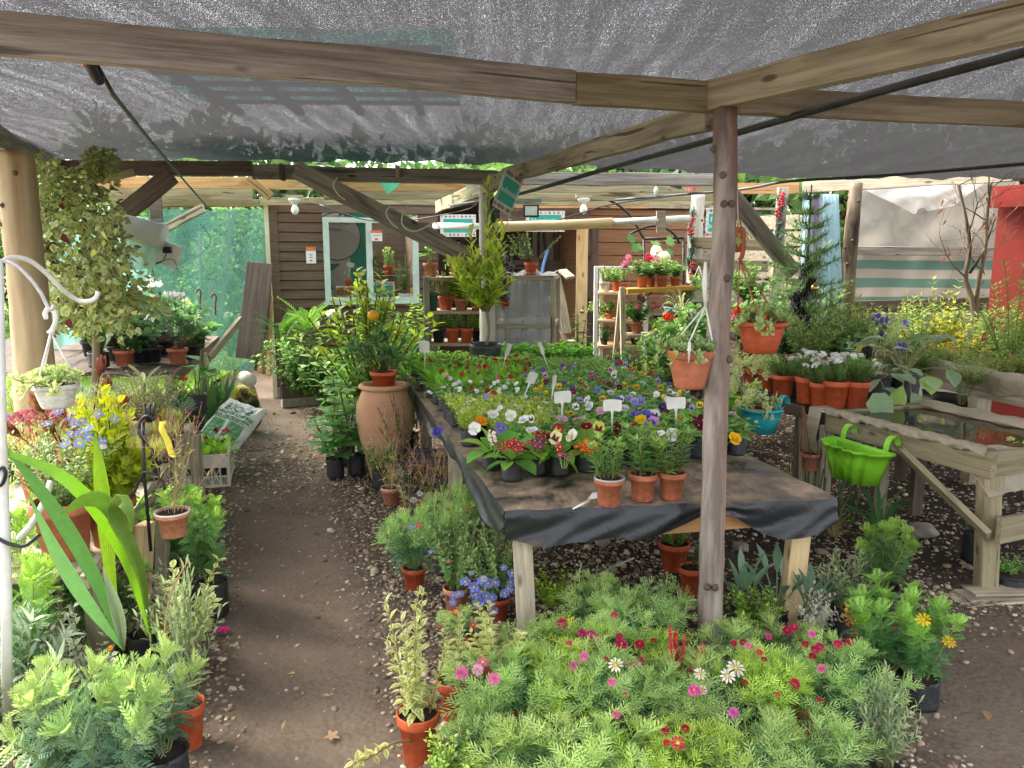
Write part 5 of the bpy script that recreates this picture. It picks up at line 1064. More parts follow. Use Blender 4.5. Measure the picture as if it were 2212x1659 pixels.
for (u, v, l) in ((1417, 414, 'small pale glass trinket hung on the roof boards'),): c = P(u, v, 8.1); q = MB(); q.lathe([(.001, -.04), (.02, -.03), (.024, .02), (.012, .045), (.001, .05)], 10, c); tag(q.build('trinket', plastic('#b9d6cc', .2)), l, 'trinket')
q = MB(); a, b, c2 = P(812, 382, 7.6), P(878, 382, 7.6), P(838, 420, 7.6); m_ = (b + c2) / 2
q.add(AR([a, (a + b) / 2 + [0, -.03, -.01], b, c2, (a + c2) / 2 + [0, -.03, 0], m_ + [0, .03, 0]]), [[[0, 1, 4], [1, 2, 5], [1, 5, 4], [4, 5, 3]]]); tag(q.build('net_scrap', film_mat('green_cloth', '#3f9a7c', .5, .7, .1)), 'torn triangle of green cloth hanging from the roof boards', 'cloth scrap')
HA, HB = at(1268, 9.9, 0), at(1487, 10.3, 0); HA[2] = HB[2] = 0; hx, hu, hn = plane_frame(HA, HB)
hut = thing('hut', 'lighter brown clapboard hut behind the white ladder shelf', 'hut', HA); siding('wall', HA, HB, .05, 2.28, .165, HUTM, hut).build('wall', HUTM, hut)
mb = MB(); Hk = -hn * 1.6; mb.bar(HA + [0, 0, 1.12] - hn * .02, HA + [0, 0, 1.12] + Hk, .05, 2.2); mb.bar(HB + [0, 0, 1.12] - hn * .02, HB + [0, 0, 1.12] + Hk, .05, 2.2); mb.build('side_wall', HUTM, hut)
mb = MB(); mb.bar(HA + [0, 0, 2.31] + hn * .1 + hx * 1.25, HA + [0, 0, 2.31] + Hk + hx * 1.25, 2.7, .03); mb.build('roof', W_TAN, hut)
dp = at(1268, 9.75, 0); db = thing('door', 'open brown door seen on edge beside the hut, with a round knob', 'door', dp); bt = at(1253, 9.6, 0)
beam('door_leaf', bt + [0, 0, .1], bt + [.0, 0, 2.08], .045, .14, W_NEW, parent=db, up=(1, 0, 0)); beam('jamb', dp + [.03, 0, .02], dp + [.03, 0, 2.15], .1, .16, W_DARK, parent=db, up=(1, 0, 0))
q = MB(); q.lathe([(.001, .05), (.022, .045), (.03, .025), (.012, .0), (.012, -.03)], 14); v = q.v[0].copy(); q.v[0] = stack([v[:, 0], -v[:, 2], v[:, 1]], 1) + bt + [0, -.1, 1.02]; q.build('knob', plain('brass', '#b9a274', '#d0bb8c', .25, 5, 0, metal=1), db)
q = MB(); a, b = at(940, 12.3, 0), at(1275, 12.3, 0); q.bar(a + [0, 0, 1.25], b + [0, 0, 1.25], .05, 2.5); tag(q.build('store_wall', W_DARK), 'dark plank back wall of the dim store room', 'wall')
q = MB(); q.box((at(1110, 11, 0)[0], 11.1, 2.36), (2.6, 2.7, .04)); tag(q.build('added_canopy', W_DARK), 'plank canopy added to shade the store room', 'canopy')  # not part of the store; put in to keep its interior dark
bm('roof_board', P(1080, 452, 9.6), P(1275, 452, 9.6), .05, .28, W_DARK, 'dark lintel boards over the dim store room', 'board'); bm('roof_board', P(1075, 440, 9.45), P(1400, 442, 9.45), .04, .1, W_ORANGE, 'sunlit orange board above the dim store room', 'board')
for i, (u0, u1, v0, v1) in enumerate(((1150, 1172, 500, 585), (1180, 1232, 500, 600), (1120, 1140, 505, 560))):
 sheet_('plastic_sheet', [P(u0, v0, 11.2), P(u1, v0, 11.2), P(u1 + 4, v1, 11.2), P(u0 + 3, v1, 11.2)], film_mat('white_sheet', '#d9d8d6', .4, .6), 10, 10, .03, 2, ('narrow white sheet at the left of the store room', 'wide white sheet at the right of the store room', 'small white sheet behind the garland')[i], 'sheet')
for i, u in enumerate((1143, 1163, 1177, 1205, 1222)): bm('store_stud', P(u, 495, 10.9), P(u + 2, 600, 10.9), .03, .04, W_DARK, f'dark upright stud in the store room, number {i+1} from the left'.replace(f', number {i+1} from the left', [' beside the garland', ' left of the narrow sheet', ' right of the narrow sheet', ' across the wide sheet', ' at the wide sheet right edge'][i]), 'stud')
bm('brace', P(1120, 508, 10.6), P(1180, 600, 10.6), .04, .1, W_DARK, 'dark slanting brace inside the store room', 'brace'); bm('store_rail', P(1080, 570, 10.7), P(1235, 572, 10.7), .04, .12, W_DARK, 'dark horizontal rail inside the store room', 'rail')
for (u0, v0, u1, v1, w, m, l) in ((1200, 598, 1225, 720, .1, W_TAN, 'tan plank leaning by the cage right side'), (1190, 640, 1222, 740, .05, W_GREY, 'thin grey plank leaning behind the tan plank'), (1215, 585, 1232, 600, .1, W_TAN, 'short board on top of the leaning tan plank'), (1182, 540, 1170, 600, .03, plastic('#3a6a9a', .5), 'blue handle leaning above the cage')):
 bm('leaning_plank', P(u0, v0, 8.6), P(u1, v1, 8.4), .03, w, m, l, 'plank', up=(1, 0, 0))
pl = MB(); p = at(1222, 8.4, .5); pl.lathe([(.07, 0), (.1, .28), (.105, .28)], 18, p); tag(pl.build('bucket', plastic('#b9ad92', .6)), 'beige bucket at the foot of the leaning planks', 'bucket')
pc = thing('bamboo_pole', 'long tan pole with white pipe ends hung across the back', 'pole', P(1068, 490, 7.5)); q = MB(); q.tube([P(1068, 490, 7.5), P(1200, 487, 7.55), P(1322, 481, 7.6)], [11 * mm(1, P(1068, 490, 7.5))] * 3, 14); q.build('tan_sleeve', plain('bamboo', '#d8bb88', '#e6cda0', .5, 3, .1), pc)
q = MB(); q.tube([P(1318, 481, 7.6), P(1490, 472, 7.8)], .034, 12); q.build('white_tube', WHITEPAINT, pc); q = MB(); q.bar(P(1428, 455, 7.7), P(1428, 502, 7.7), .03, .09, up=(1, 0, 0)); q.build('hanger', W_TAN, pc)
q = MB(); q.tube([P(938, 488, 8.4), P(1052, 489, 8.0)], .032, 12); tag(q.build('white_pipe', WHITEPAINT), 'white pipe passing behind the tall leafy tree by the shed', 'pipe')
sheet_('green_netting', [P(322, 452, 9.3), P(583, 452, 9.3), P(596, 800, 9.3), P(300, 800, 9.3)], GNET, 50, 30, .014, 2, 'green shade netting hung left of the shed', 'netting')
sheet_('pale_cloth', [P(90, 440, 7.4), P(320, 470, 7.4), P(318, 700, 7.4), P(90, 760, 7.4)], film_mat('mint_cloth', '#8fc4b4', .55, .6), 30, 20, .03, 2.5, 'pale mint cloth hanging behind the climbing shrub', 'cloth')
rl = thing('cloth_roll', 'white roll of cloth hung on a brace, its end hanging down', 'cloth roll', P(268, 492, 6.2)); a, b = P(268, 490, 6.2), P(352, 512, 6.2); q = MB(); q.tube([a, a + (b - a) * .5, b], .1, 24); q.build('roll', plain('white_cloth', '#d9e2dc', '#e8eeea', .7, 5, .1), rl)
sheet_('hanging_end', [P(255, 505, 6.22), P(340, 527, 6.22), P(333, 578, 6.22), P(270, 586, 6.22)], film_mat('mint_film', '#b5dccb', .45, .6), 12, 10, .02, 2, parent=rl)
q = MB(); q.tube([P(240, 490, 6.2), a], .035, 8); q.build('core', W_DARK, rl)
pl_ = thing('panel', 'tilted white panel with a dark socket and wires below the cloth roll', 'panel', P(352, 543, 6.3)); q = MB(); q.box(P(352, 545, 6.3), (.27, .03, .19), Matrix.Rotation(.35, 3, 'Y')); q.build('board', WHITEPAINT, pl_); q = MB(); q.box(P(361, 540, 6.26), (.06, .03, .05)); q.build('socket', BLACKM, pl_); q = MB(); q.tube(curved([P(361, 545, 6.25), P(350, 565, 6.25), P(330, 575, 6.25), P(335, 610, 6.25)], 12), .004, 5); q.tube(curved([P(330, 570, 6.25), P(372, 560, 6.25), P(385, 585, 6.25)], 10), .003, 5); q.build('wires', PIPE, pl_)
q = MB(); q.box(P(337, 450, 8.2), (.12, .04, .28)); q.build('block', W_DARK, None, 'short dark wooden block under the beam by the green netting', 'block')
for i, (u0, v0, u1, v1, w) in enumerate(((430, 500, 440, 720, .04), (500, 470, 470, 760, .05), (455, 610, 462, 700, .09))): bm('stake', P(u0, v0, 10.2), P(u1, v1, 10.2), .04, w, W_GREY, ('thin pale trunk seen through the green netting', 'long pale pole slanting behind the green netting', 'short pointed stake behind the green netting')[i], 'stake')
for i, (u0, v0, u1, v1, w, m) in enumerate(((563, 568, 537, 775, .3, W_DARK), (572, 600, 556, 800, .07, W_DARK), (577, 610, 563, 805, .06, W_ORANGE), (581, 620, 571, 808, .06, W_DARK), (586, 640, 580, 812, .05, W_ORANGE))):
 bm('leaning_board', P(u0, v0, 8.9), P(u1, v1, 8.6 - .02 * i), .02, w, m, ('wide dark board leaning at the shed corner', 'narrow dark board beside the wide leaning board', 'reddish narrow board in the leaning stack', 'dark narrow board, second from the shed corner', 'reddish narrow board nearest the shed corner')[i], 'board', up=(0, -1, 0) if i == 0 else (1, 0, 0)) if i else beam('leaning_board', P(u0, v0, 8.9), P(u1, v1, 8.6), .3, .02, m, 'wide dark board leaning at the shed corner', 'board', up=(0, -1, .2))
bm('leaning_plank', P(520, 690, 7.6), P(452, 775, 7.2), .03, .1, W_TAN, 'short tan plank leaning to the right by the rubbish bags', 'plank', up=(0, -1, .3))
def lump(name, label, cat, u, v, Y, wpx, hpx, mat, seed, squash=.8, z=None):
 p = at(u, Y, 0) if z is None else at(u, Y, z); k = mm(1, p); r = rngen(seed); n = 28; th = linspace(0, PI, 16); mb = MB(); ph = r.uniform(0, 6, 8)
 mb.lathe([(max(.001, sin(t) ** .7 * wpx * k / 2), (1 - cos(t)) * hpx * k / 2) for t in th], n, p, wob=lambda a, i: 1 + .12 * np.sin(3 * a + ph[0] + i * .5) + .08 * np.sin(7 * a + ph[1] - i * .8) + .05 * np.sin(13 * a + ph[2] + i))
 return mb.build(name, mat, None, label, cat)
lump('rubbish_bag', 'black plastic rubbish bag slumped by the leaning plank', 'bag', 490, 800, 7.4, 66, 100, BAG, 3); lump('rubbish_bag', 'yellow and black printed sack with its top open', 'bag', 533, 800, 7.3, 62, 105, plain('printed_sack', '#2a2a26', '#c9b23a', .5, 5, .4, dist=.02, lo=.48, hi=.56), 5)
lump('paper_wrap', 'crumpled pale paper on top of the yellow sack', 'paper', 535, 745, 7.3, 34, 15, plain('kraft', '#8a7458', '#a89070', .8, 8, .4), 6, z=at(535, 7.3, 0)[2] + .36)
q = MB(); q.tube([P(528, 815, 7.0), P(540, 822, 6.8)], .06, 16); q.build('paper_roll', plain('paper', '#cfc8b8', '#dad4c6', .8), None, 'rolled grey paper lying at the foot of the yellow sack', 'roll')
film = film_mat('clear_plastic', '#a39c92', .45, .28, .12, bs=2.5, bm=.6); sheet_('plastic_sheet', [P(1852, 398, 8.3), P(2200, 376, 8.0), P(2200, 535, 8.0), P(1838, 540, 8.3)], film, 40, 24, .05, 1.5, 'large translucent plastic sheet sagging over the right side wall', 'plastic sheet')
sheet_('plastic_sheet', [P(1855, 400, 8.2), P(2140, 385, 8.0), P(2060, 445, 8.0), P(1975, 462, 8.1)], film_mat('folded_plastic', '#e2ded8', .4, .2, .1, bs=4, bm=.7), 24, 12, .05, 1, 'bright folded flap of plastic above the large sheet', 'plastic sheet')
sheet_('striped_tarp', [P(1838, 548, 8.25), P(2165, 542, 8.05), P(2160, 650, 8.05), P(1832, 655, 8.25)], film_mat('striped_film', '#a3988d', .4, .5, 0, ('#587468', 'Z', 33.0), bs=3, bm=.3), 40, 24, .02, 2, 'plastic screen with wide green and beige stripes', 'screen')
bm('wall_rail', P(1840, 541, 8.2), P(2160, 545, 8.0), .05, .09, W_GREY, 'grey horizontal rail above the striped screen', 'rail'); bm('wall_rail', P(1828, 664, 8.15), P(2165, 655, 7.95), .05, .13, W_DARK, 'dark brown rail under the striped screen', 'rail')
mb = MB(); a, b = at(1815, 8.3, 0), at(2170, 8.0, 0); za = P(1828, 676, 8.25)[2]; mb.bar(a + [0, 0, za / 2], b + [0, 0, za / 2], .06, za); mb.build('low_wall', plain('whitewash', '#d9d6d0', '#e9e6e0', .8, 4, .2), None, 'low white wall under the striped screen', 'wall')
mb = MB(); a = P(2160, 430, 7.6); b = at(2330, 6.9, 0); z1 = P(2160, 432, 7.6)[2]; a0 = AR([P(2146, 560, 7.6)[0], 7.6, 0]); b0 = AR([b[0] + .3, 6.9, 0]); rw = thing('red_wall', 'bright red painted wooden wall at the right edge', 'wall', a0)
mb.bar(a0 + [0, 0, z1 / 2], b0 + [0, 0, z1 / 2], .05, z1); RED = plain('red_paint', '#86302a', '#9a3a32', .55, 3, .15, 40); mb.build('panel', RED, rw); mb = MB(); mb.bar(a0 + [-.12, -.05, z1 + .02], b0 + [0, -.05, z1 + .04], .1, .2); mb.build('fascia', plain('red_trim', '#94362e', '#a43e34', .5, 4, .1), rw)
mb = MB();
for i in range(9):
 z = .5 + i * .2; a, b = at(1470, 10.6, z), at(1740, 9.4, z); mb.bar(a, b, .03, .17)
tag(mb.build('plank_fence', W_TAN), 'tan plank fence behind the greenish white pole', 'fence')
for i, (v, l) in enumerate(((525, 'upper'), (572, 'middle'), (662, 'lower'))): bm('fence_rail', P(1495, v, 8.55), P(1660, v + 4, 8.4), .05, .12, W_OLIVE if i else W_MOSS, f'{l} olive rail running from the greenish white pole', 'rail')
sheet_('painted_board', [P(1505, 590, 8.7), P(1560, 590, 8.7), P(1560, 668, 8.7), P(1505, 668, 8.7)], WHITEPAINT, 4, 4, .002, 1, 'white painted board between the fence rails', 'board')
bm('fence_post', P(1690, 405, 8.0), P(1672, 660, 8.0), .06, .1, W_TAN, 'pale square post behind the tinselled conifer', 'post', up=(1, 0, 0))
CURT = film_mat('curtain_cloth', '#b5cbd8', .35, .8, 0, None, 8, .25)
def curtain():
 a, b, c, d = P(1735, 418, 7.55), P(1812, 420, 7.5), P(1818, 712, 7.5), P(1725, 716, 7.55); nu, nv = 70, 26; u = linspace(0, 1, nu)[None, :, None]; v = linspace(0, 1, nv)[:, None, None]; g = (1 - v) * ((1 - u) * a + u * b) + v * ((1 - u) * d + u * c)
 g = g + AR([0, 1., 0]) * (.035 * np.sin(u * 34 + v * 2) + .02 * np.sin(u * 61 + 1)) * (.5 + .5 * v); mb = MB(); mb.grid(g); cc = np.broadcast_to(lin('#b9d0dd'), g.shape).copy(); m = np.exp(-(((u[..., 0] - .36) / .14) ** 2)) * np.clip(1.2 - v[..., 0] * 1.2, 0, 1); m2 = np.exp(-(((u[..., 0] - .12) / .08) ** 2)) * (v[..., 0] > .45) * .7
 cc = cc + (lin('#9a7a9c') - cc) * np.clip(m + m2, 0, 1)[..., None]; mb.c[-1] = cc.reshape(-1, 3); return mb.build('curtain', CLOTHV, None, 'gathered pale blue curtain with purple streaks beside the rough pole', 'curtain')
CLOTHV = leafmat('curtain_weave', .8, .3, .1); curtain()
TZ = .65
NL, NR, BL, BR = AR([-.03, 3.07, TZ]), AR([1.425, 3.24, TZ]), AR([-.98, 6.75, TZ]), AR([.66, 6.95, TZ])
def TT(s, t, z=TZ): p = (1 - t) * ((1 - s) * NL + s * NR) + t * ((1 - s) * BL + s * BR); return AR([p[0], p[1], z])
FILMT = None
def film_table_mat():
 m, N, L, out = nodes_of('dusty_black_film'); p = N('ShaderNodeBsdfPrincipled', Roughness=.42); tc = N('ShaderNodeTexCoord'); v = tc.outputs['Object']; geo = N('ShaderNodeNewGeometry')
 n1 = N('ShaderNodeTexNoise', Scale=3.2, Detail=7, Roughness=.62, Distortion=.5); L(v, n1.inputs['Vector']); n2 = N('ShaderNodeTexNoise', Scale=30, Detail=6, Roughness=.7); mp = N('ShaderNodeMapping', Scale=(1, .35, 1)); L(v, mp.inputs['Vector']); L(mp.outputs[0], n2.inputs['Vector'])
 a = N('ShaderNodeMath', _operation='MULTIPLY_ADD'); a.inputs[1].default_value = .45; L(n2.outputs['Fac'], a.inputs[0]); L(n1.outputs['Fac'], a.inputs[2])
 r = N('ShaderNodeMapRange'); r.inputs['From Min'].default_value = .55; r.inputs['From Max'].default_value = .84; L(a.outputs[0], r.inputs['Value'])
 s = N('ShaderNodeSeparateXYZ'); L(geo.outputs['Normal'], s.inputs[0]); up = N('ShaderNodeMapRange'); up.inputs['From Min'].default_value = .55; up.inputs['From Max'].default_value = .95; L(s.outputs['Z'], up.inputs['Value'])
 mu = N('ShaderNodeMath', _operation='MULTIPLY'); L(r.outputs[0], mu.inputs[0]); L(up.outputs[0], mu.inputs[1])
 dust, _ = noise_ramp(N, L, v, 9, 5, '#94806a', '#b59c80'); mx = N('ShaderNodeMixRGB'); mx.inputs['Color1'].default_value = rgba('#26282c'); L(dust, mx.inputs['Color2']); m9 = N('ShaderNodeMath', _operation='MULTIPLY'); m9.inputs[1].default_value = .95; L(mu.outputs[0], m9.inputs[0]); L(m9.outputs[0], mx.inputs['Fac'])
 L(mx.outputs[0], p.inputs['Base Color']); ro = N('ShaderNodeMapRange'); ro.inputs['To Min'].default_value = .38; ro.inputs['To Max'].default_value = .9; L(mu.outputs[0], ro.inputs['Value']); L(ro.outputs[0], p.inputs['Roughness'])
 n3 = N('ShaderNodeTexNoise', Scale=7, Detail=5, Distortion=1.0); L(v, n3.inputs['Vector']); bump(N, L, n3.outputs['Fac'], .35, .03, p); L(p.outputs[0], out.inputs['Surface']); return m
FILMT = film_table_mat()
table = thing('display_table', 'long plank table covered in dusty black plastic film, crowded with potted flowers', 'table', (NL + NR) / 2 * [1, 1, 0])
def tablecloth():
 mb = MB(); ns, nt_ = 60, 110; S, T = np.meshgrid(linspace(0, 1, ns), linspace(0, 1, nt_)); g = (1 - T)[..., None] * ((1 - S)[..., None] * NL + S[..., None] * NR) + T[..., None] * ((1 - S)[..., None] * BL + S[..., None] * BR)
 g[..., 2] += .0035 * np.sin(S * 40 + T * 9) + .003 * np.sin(T * 70 + S * 5) - .004 * (np.abs(S - .38) < .012) - .004 * (np.abs(S - .7) < .012)
 mb.grid(g)
 def drop(top, out, depth, ph):  # gathered skirt hanging from an edge
  n = len(top); rows = 12; V = np.zeros((rows, n, 3)); s = linspace(0, 1, n)
  for i in range(rows):
   q = i / (rows - 1); d = depth(s) * q
   V[i] = top + out * (.012 * min(1, q * 4) + (.010 * np.sin(s * 26 + ph + q * 3) * q + .016 * np.sin(s * 9 + ph * 2 + 4 * q) * q)[:, None] + (.012 * np.sin((s * 7 + q * 1.6) * 6.28) * q * (1 - .3 * q))[:, None]); V[i, :, 2] -= d
  mb.grid(V)
 fo = NRM(cross([0, 0, 1.], NL - NR)); lo_ = NRM(cross([0, 0, 1.], BL - NL)); ro_ = -NRM(cross([0, 0, 1.], BR - NR))
 sag = lambda s: .125 - .07 * np.exp(-((s - .62) / .11) ** 2) + .012 * np.sin(s * 17) + .025 * np.exp(-((s - .25) / .2) ** 2) + .03 * (s > .7) * np.sin((s - .7) * 10.4)
 drop(g[0], -fo if fo[1] > 0 else fo, sag, 1.0); drop(g[:, 0], lo_ if lo_[0] < 0 else -lo_, lambda s: .11 + .02 * np.sin(s * 13) + .012 * np.sin(s * 41), 2.0); drop(g[:, -1], ro_ if ro_[0] > 0 else -ro_, lambda s: .1 + .015 * np.sin(s * 11), 3.0)
 for v in (mb.v[1],): pass
 mb.build('table_cover', FILMT, table)
tablecloth()
def leg(name, x0, x1, w, m, parent): return beam(name, x0, x1, w, w, m, parent=parent, up=(0, 1, 0))
for (s, t, m, dx) in ((.06, .02, W_TAN, .03), (.93, .02, W_NEW, -.03), (.05, .42, W_TAN, 0), (.95, .42, W_TAN, 0), (.06, .8, W_TAN, 0), (.94, .8, W_TAN, 0)):
 p = TT(s, t, TZ - .03); leg('leg', p + [0, .03, 0], p + [dx, .02, -TZ + .02], .085, m, table)
bt_ = TT(.28, .012, TZ - .1); bd = TT(.985, .012, TZ - .075); beam('apron', bt_ + [0, .02, -.02], bd + [0, .02, -.01], .03, .085, W_ORANGE, parent=table, up=(0, 0, 1))
for k in range(5): a, b = TT(.02, .03 + .0 * k, TZ - .03), TT(.02, .97, TZ - .03); beam('top_plank', TT(.1 + .2 * k, .02, TZ - .022), TT(.1 + .2 * k, .99, TZ - .022), .27, .022, W_DARK, parent=table, bev=0)
tr = thing('water_trough', 'raised timber trough of dark water lined with plastic, on a braced frame', 'trough', at(2132, 3.72, 0))
Z = .70; F0, F1 = G(1788, 908, Z), G(2136, 1003, Z); dirF = NRM(F1 - F0); inw = AR([-dirF[1], dirF[0], 0]); inw = inw if inw[0] > 0 else -inw; W_ = .78
beam('rail', F0, F1 + dirF * .03, .04, .13, W_MOSS, parent=tr); beam('rail', F0 + inw * W_, F1 + inw * W_ + dirF * .3, .06, .12, W_MOSS, parent=tr); beam('rail', F1 + [0, 0, .0], F1 + inw * (W_ + .4), .04, .12, W_MOSS, parent=tr); beam('rail', F0, F0 + inw * W_, .05, .11, W_MOSS, parent=tr)
lw = MB(); i0, i1 = F0 + inw * .03 + [0, 0, .035] + dirF * .04, F1 + inw * .03 + [0, 0, .035] - dirF * .04; lw.grid([[i0, i1], [i0 + inw * (W_ - .06), i1 + inw * (W_ - .06)]])
def waterm():
 m, N, L, out = nodes_of('still_dark_water'); p = N('ShaderNodeBsdfPrincipled', Roughness=.04); p.inputs['Base Color'].default_value = rgba('#2a2216'); p.inputs['IOR'].default_value = 1.33; tc = N('ShaderNodeTexCoord'); n = N('ShaderNodeTexNoise', Scale=6, Detail=2); L(tc.outputs['Object'], n.inputs['Vector']); bump(N, L, n.outputs['Fac'], .06, .02, p); L(p.outputs[0], out.inputs['Surface']); return m
lw.build('water', waterm(), tr)
LINER = film_mat('liner_film', '#b9ac94', .3, .35, .0, bs=7, bm=.7)
def liner(a, b, out, ov, dn, seed, nm='liner', up=.0):
 n = 60; s = linspace(0, 1, n); base = a + (b - a) * s[:, None]; r = rngen(seed); f = np.interp(s, linspace(0, 1, 9), r.uniform(.5, 1.2, 9)); rows = []
 for q, (o, z) in enumerate(((-.05, -.02), (-.03, .012), (.0, .018), (.028, .012), (.032, -.02), (.034, -1))): zz = np.full(n, z) if z > -1 else -dn * f; rows.append(base + out * (o + .006 * np.sin(s * 40 + q)[:, None]) * 1.0 + stack([0 * s, 0 * s, .065 + zz + .006 * np.sin(s * 33 + q * 2)], 1))
 mb = MB(); mb.grid(AR(rows)); return mb.build(nm, LINER, tr)
liner(F0, F1, -inw, .03, .02, 2); liner(F0 + inw * W_, F1 + inw * W_ + dirF * .3, inw, .03, .05, 4)
q = MB(); c = F0 - inw * .05; q.grid(AR([[c + inw * .1 + [0, 0, .075] - dirF * .1 * k for k in (0, .4, .8)], [c + [0, 0, .07] - dirF * .12 * k for k in (0, .4, .9)], [c - inw * .03 + [0, 0, -.1] - dirF * .1 * k for k in (0, .5, 1)], [c - inw * .01 + [0, 0, -.19] - dirF * .07 * k for k in (0, .5, 1)]])); q.build('liner_flap', LINER, tr)
c = F1;
sheet_('liner_flap', [c - dirF * .25 + [0, -.035, .06], c + inw * .35 + [0, -.035, .06], c + inw * .35 + [0, -.06, -.12], c - dirF * .02 + [0, -.06, -.15]], LINER, 16, 8, .012, 1.5, parent=tr)
lp = F1 + dirF * .0 + inw * .03
beam('leg', lp + [0, .02, -.06], at(2128, 3.70, 0) + [0, 0, .02], .075, .09, W_MOSS, parent=tr, up=(1, 0, 0)); beam('leg', F0 + inw * .03 + [0, .06, -.05], F0 * [1, 1, 0] + inw * .03 + [0, .06, 0], .07, .07, W_TAN, parent=tr, up=(1, 0, 0)); beam('leg', F1 + inw * W_ + [0, 0, -.05], (F1 + inw * W_) * [1, 1, 0], .07, .07, W_DARK, parent=tr, up=(1, 0, 0)); beam('leg', F0 + inw * W_ + [0, 0, -.05], (F0 + inw * W_) * [1, 1, 0], .07, .07, W_DARK, parent=tr, up=(1, 0, 0))
beam('brace', F1 - dirF * .62 + [0, -.035, -.01], lp + [0, -.03, -.36], .03, .09, W_MOSS, parent=tr, up=(0, -1, 0)); beam('cross_rail', lp + [.02, -.06, -.32], lp + inw * .9 + [0, -.06, -.30], .03, .13, W_MOSS, parent=tr); beam('brace', F0 + dirF * .35 + inw * .1 + [0, 0, -.07], F0 + dirF * .35 + inw * .1 + [0, 0, -.5], .06, .05, W_TAN, parent=tr, up=(1, 0, 0))
for k in range(3): beam('support_slab', lp * [1, 1, 0] + [-.15 + .05 * k, -.05 + .03 * k, .012 + .014 * k], lp * [1, 1, 0] + [.22 + .03 * k, .02, .012 + .014 * k], .16 - .02 * k, .012, W_TAN, parent=tr)
rb = thing('round_shelf', 'rounded mossy board shelf carrying the orange pots and big leaved plants', 'shelf', at(1860, 5.15, 0)); q = MB(); SZ = .72; ctr = at(1862, 5.25, SZ); r0 = 148 * mm(1, ctr)
q.lathe([(.001, -.03), (r0, -.03), (r0 * 1.005, 0), (.001, .001)], 48, ctr, wob=lambda a, i: np.where(np.sin(a) > 0, 1, 1 - .12 * np.abs(np.sin(a)))); q.build('board', plain('mossy_board', '#6a5a34', '#8c7a4a', .85, 9, .3), rb)
for (u, dy) in ((1735, .1), (1960, .5)): p = at(u, 5.2 + dy, SZ - .04); beam('leg', p, p * [1, 1, 0], .07, .07, W_DARK, parent=rb, up=(1, 0, 0))
q = MB(); p = ctr + [-.3, -.2, -.12]; sheet_('skirt', [at(1738, 4.95, .69), at(1815, 4.85, .69), at(1812, 4.86, .50), at(1742, 4.96, .50)], BAG, 14, 10, .01, 2, parent=rb)
bm('shelf_rail', at(1560, 5.5, .70), at(1735, 4.9, .70), .05, .07, W_DARK, 'dark mossy rail the coloured wall planters hook onto', 'rail'); q = MB()
sheet_('black_sheet', [at(1575, 5.55, .76), at(1700, 5.25, .76), at(1720, 4.95, .72), at(1580, 5.45, .60)], BAG, 20, 12, .012, 2, 'black plastic sheet under the ivy pots behind the round post', 'sheet')
beam('leg', at(1742, 4.97, .67), at(1742, 4.97, 0), .08, .08, W_TAN, 'short square post under the round shelf front', 'post', up=(1, 0, 0))
bd_ = thing('raised_bed', 'long raised herb bed edged with film wrapped planks', 'planter bed', at(2120, 5.6, 0)); E0, E1 = G(1945, 793, .77), G(2330, 872, .77); e2 = AR([.35, 2.3, 0])
beam('side_board', E0, E1, .04, .2, W_TAN, parent=bd_); beam('side_board', E0, E0 + e2 * .9, .04, .2, W_TAN, parent=bd_); q = MB(); q.grid([[E0 + [0, .03, .02], E1 + [0, .03, .02]], [E0 + e2, E1 + e2]]); q.build('soil', SOIL, bd_)
n = 50; s = linspace(.12, 1, n); dE = NRM(cross(E1 - E0, [0, 0, 1.])); rows = [E0 + (E1 - E0) * s[:, None] + dE * (o + .008 * np.sin(s * 47 + o * 90))[:, None] + stack([0 * s, 0 * s, z + .008 * np.sin(s * 29 + z * 50) - (.03 * np.abs(np.sin(s * 8)) if z < 0 else 0)], 1) for o, z in ((-.03, .11), (.0, .118), (.027, .108), (.034, .05), (.034, -.02))]; q = MB(); q.grid(AR(rows)); q.build('film_edge', LINER, bd_)
for (u, Y) in ((2118, 5.62), (1960, 6.5), (2325, 5.2)): p = at(u, Y, .68); beam('leg', p, p * [1, 1, 0], .11, .11, W_TAN, parent=bd_, up=(1, 0, 0))
sheet_('dark_sheet', [at(1990, 6.1, .64), at(2092, 5.8, .64), at(2092, 5.8, .48), at(1990, 6.1, .5)], BAG, 12, 8, .015, 2, 'black plastic film hanging under the raised bed', 'sheet')
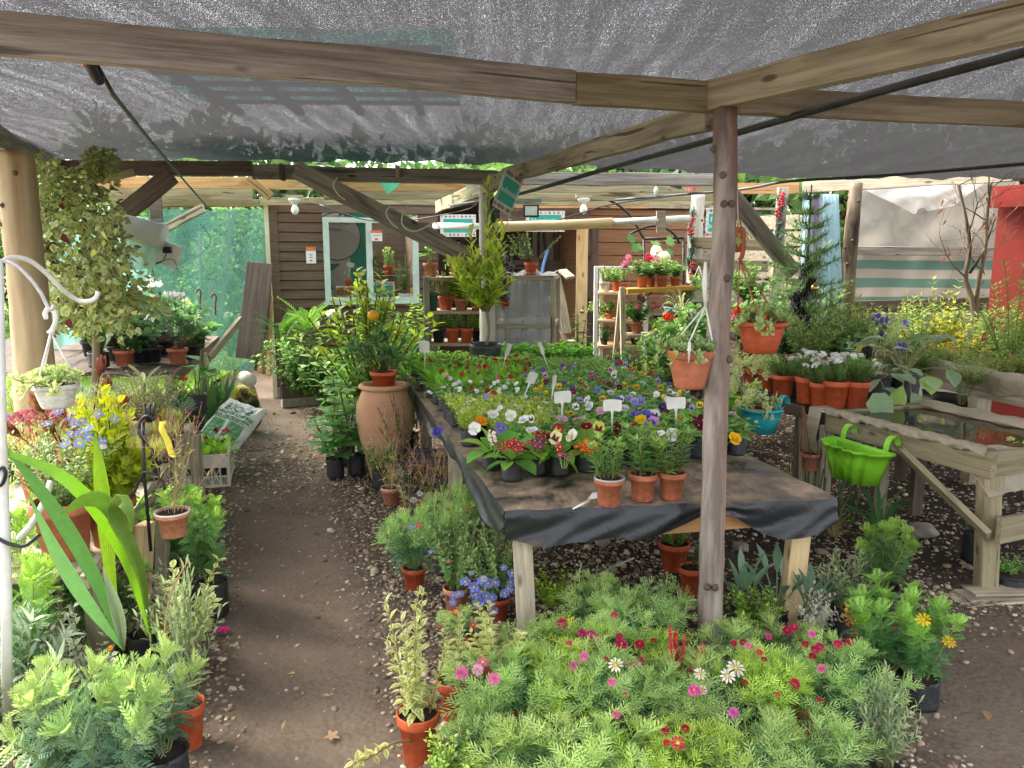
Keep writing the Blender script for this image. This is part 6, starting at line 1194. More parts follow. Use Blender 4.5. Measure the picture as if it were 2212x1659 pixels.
def lattice_crate(name, label, c, x, y, w, d, h, mat, cells=(8, 3), bars=.004, solid_rim=.03, cat='crate'):
 """open crate: rim, floor and latticed sides"""
 root = thing(name, label, cat, c); x = NRM(asarray(x, float)); y = NRM(asarray(y, float)); z = AR([0, 0, 1.]); co = [c + x * a * w / 2 + y * b * d / 2 for a, b in ((-1, -1), (1, -1), (1, 1), (-1, 1))]
 q = MB()
 for i in range(4): a, b = co[i], co[(i + 1) % 4]; q.bar(a + z * (h - solid_rim / 2), b + z * (h - solid_rim / 2), .014, solid_rim); q.bar(a + z * .01, b + z * .01, .012, .02); q.bar(a, a + z * h, .022, .022, up=x)
 q.build('rim', mat, root); q = MB()
 for i in range(4):
  a, b = co[i], co[(i + 1) % 4]; L = np.linalg.norm(b - a); nx = max(2, int(cells[0] * L / max(w, d)))
  for k in range(1, nx): p = a + (b - a) * k / nx; q.bar(p, p + z * (h - solid_rim), bars, bars * 1.6, up=NRM(b - a))
  for k in range(1, cells[1]): q.bar(a + z * h * k / cells[1], b + z * h * k / cells[1], bars, bars * 1.6)
  if cells[0] > 6:
   for k in range(nx - 1): p, p2 = a + (b - a) * k / nx, a + (b - a) * (k + 1) / nx; q.bar(p + z * .02, p2 + z * (h - solid_rim), bars * .8, bars, up=NRM(b - a)); q.bar(p2 + z * .02, p + z * (h - solid_rim), bars * .8, bars, up=NRM(b - a))
 q.build('lattice', mat, root); q = MB(); q.grid([[co[0] + z * .012, co[1] + z * .012], [co[3] + z * .012, co[2] + z * .012]]); q.build('floor', mat, root); return root
WCR = plain('dirty_white_plastic', '#cfc9ba', '#e2ded2', .6, 8, .15); CRG = plain('grey_crate_plastic', '#4a4648', '#5a5658', .55, 8, .1); CRK = plain('black_crate_plastic', '#1c1b1e', '#29282c', .5, 8, .1)
lattice_crate('basket', 'white latticed basket with dry twigs under the raised bed', at(2200, 5.1, .36), (1, -.35, 0), (.35, 1, 0), .42, .3, .1, WCR)
lb = thing('bench', 'low timber bench at the left holding sunlit pots and succulents', 'bench', at(310, 3.3, 0)); BZ = .5
def bench(root, z, pts, legs, m, nplank=4, boards=True):
 a, b, c, d = [asarray(p, float) for p in pts]
 for k in range(nplank): t0 = (k + .5) / nplank; beam('plank', a + (b - a) * t0 + [0, 0, z - .015], d + (c - d) * t0 + [0, 0, z - .015], np.linalg.norm(b - a) / nplank - .012, .03, m, parent=root)
 beam('edge_board', b + [.0, 0, z - .04], c + [0, 0, z - .04], .03, .09, m, parent=root)
 for p in legs: beam('leg', asarray(p) + [0, 0, z - .03], asarray(p) * [1, 1, 0], .085, .06, W_TAN, parent=root, up=(1, 0, 0))
bench(lb, BZ, [(-3.6, 2.75, 0), (-1.62, 2.75, 0), (-2.3, 5.4, 0), (-4.2, 5.4, 0)], [(-1.66, 3.2, 0), (-1.62, 2.82, 0), (-2.2, 5.2, 0)], W_TAN)
beam('leg', at(312, 3.2, .55), at(300, 3.15, 0), .1, .05, W_NEW, parent=lb, up=(1, 0, 0)); beam('leg', at(352, 3.5, .5), at(350, 3.5, 0), .06, .05, W_TAN, parent=lb, up=(1, 0, 0))
bb = thing('bench', 'higher grey bench at the back left crowded with dark leaved plants', 'bench', at(420, 6.8, 0)); bench(bb, .8, [(-4.8, 5.9, 0), (-2.62, 5.9, 0), (-3.3, 8.6, 0), (-5.6, 8.6, 0)], [(-2.7, 6.0, 0), (-3.0, 7.4, 0)], W_DARK)
us = thing('shelf_unit', 'wooden three tier shelf of pots beside the bark post', 'shelf', at(980, 7.35, 0)); Ys = 7.35
def SPx(u, v, Y): return P(u, v, Y)
for u in (921, 1052): a = P(u, 598 if u < 1000 else 620, Ys); b = P(u + 3, 780, Ys); beam('upright', a, [b[0], Ys, 0], .06, .06, W_GREY, parent=us, up=(1, 0, 0)); beam('upright', a + [0, .42, 0], [b[0], Ys + .42, 0], .06, .05, W_GREY, parent=us, up=(1, 0, 0))
for v in (603, 675, 744): a, b = P(918, v, Ys), P(1056, v, Ys); beam('board', a + [0, .2, 0], b + [0, .2, 0], .46, .03, W_TAN, parent=us)
SHZ = [P(980, v, Ys)[2] + .015 for v in (603, 675, 744)]
cg = thing('mesh_cage', 'tall frame of chicken wire over crumpled clear plastic', 'cage', at(1130, 7.25, 0)); a, b = P(1066, 600, 7.25), P(1195, 602, 7.25); zb = .35; dd = AR([.08, .62, 0])
for p in (a, b, a + dd, b + dd): beam('upright', p, p * [1, 1, 0], .045, .045, W_TAN, parent=cg, up=(1, 0, 0))
for (p, q_) in ((a, b), (b, b + dd), (a + dd, b + dd), (a, a + dd)):
 for z in (a[2], (a[2] + zb) / 2 + .12, zb): beam('crossbar', [p[0], p[1], z], [q_[0], q_[1], z], .03, .04, W_TAN, parent=cg)
CLR = film_mat('crumpled_clear', '#b9bcc0', .4, .15, .30, bs=9, bm=1.0); sheet_('plastic_wrap', [a + [.02, .03, -.02], b + [-.02, .03, -.02], [b[0] - .02, b[1] + .03, zb], [a[0] + .02, a[1] + .03, zb]], CLR, 40, 30, .03, 3, parent=cg); sheet_('plastic_wrap', [a + [0, .02, .03], b + [0, .02, .02], b + dd + [0, 0, .05], a + dd + [0, 0, .04]], CLR, 20, 14, .03, 2, parent=cg)
q = MB(); hw = .021; nx, nz_ = int((b[0] - a[0]) / (hw * 1.73)), int((a[2] - zb) / (hw * 1.5)); X_ = NRM(b - a)
for j in range(nz_):
 for i in range(nx):
  c = a + X_ * ((i + .5 * (j % 2)) * hw * 1.73) + [0, -.03, -hw * 1.5 * j]; e = [c + X_ * (hw * sin(t)) + AR([0, 0, hw * cos(t)]) for t in (PI / 3, 0, -PI / 3, -2 * PI / 3)]
  for p0, p1 in zip(e, e[1:]): q.bar(p0, p1, .0022, .0022, '#b5b5b0', (0, 1, 0))
q.build('chicken_wire', plain('galvanised', '#9a9a96', '#b5b5b0', .4, 5, 0, metal=.6), cg)
ws = thing('ladder_shelf', 'white painted ladder shelf with small potted plants', 'shelf', at(1340, 8.7, 0));
for (ut, ub, dy) in ((1288, 1284, 0), (1300, 1296, .35), (1390, 1398, 0), (1384, 1392, .35)): beam('upright', P(ut, 575, 8.7 + dy), [P(ub, 790, 8.7 + dy)[0], 8.7 + dy - .1, 0], .05, .045, WHITEPAINT, parent=ws, up=(1, 0, 0))
WSZ = []
for v in (578, 632, 691, 745): a, b = P(1288, v, 8.85), P(1396, v, 8.85); beam('shelf_board', a, b, .42 if v > 600 else .06, .028, WHITEPAINT if v < 600 else W_NEW, parent=ws); WSZ.append(a[2] + .014)
st = thing('plant_stand', 'slanted wooden stand with a yellow plank top bearing geranium pots', 'stand', at(1410, 7.9, 0)); STZ = P(1410, 626, 7.9)[2]
beam('top_plank', P(1347, 628, 7.9), P(1487, 621, 8.0), .3, .045, wood('yellow_timber', '#c9983e', '#dcae52', '#9a6e2c'), parent=st); beam('leg', P(1344, 620, 7.85), [P(1350, 800, 7.85)[0], 7.8, 0], .07, .05, W_TAN, parent=st, up=(1, 0, 0)); beam('leg', P(1342, 628, 7.95), [P(1322, 800, 7.95)[0], 8.1, .0], .06, .045, W_TAN, parent=st, up=(1, 0, 0)); beam('leg', P(1484, 628, 8.0), [P(1484, 800, 8.0)[0], 8.0, 0], .06, .06, W_DARK, parent=st, up=(1, 0, 0)); beam('shelf_board', P(1350, 724, 7.9), P(1440, 722, 7.9), .3, .03, W_TAN, parent=st)
STZ2 = P(1400, 722, 7.9)[2] + .015
dk_ = thing('dark_bench', 'low dark shelf holding a turquoise dish and a spider plant', 'shelf', at(1440, 8.3, 0)); q = MB(); a, b = P(1405, 682, 8.3), P(1480, 682, 8.3); q.bar(a, b, .3, .03); q.build('board', BLACKM, dk_)
for p in (a, b): beam('leg', p, p * [1, 1, 0], .05, .05, W_DARK, parent=dk_, up=(1, 0, 0))
ar = thing('metal_rack', 'dark metal rack with an arched top in front of the hut', 'rack', at(1430, 8.75, 0)); q = MB(); Ya = 8.75
q.tube([P(1391, 516, Ya), P(1395, 700, Ya)], .015, 8); q.tube([P(1477, 514, Ya), P(1476, 700, Ya)], .015, 8); q.tube([P(1391, 516, Ya), P(1477, 514, Ya)], .015, 8); q.build('frame', BLACKM, ar); q = MB(); q.tube(curved([P(1362, 505, Ya), P(1385, 494, Ya), P(1412, 488, Ya), P(1440, 494, Ya), P(1458, 508, Ya), P(1468, 526, Ya)], 24), .014, 8); q.build('arch', BLACKM, ar); q = MB(); q.tube(curved([P(1315, 432, Ya), P(1340, 446, Ya), P(1364, 470, Ya), P(1391, 516, Ya)], 20), .014, 8); q.build('stay', BLACKM, ar)
for i, (u, v, z) in enumerate(((1432, 800, .42), (1440, 842, .24))):
 pr = thing('pallet', ('weathered grey pallet carrying the potted geraniums', 'lower grey pallet under the weathered one')[i], 'pallet', at(u, 6.6, z - .14)); a = at(u - 36, 6.3, z)
 for k in range(3): beam('slat', a + [0, k * .28, 0], a + [.62, k * .28 - .12, 0], .12, .03, W_GREY, parent=pr)
 for k in range(3): beam('block', a + [.02 + .28 * k, -.02, -.07], a + [.05 + .28 * k, .6, -.07], .1, .1, W_GREY, parent=pr)
bm('bench_plank', at(1430, 6.45, .16), at(1530, 6.3, .18), .2, .03, W_GREY, 'low grey plank in front of the pallets', 'plank')
pb = thing('planter_box', 'brown wooden planter box against the shed below the ferns', 'planter', at(660, 8.8, 0)); a, b = at(607, 8.55, .22), at(770, 8.95, .22); beam('front_board', a, b, .03, .26, W_DARK, parent=pb); beam('side_board', a, a + [-.05, .4, 0], .03, .26, W_DARK, parent=pb); q = MB(); q.grid([[a + [0, 0, .1], b + [0, 0, .1]], [a + [-.05, .42, .1], b + [-.05, .42, .1]]]); q.build('soil', SOIL, pb); q = MB(); q.bar(a * [1, 1, 0] + [0, 0, .05], b * [1, 1, 0] + [0, 0, .05], .1, .09); q.build('base', plain('concrete', '#8a857c', '#a39d92'), pb)
lattice_crate('crate', 'dirty white plastic crate of red and white daisies by the path', at(447, 5.72, .0), (1, .2, 0), (-.3, 1, 0), .36, .48, .25, WCR, (9, 3), .006, .1)
lattice_crate('crate', 'black plastic crate with strap leaved plants behind the white sack', at(440, 6.65, 0), (1, .1, 0), (-.1, 1, 0), .42, .6, .3, CRK, (7, 4)); lattice_crate('crate', 'grey plastic crate under the table edge among dry stems', at(958, 4.75, 0), (1, -.1, 0), (.1, 1, 0), .34, .34, .24, CRG, (4, 3)); lattice_crate('crate', 'second grey crate deep under the table beside its leg', at(1010, 4.9, 0), (1, -.1, 0), (.1, 1, 0), .3, .4, .22, CRK, (7, 3))
lattice_crate('crate', 'grey crate behind the thin stemmed plants at the table side', at(920, 5.5, 0), (1, -.1, 0), (.1, 1, 0), .36, .3, .26, CRG, (4, 3))
def sack():
 c0 = at(476, 6.1, .0); root = thing('sack', 'white printed sack of worm humus leaning on the crate', 'sack', c0); W, Hh = .37, .50
 o = P(456, 974, 5.9); x = NRM(P(500, 988, 5.86) - P(412, 956, 5.95)); y = P(488, 886, 6.22) - o; y = NRM(y - x * x.dot(y)); n = cross(x, y)
 nu, nv = 40, 54; u = linspace(-1, 1, nu)[None, :]; v = linspace(0, 1, nv)[:, None]; th = .075 * (1 - u ** 4) ** .6 * np.clip(np.sin(PI * np.clip(v * .96 + .02, 0, 1)) ** .45, 0, 1)
 wv = W / 2 * (1 - .10 * (v - .5) ** 2) * (1 + .02 * np.sin(v * 17)); ear = .05 * np.abs(u) ** 5 * (v > .9)
 g = lambda s: o + x * (u * wv)[..., None] + y * ((v + ear) * Hh + 0 * u)[..., None] + n * (s * th + .006 * np.sin(u * 9 + v * 13) + .004 * np.sin(u * 23 - v * 19))[..., None]
 mb = MB(); mb.grid(g(1)); mb.grid(g(-1)[:, ::-1]); mb.build('bag', plain('woven_sack', '#d5d6d4', '#e4e5e3', .55, 18, .25, 40), root)
 M = stack([x, y, n], 1)
 def onbag(me, px, py, nm, sc=1.0):
  m = me; vs = AR([q.co[:] for q in m.vertices]); X, Y = vs[:, 0] + px, vs[:, 1] + py; uu = np.clip(X / (W / 2), -.97, .97); vv = np.clip(Y / Hh, .02, .98); t = .075 * (1 - uu ** 4) ** .6 * np.sin(PI * (vv * .96 + .02)) ** .45 + .006 * np.sin(uu * 9 + vv * 13) + .004 * np.sin(uu * 23 - vv * 19) + .0035
  wp = o + x * (uu * W / 2 * (1 - .10 * (vv - .5) ** 2))[:, None] + y * (vv * Hh)[:, None] + n * t[:, None] - AR(root.location); m.vertices.foreach_set('co', wp.ravel()); m.update(); ob = bpy.data.objects.new(nm, m); col_.objects.link(ob); ob.parent = root
 for s, sz, py in (('BIO-2', .10, .405), ('HUMUS DE LOMBRIZ', .036, .34), ('ROJA CALIFORNIANA', .033, .30)): onbag(text_mesh(s, sz, LETG, 0, .002), 0, py, 'lettering')
 for (px, py, w, h) in ((-.08, .17, .125, .18), (.08, .165, .135, .20), (0, .278, .28, .011)):
  q = MB(); nx = 14; gx, gy = np.meshgrid(linspace(-w / 2, w / 2, nx), linspace(-h / 2, h / 2, nx)); q.grid(stack([gx, gy, 0 * gx], -1)); onbag(q.mesh('printed_panel', plain('print_green', '#5a8f5e', '#6a9e6c', .6, 30, 0)), px, py, 'printed_panel')
 for k in range(6):
  q = MB(); w = .1 + .02 * (k % 2); gx, gy = np.meshgrid(linspace(-w / 2, w / 2, 8), [-.004, .004]); q.grid(stack([gx, gy, 0 * gx], -1)); m = q.mesh('printed_line', plain('print_pale', '#b5cfb4', '#c2d8c0', .6, 30, 0));
  for vv in m.vertices: vv.co.z = .0
  onbag(m, (-.08, .08)[k % 2], .12 + .035 * (k // 2), 'printed_line');
 q = MB(); e = o + x * W * .5 + y * Hh * .93; q.tube(curved([e, e + [.03, -.02, -.04], e + [.04, -.02, -.12], e + [.02, -.02, -.15], e + [.035, -.02, -.08]], 14), .003, 5); q.build('tie_string', ROPE, root)
sack()
jp = at(835, 5.75, 0); jr = thing('clay_jar', 'large smooth terracotta jar by the path with a pot set in its mouth', 'jar', jp); k = mm(1, jp); zs = .85; q = MB(); R_ = 61 * k
q.lathe([(R_ * .5, 0), (R_ * .56, .02), (R_ * .72, .22), (R_ * .92, .42), (R_ * 1.0, .58), (R_ * .96, .70), (R_ * .78, .80), (R_ * .70, .83), (R_ * .72, .84)] * AR((1, zs)), 48, jp); CL = plain('clay', '#b98a68', '#d0a884', .85, 2.2, .12, 60, dist=.004, lo=.3, hi=.7); q.build('body', CL, jr)
q = MB(); q.lathe([(R_ * .70, .825), (R_ * .82, .83), (R_ * .88, .85), (R_ * .85, .87), (R_ * .72, .875), (R_ * .62, .86), (R_ * .60, .80)] * AR((1, zs)), 48, jp); q.build('rim', CL, jr)
ist = thing('iron_stand', 'black wrought iron stand with scrolls holding a terracotta pot by the bench', 'stand', at(318, 3.0, 0)); q = MB(); Yk = 3.0
q.tube([P(309, 912, Yk), P(311, 1020, Yk), P(326, 1190, Yk)], .007, 8); q.build('rod', BLACKM, ist)
for pts in ([(312, 1018), (300, 1040), (290, 1062), (284, 1068)], [(313, 1020), (335, 1026), (352, 1042), (356, 1058)], [(312, 955), (300, 930), (306, 905), (322, 898), (334, 908)], [(312, 940), (320, 962), (330, 975), (322, 990)]): q = MB(); q.tube(curved([P(u, v, Yk - .03) for u, v in pts], 16), .006, 7); q.build('scroll', BLACKM, ist)
for k_, u in enumerate((318, 330, 341)): q = MB(); q.tube([P(318 + k_ * 4, 912, Yk + .05), P(u - 6, 872, Yk + .05)], .005, 6); q.build('prong', BLACKM, ist)
hk = thing('hook_stand', 'white metal shepherd hook stand with scrolls at the left edge', 'stand', at(12, 2.3, 0)); Yh = 2.3; q = MB(); q.tube([P(-6, 560, Yh), P(2, 940, Yh), P(14, 1280, Yh), at(16, Yh, 0)], .0165, 10); q.build('pole', WHITEPAINT, hk)
q = MB(); q.tube(curved([P(-8, 572, Yh), P(25, 557, Yh + .05), P(62, 562, Yh + .1), P(100, 590, Yh + .15), P(135, 625, Yh + .2), P(168, 648, Yh + .25), P(195, 650, Yh + .25), P(208, 642, Yh + .25), P(212, 630, Yh + .25)], 40), .0075, 9); q.build('arm', WHITEPAINT, hk); q = MB(); q.tube(curved([P(-8, 562, Yh), P(30, 570, Yh), P(62, 598, Yh), P(88, 632, Yh), P(104, 664, Yh), P(112, 668, Yh), P(116, 658, Yh)], 34), .0055, 9); q.build('arm', plain('grey_cord', '#b5b2b0', '#d2cfcc', .6, 60, .5), hk)
for pts in ([(-10, 1160), (20, 1175), (55, 1178), (85, 1155)], [(-12, 1022), (4, 1010), (12, 1024), (4, 1046), (-12, 1050)]): q = MB(); q.tube(curved([P(u, v, Yh - .02) for u, v in pts], 18), .006, 7); q.build('scroll', BLACKM, hk)
q = MB(); q.tube(curved([P(110, 1040, 2.8), P(95, 1085, 2.75), P(70, 1130, 2.7), P(40, 1165, 2.65)], 16), .012, 8); q.build('bent_pipe', plain('old_white_pipe', '#b9b5a8', '#d6d2c6', .6, 20, .2), None, 'bent whitish pipe behind the white pole at the left', 'pipe')
q = MB(); pts = [P(352, 910, 3.0), P(350, 930, 2.98), P(362, 955, 2.98), P(372, 985, 2.97), P(385, 985, 2.96)]; g = curved(pts, 16); q.grid(stack([g + [-.012, 0, 0], g + [.0, -.01, 0], g + [.014, 0, .004]], 1)); q.build('ribbon', plain('yellow_tape', '#d9c63a', '#ecd94a', .4, 12, .1), None, 'yellow ribbon tied to the iron stand', 'ribbon')
GRP = {}
tplants = []   # (root, base point, species, projected top)
def bagplant(name, label, cat, p, fol, w, h, group, var, pot=('b', .108, .092), **kw):
 r_ = plant(name, label, cat, p, fol, w, h, pot, group=group, var=var, **kw); tplants.append((r_, AR(p) + [0, 0, pot[2] + h * .8], fol)); return r_
TABLEFL = [(1351,831,'pansy','#f0bf22','#8a5a18'),(1375,836,'pansy','#f0bf22','#8a5a18'),(1392,851,'pansy','#ee9a1e','#c9701a'),(1418,852,'pansy','#f0eee8','#e6e0d0'),(1435,858,'pansy','#f3d264','#e8a81e'),(1443,864,'pansy','#efece6','#e6e0d0'),(1468,849,'pansy','#f0c63a','#d88a1e'),(1358,860,'pansy','#a9a6dc','#7d74c4'),(1371,867,'pansy','#b9b4e2','#8a82cc'),(1384,866,'pansy','#9a92d2','#6f64b8'),(1291,842,'pansy','#7f86d4','#5a58b4'),(1319,848,'pansy','#ecebf2','#9a94c8'),(1236,839,'pansy','#5d4ab0','#3a2a80'),(1269,835,'primrose','#e8b0b8','#e8c85a'),(1257,837,'primrose','#e89a8c','#e8c23a'),(1280,812,'primrose','#a83a86','#e2b43a'),(1300,825,'primrose','#a02a4a','#d8a83a'),(1338,837,'pansy','#6a1a34','#3a0e1e'),(1267,863,'pansy','#f0eff0','#c9c6e0'),(1273,877,'pansy','#efeef0','#c9c6e0'),(1300,888,'pansy','#d8a2cc','#c98ac0'),(1254,907,'pansy','#d9aacc','#c890ba'),(1349,882,'pansy','#e4e0ec','#a9a2d8'),(1373,896,'pansy','#6f6ac8','#463c9a'),(1395,898,'pansy','#6a62c4','#3f348e'),(1414,896,'pansy','#efecf2','#4a2a7a'),(1384,907,'pansy','#f2cf1e','#e0a81a'),(1404,920,'pansy','#46329a','#2a1a66'),(1411,912,'pansy','#c58ac8','#9a5aa8'),(1293,924,'pansy','#efdb7a','#4a1430'),(1267,922,'pansy','#7a1420','#4a0a12'),(1335,925,'pansy','#5a1626','#2e0a14'),(1364,920,'pansy','#8a1e28','#5a1018'),(1431,879,'pansy','#3a2a7a','#20144a'),(1423,939,'pansy','#f2f1f2','#dcdae6'),(1452,938,'pansy','#f4f3f2','#e6e4ea'),(1494,910,'pansy','#5d1830','#2e0a18'),(1509,919,'pansy','#641428','#33081a'),(1518,907,'pansy','#5a142a','#2e0a18'),(1470,903,'pansy','#e8a51e','#b8701a'),(1587,948,'pansy','#f0c01e','#d8941a'),(1236,941,'pansy','#f0eee6','#e8dca8'),(1250,905,'pansy','#d6a0c8','#c488b8'),(1214,905,'pansy','#dcb4d2','#c490bc'),
 (956,801,'button','#b8222e'),(965,810,'button','#eab8bc'),(1009,796,'button','#b8222e'),(999,808,'button','#c02838'),(1047,792,'button','#c22a3e'),(1053,794,'button','#d04a56'),(1035,793,'button','#c8404a'),(1078,816,'button','#d83a6a'),(1103,813,'button','#b8222e'),(1132,787,'button','#d23a4a'),(1134,798,'button','#c02a38'),(1095,781,'button','#b8222e'),(1070,779,'button','#b02030'),(1114,769,'button','#c02a30'),(1052,844,'button','#b82a24'),(1016,839,'button','#b02028'),(1066,850,'button','#c8401e'),
 (958,837,'pansy','#efeef0','#e0dce8'),(993,841,'pansy','#f0eff0','#e0dce8'),(1029,845,'pansy','#f0eef0','#dcd8e4'),(1077,847,'pansy','#f0eccc','#e8dca0'),(1091,836,'pansy','#f2f1f2','#e0dce8'),(1115,829,'pansy','#f0eff0','#e0dce8'),(1119,842,'pansy','#f0eff0','#dcd8e4'),(928,848,'pansy','#f0f0ee','#e0dce8'),(1051,856,'pansy','#b0a8de','#8f86cc'),(1168,836,'pansy','#e8c22a','#c8901a'),(1179,848,'pansy','#ecc62a','#c8901a'),(1157,842,'pansy','#e8be2a','#b8801a'),(1065,896,'pansy','#f1f0ee','#e6e2da'),(1079,884,'pansy','#efeee8','#e2ded2'),(1103,898,'pansy','#f0efe4','#e6e0c8'),(1132,907,'pansy','#f2f1f4','#a8a2d2'),(1025,926,'pansy','#f2f2ee','#e6e4dc'),(1039,910,'pansy','#ee9a1e','#d8781a'),(1082,924,'pansy','#8478d0','#6a5cb8'),(1149,930,'pansy','#efeef2','#cfcae2'),(1168,937,'primrose','#a8183e','#ecc83a'),(1201,945,'pansy','#f0e2ac','#4a1434'),(1205,929,'pansy','#8a1e3a','#e0b83a'),(945,933,'pansy','#6450c0','#4636a0'),
 (1103,958,'primrose','#c01848','#f0d04a'),(1082,964,'primrose','#b81844','#f0cc4a'),(1118,962,'primrose','#c21a4a','#f0d04a'),(1146,953,'primrose','#a81c70','#ecc84a'),(1166,957,'primrose','#7a1a66','#d8b04a'),(1208,970,'primrose','#b81a50','#f2e0a0'),(1259,965,'primrose','#e8642a','#f0c03a'),(1275,962,'primrose','#e66a2e','#f0c03a'),(1062,944,'primrose','#efe6dc','#e8a85a'),(1220,985,'primrose','#9a3a7a','#e8c85a')]
def table_plants():
 front = [(1105,1040,'primula',50),(1160,1026,'primula',47),(1208,1028,'primula',46),(1266,1020,'primula',52),(1325,1012,'pansy',44),(1372,1010,'pansy',46),(1422,1000,'bellis',48),(1462,1005,'pansy',56),(1505,990,'bellis',52),(1590,985,'pansy',42),(1062,1015,'primula',44)]
 used = []
 for i, (u, v, sp, wp) in enumerate(front):
  p = G(u, v - 4, TZ + .002); w = mm(wp, p); used.append(p)
  lab = ('magenta primrose in a black bag, nearest to the table front', 'magenta purple primrose just behind the nearest primrose', 'small rose primrose third in the front row', 'orange primrose in the table front row', 'dark flowered pansy bag behind the left terracotta pot', 'leafy pansy bag behind the middle terracotta pot', 'broad leaved seedling with no flower behind the right terracotta pot', 'white pansy bag behind the right terracotta pot', 'light green rosette in a black bag left of the round post', 'yellow flowered pansy bag alone right of the round post', 'pale flowered primrose at the left end of the front row')[i]
  bagplant({'primula': 'primrose_plant', 'pansy': 'pansy_plant', 'bellis': 'seedling'}[sp], lab, 'primrose' if sp == 'primula' else 'pansy' if sp == 'pansy' else 'seedling', p, sp, w * (2.3 if sp == 'primula' else 1.7), w * (1.15 if sp == 'primula' else 1.1), 'front row of bagged flowers', i % 3, ('b', w, w * .92))
 rows = linspace(.2, .965, 24)
 for r_, t in enumerate(rows):
  cols = 12
  for k in range(cols):
   s = (k + .5 + (.0 if r_ % 2 else .18)) / cols; s = .03 + s * .95 + rng.normal(0, .006)
   if s > .985: continue
   p = TT(s, t + rng.normal(0, .003), TZ + .002)
   if any(np.hypot(*(p - q)[:2]) < .108 for q in used): continue
   u, v = proj(p + [0, 0, .15])
   if t < .33 and s > .9 or (t < .27 and (s < .12)): continue
   if math.hypot(u - 1052, (v - 770) * 1.6) < 40 and t > .88: continue
   if u < 1205 and 868 < v < 935 and s < .6: z = 'alyssum'
   elif v > 935 and u < 1060 and s < .16: z = 'alyssum'
   elif v <= 868 and v > 838 and u < 1140: z = 'viola'
   elif u < 1140 and 795 < v <= 838: z = 'bellis'
   elif u >= 1040 and v < 778: z = 'nettle_mint'
   elif u < 1140 and v <= 795: z = 'mint'
   elif v <= 808: z = 'oregano'
   else: z = 'pansy'
   var = int(rng.integers(0, 4)); back = 'table rear' if v < 790 else ''
   if z == 'alyssum': bagplant('alyssum_plant', 'lime green alyssum bag with tiny white flowers in the dense left block of the table', 'alyssum', p, 'alyssum', .17, .115, 'alyssum bags in the left block', var)
   elif z == 'viola': bagplant('viola_plant', 'small dark green viola bag in the row between the red daisies and the alyssum', 'viola', p, 'pansy', .15, .09, 'viola bags behind the alyssum', var)
   elif z == 'bellis': bagplant('daisy_plant', 'red pompon daisy bag in the spoon leaved block before the mint', 'daisy', p, 'bellis', .19, .13, 'pompon daisy bags', var)
   elif z == 'mint': bagplant('mint_plant', 'mint bag in the block at the table rear left', 'mint', p, 'mint', .195, .14, 'mint bags at the rear left', var)
   elif z == 'nettle_mint': bagplant('balm_plant', 'tall bright green balm bag at the very back of the table', 'balm', p, 'nettle_mint', .19, .2, 'balm bags at the back of the table', var)
   elif z == 'oregano': bagplant('oregano_plant', 'small leaved oregano bag at the rear right of the table', 'oregano', p, 'oregano', .195, .12, 'oregano bags at the rear right', var)
   else: bagplant('pansy_plant', 'pansy bag among the mixed pansies filling the middle and right of the table', 'pansy', p, 'pansy', .19, .125, 'pansy bags in the middle and right blocks', var)
 cn = {}
 tp = [(r_, proj(q), q, f) for r_, q, f in tplants]
 for f in TABLEFL:
  u, v, kind, c = f[:4]; c2 = f[4] if len(f) > 4 else '#e8c23a'
  pref = {'button': ('bellis', 'mint', 'nettle_mint'), 'primrose': ('primula', 'pansy'), 'pansy': ('pansy', 'alyssum', 'bellis')}[kind]
  fp = G(u, v, TZ + .225 + (.05 if v < 785 else 0)) if not (930 < v < 936 and u < 950) else P(u, v, 4.35); best = min(tp, key=lambda x: np.hypot(*(x[2] - fp)[:2]) + (0 if x[3] in pref else .12))
  p = fp; sz = {'pansy': .072 if v > 885 else .058 if v > 860 else .048, 'button': .04, 'primrose': .075}[kind]
  if kind == 'pansy' and 826 < v < 860 and u < 1185: sz = .04
  add_flower(best[0], p, kind, c, sz, c2, face=.6 if kind == 'pansy' else .4, spread=.8); cn.setdefault(best[0].name, []).append((kind, c))
 for (nm, fl) in cn.items():   # a plant in flower gets a label of its own
  o = bpy.data.objects[nm]
  if o['label'].startswith(('pansy bag among', 'small dark green viola', 'red pompon daisy bag', 'lime green aly', 'mint bag', 'tall bright', 'small leaved')):
   names = [color_name(c) for k, c in fl]; kinds = {'pansy': 'pansy', 'button': 'pompon daisy', 'primrose': 'primrose'}[fl[0][0]]
   u, v = proj(AR(o.location)); lr = 'left' if u < 1150 else 'centre' if u < 1320 else 'right'; fb = 'front' if v > 930 else 'middle' if v > 868 else 'rear'
   o['label'] = f"bagged plant with {' and '.join(dict.fromkeys(names))} {kinds} blooms, {fb} {lr} of the table"
 for r_, q, f in tplants:   # smaller blooms here and there
  n = 1 if rng.uniform() < {'pansy': .75, 'bellis': .45}.get(f, 0) else 0
  if f == 'alyssum' and rng.uniform() < .3: n = 1
  for _ in range(n):
   x = AR(r_.location) + [rng.normal(0, .03), rng.normal(0, .03), .225 + rng.uniform(-.01, .02)]; vio = 'viola' in r_['label']
   if f == 'alyssum': add_flower(r_, x - [0, 0, .01], 'cluster', '#f2f2e8', .03, face=.2)
   elif f == 'bellis': add_flower(r_, x, 'button', rd.choice(['#b8222e', '#c83a4a', '#b02030']), .03, face=.3)
   elif not cn.get(r_.name): add_flower(r_, x - [0, 0, .02 if vio else 0], 'pansy', '#f0eff0' if vio else rd.choice(['#f0eff0', '#a9a6dc', '#f0c63a', '#6f64b8', '#7a2038', '#d9aacc']), .034 if vio else .046, '#e0dce8' if vio else '#5a2a4a', face=.55, spread=.9)
 seen = {}
 for o in [bpy.data.objects[n] for n in cn]: seen.setdefault(o['label'], []).append(o)
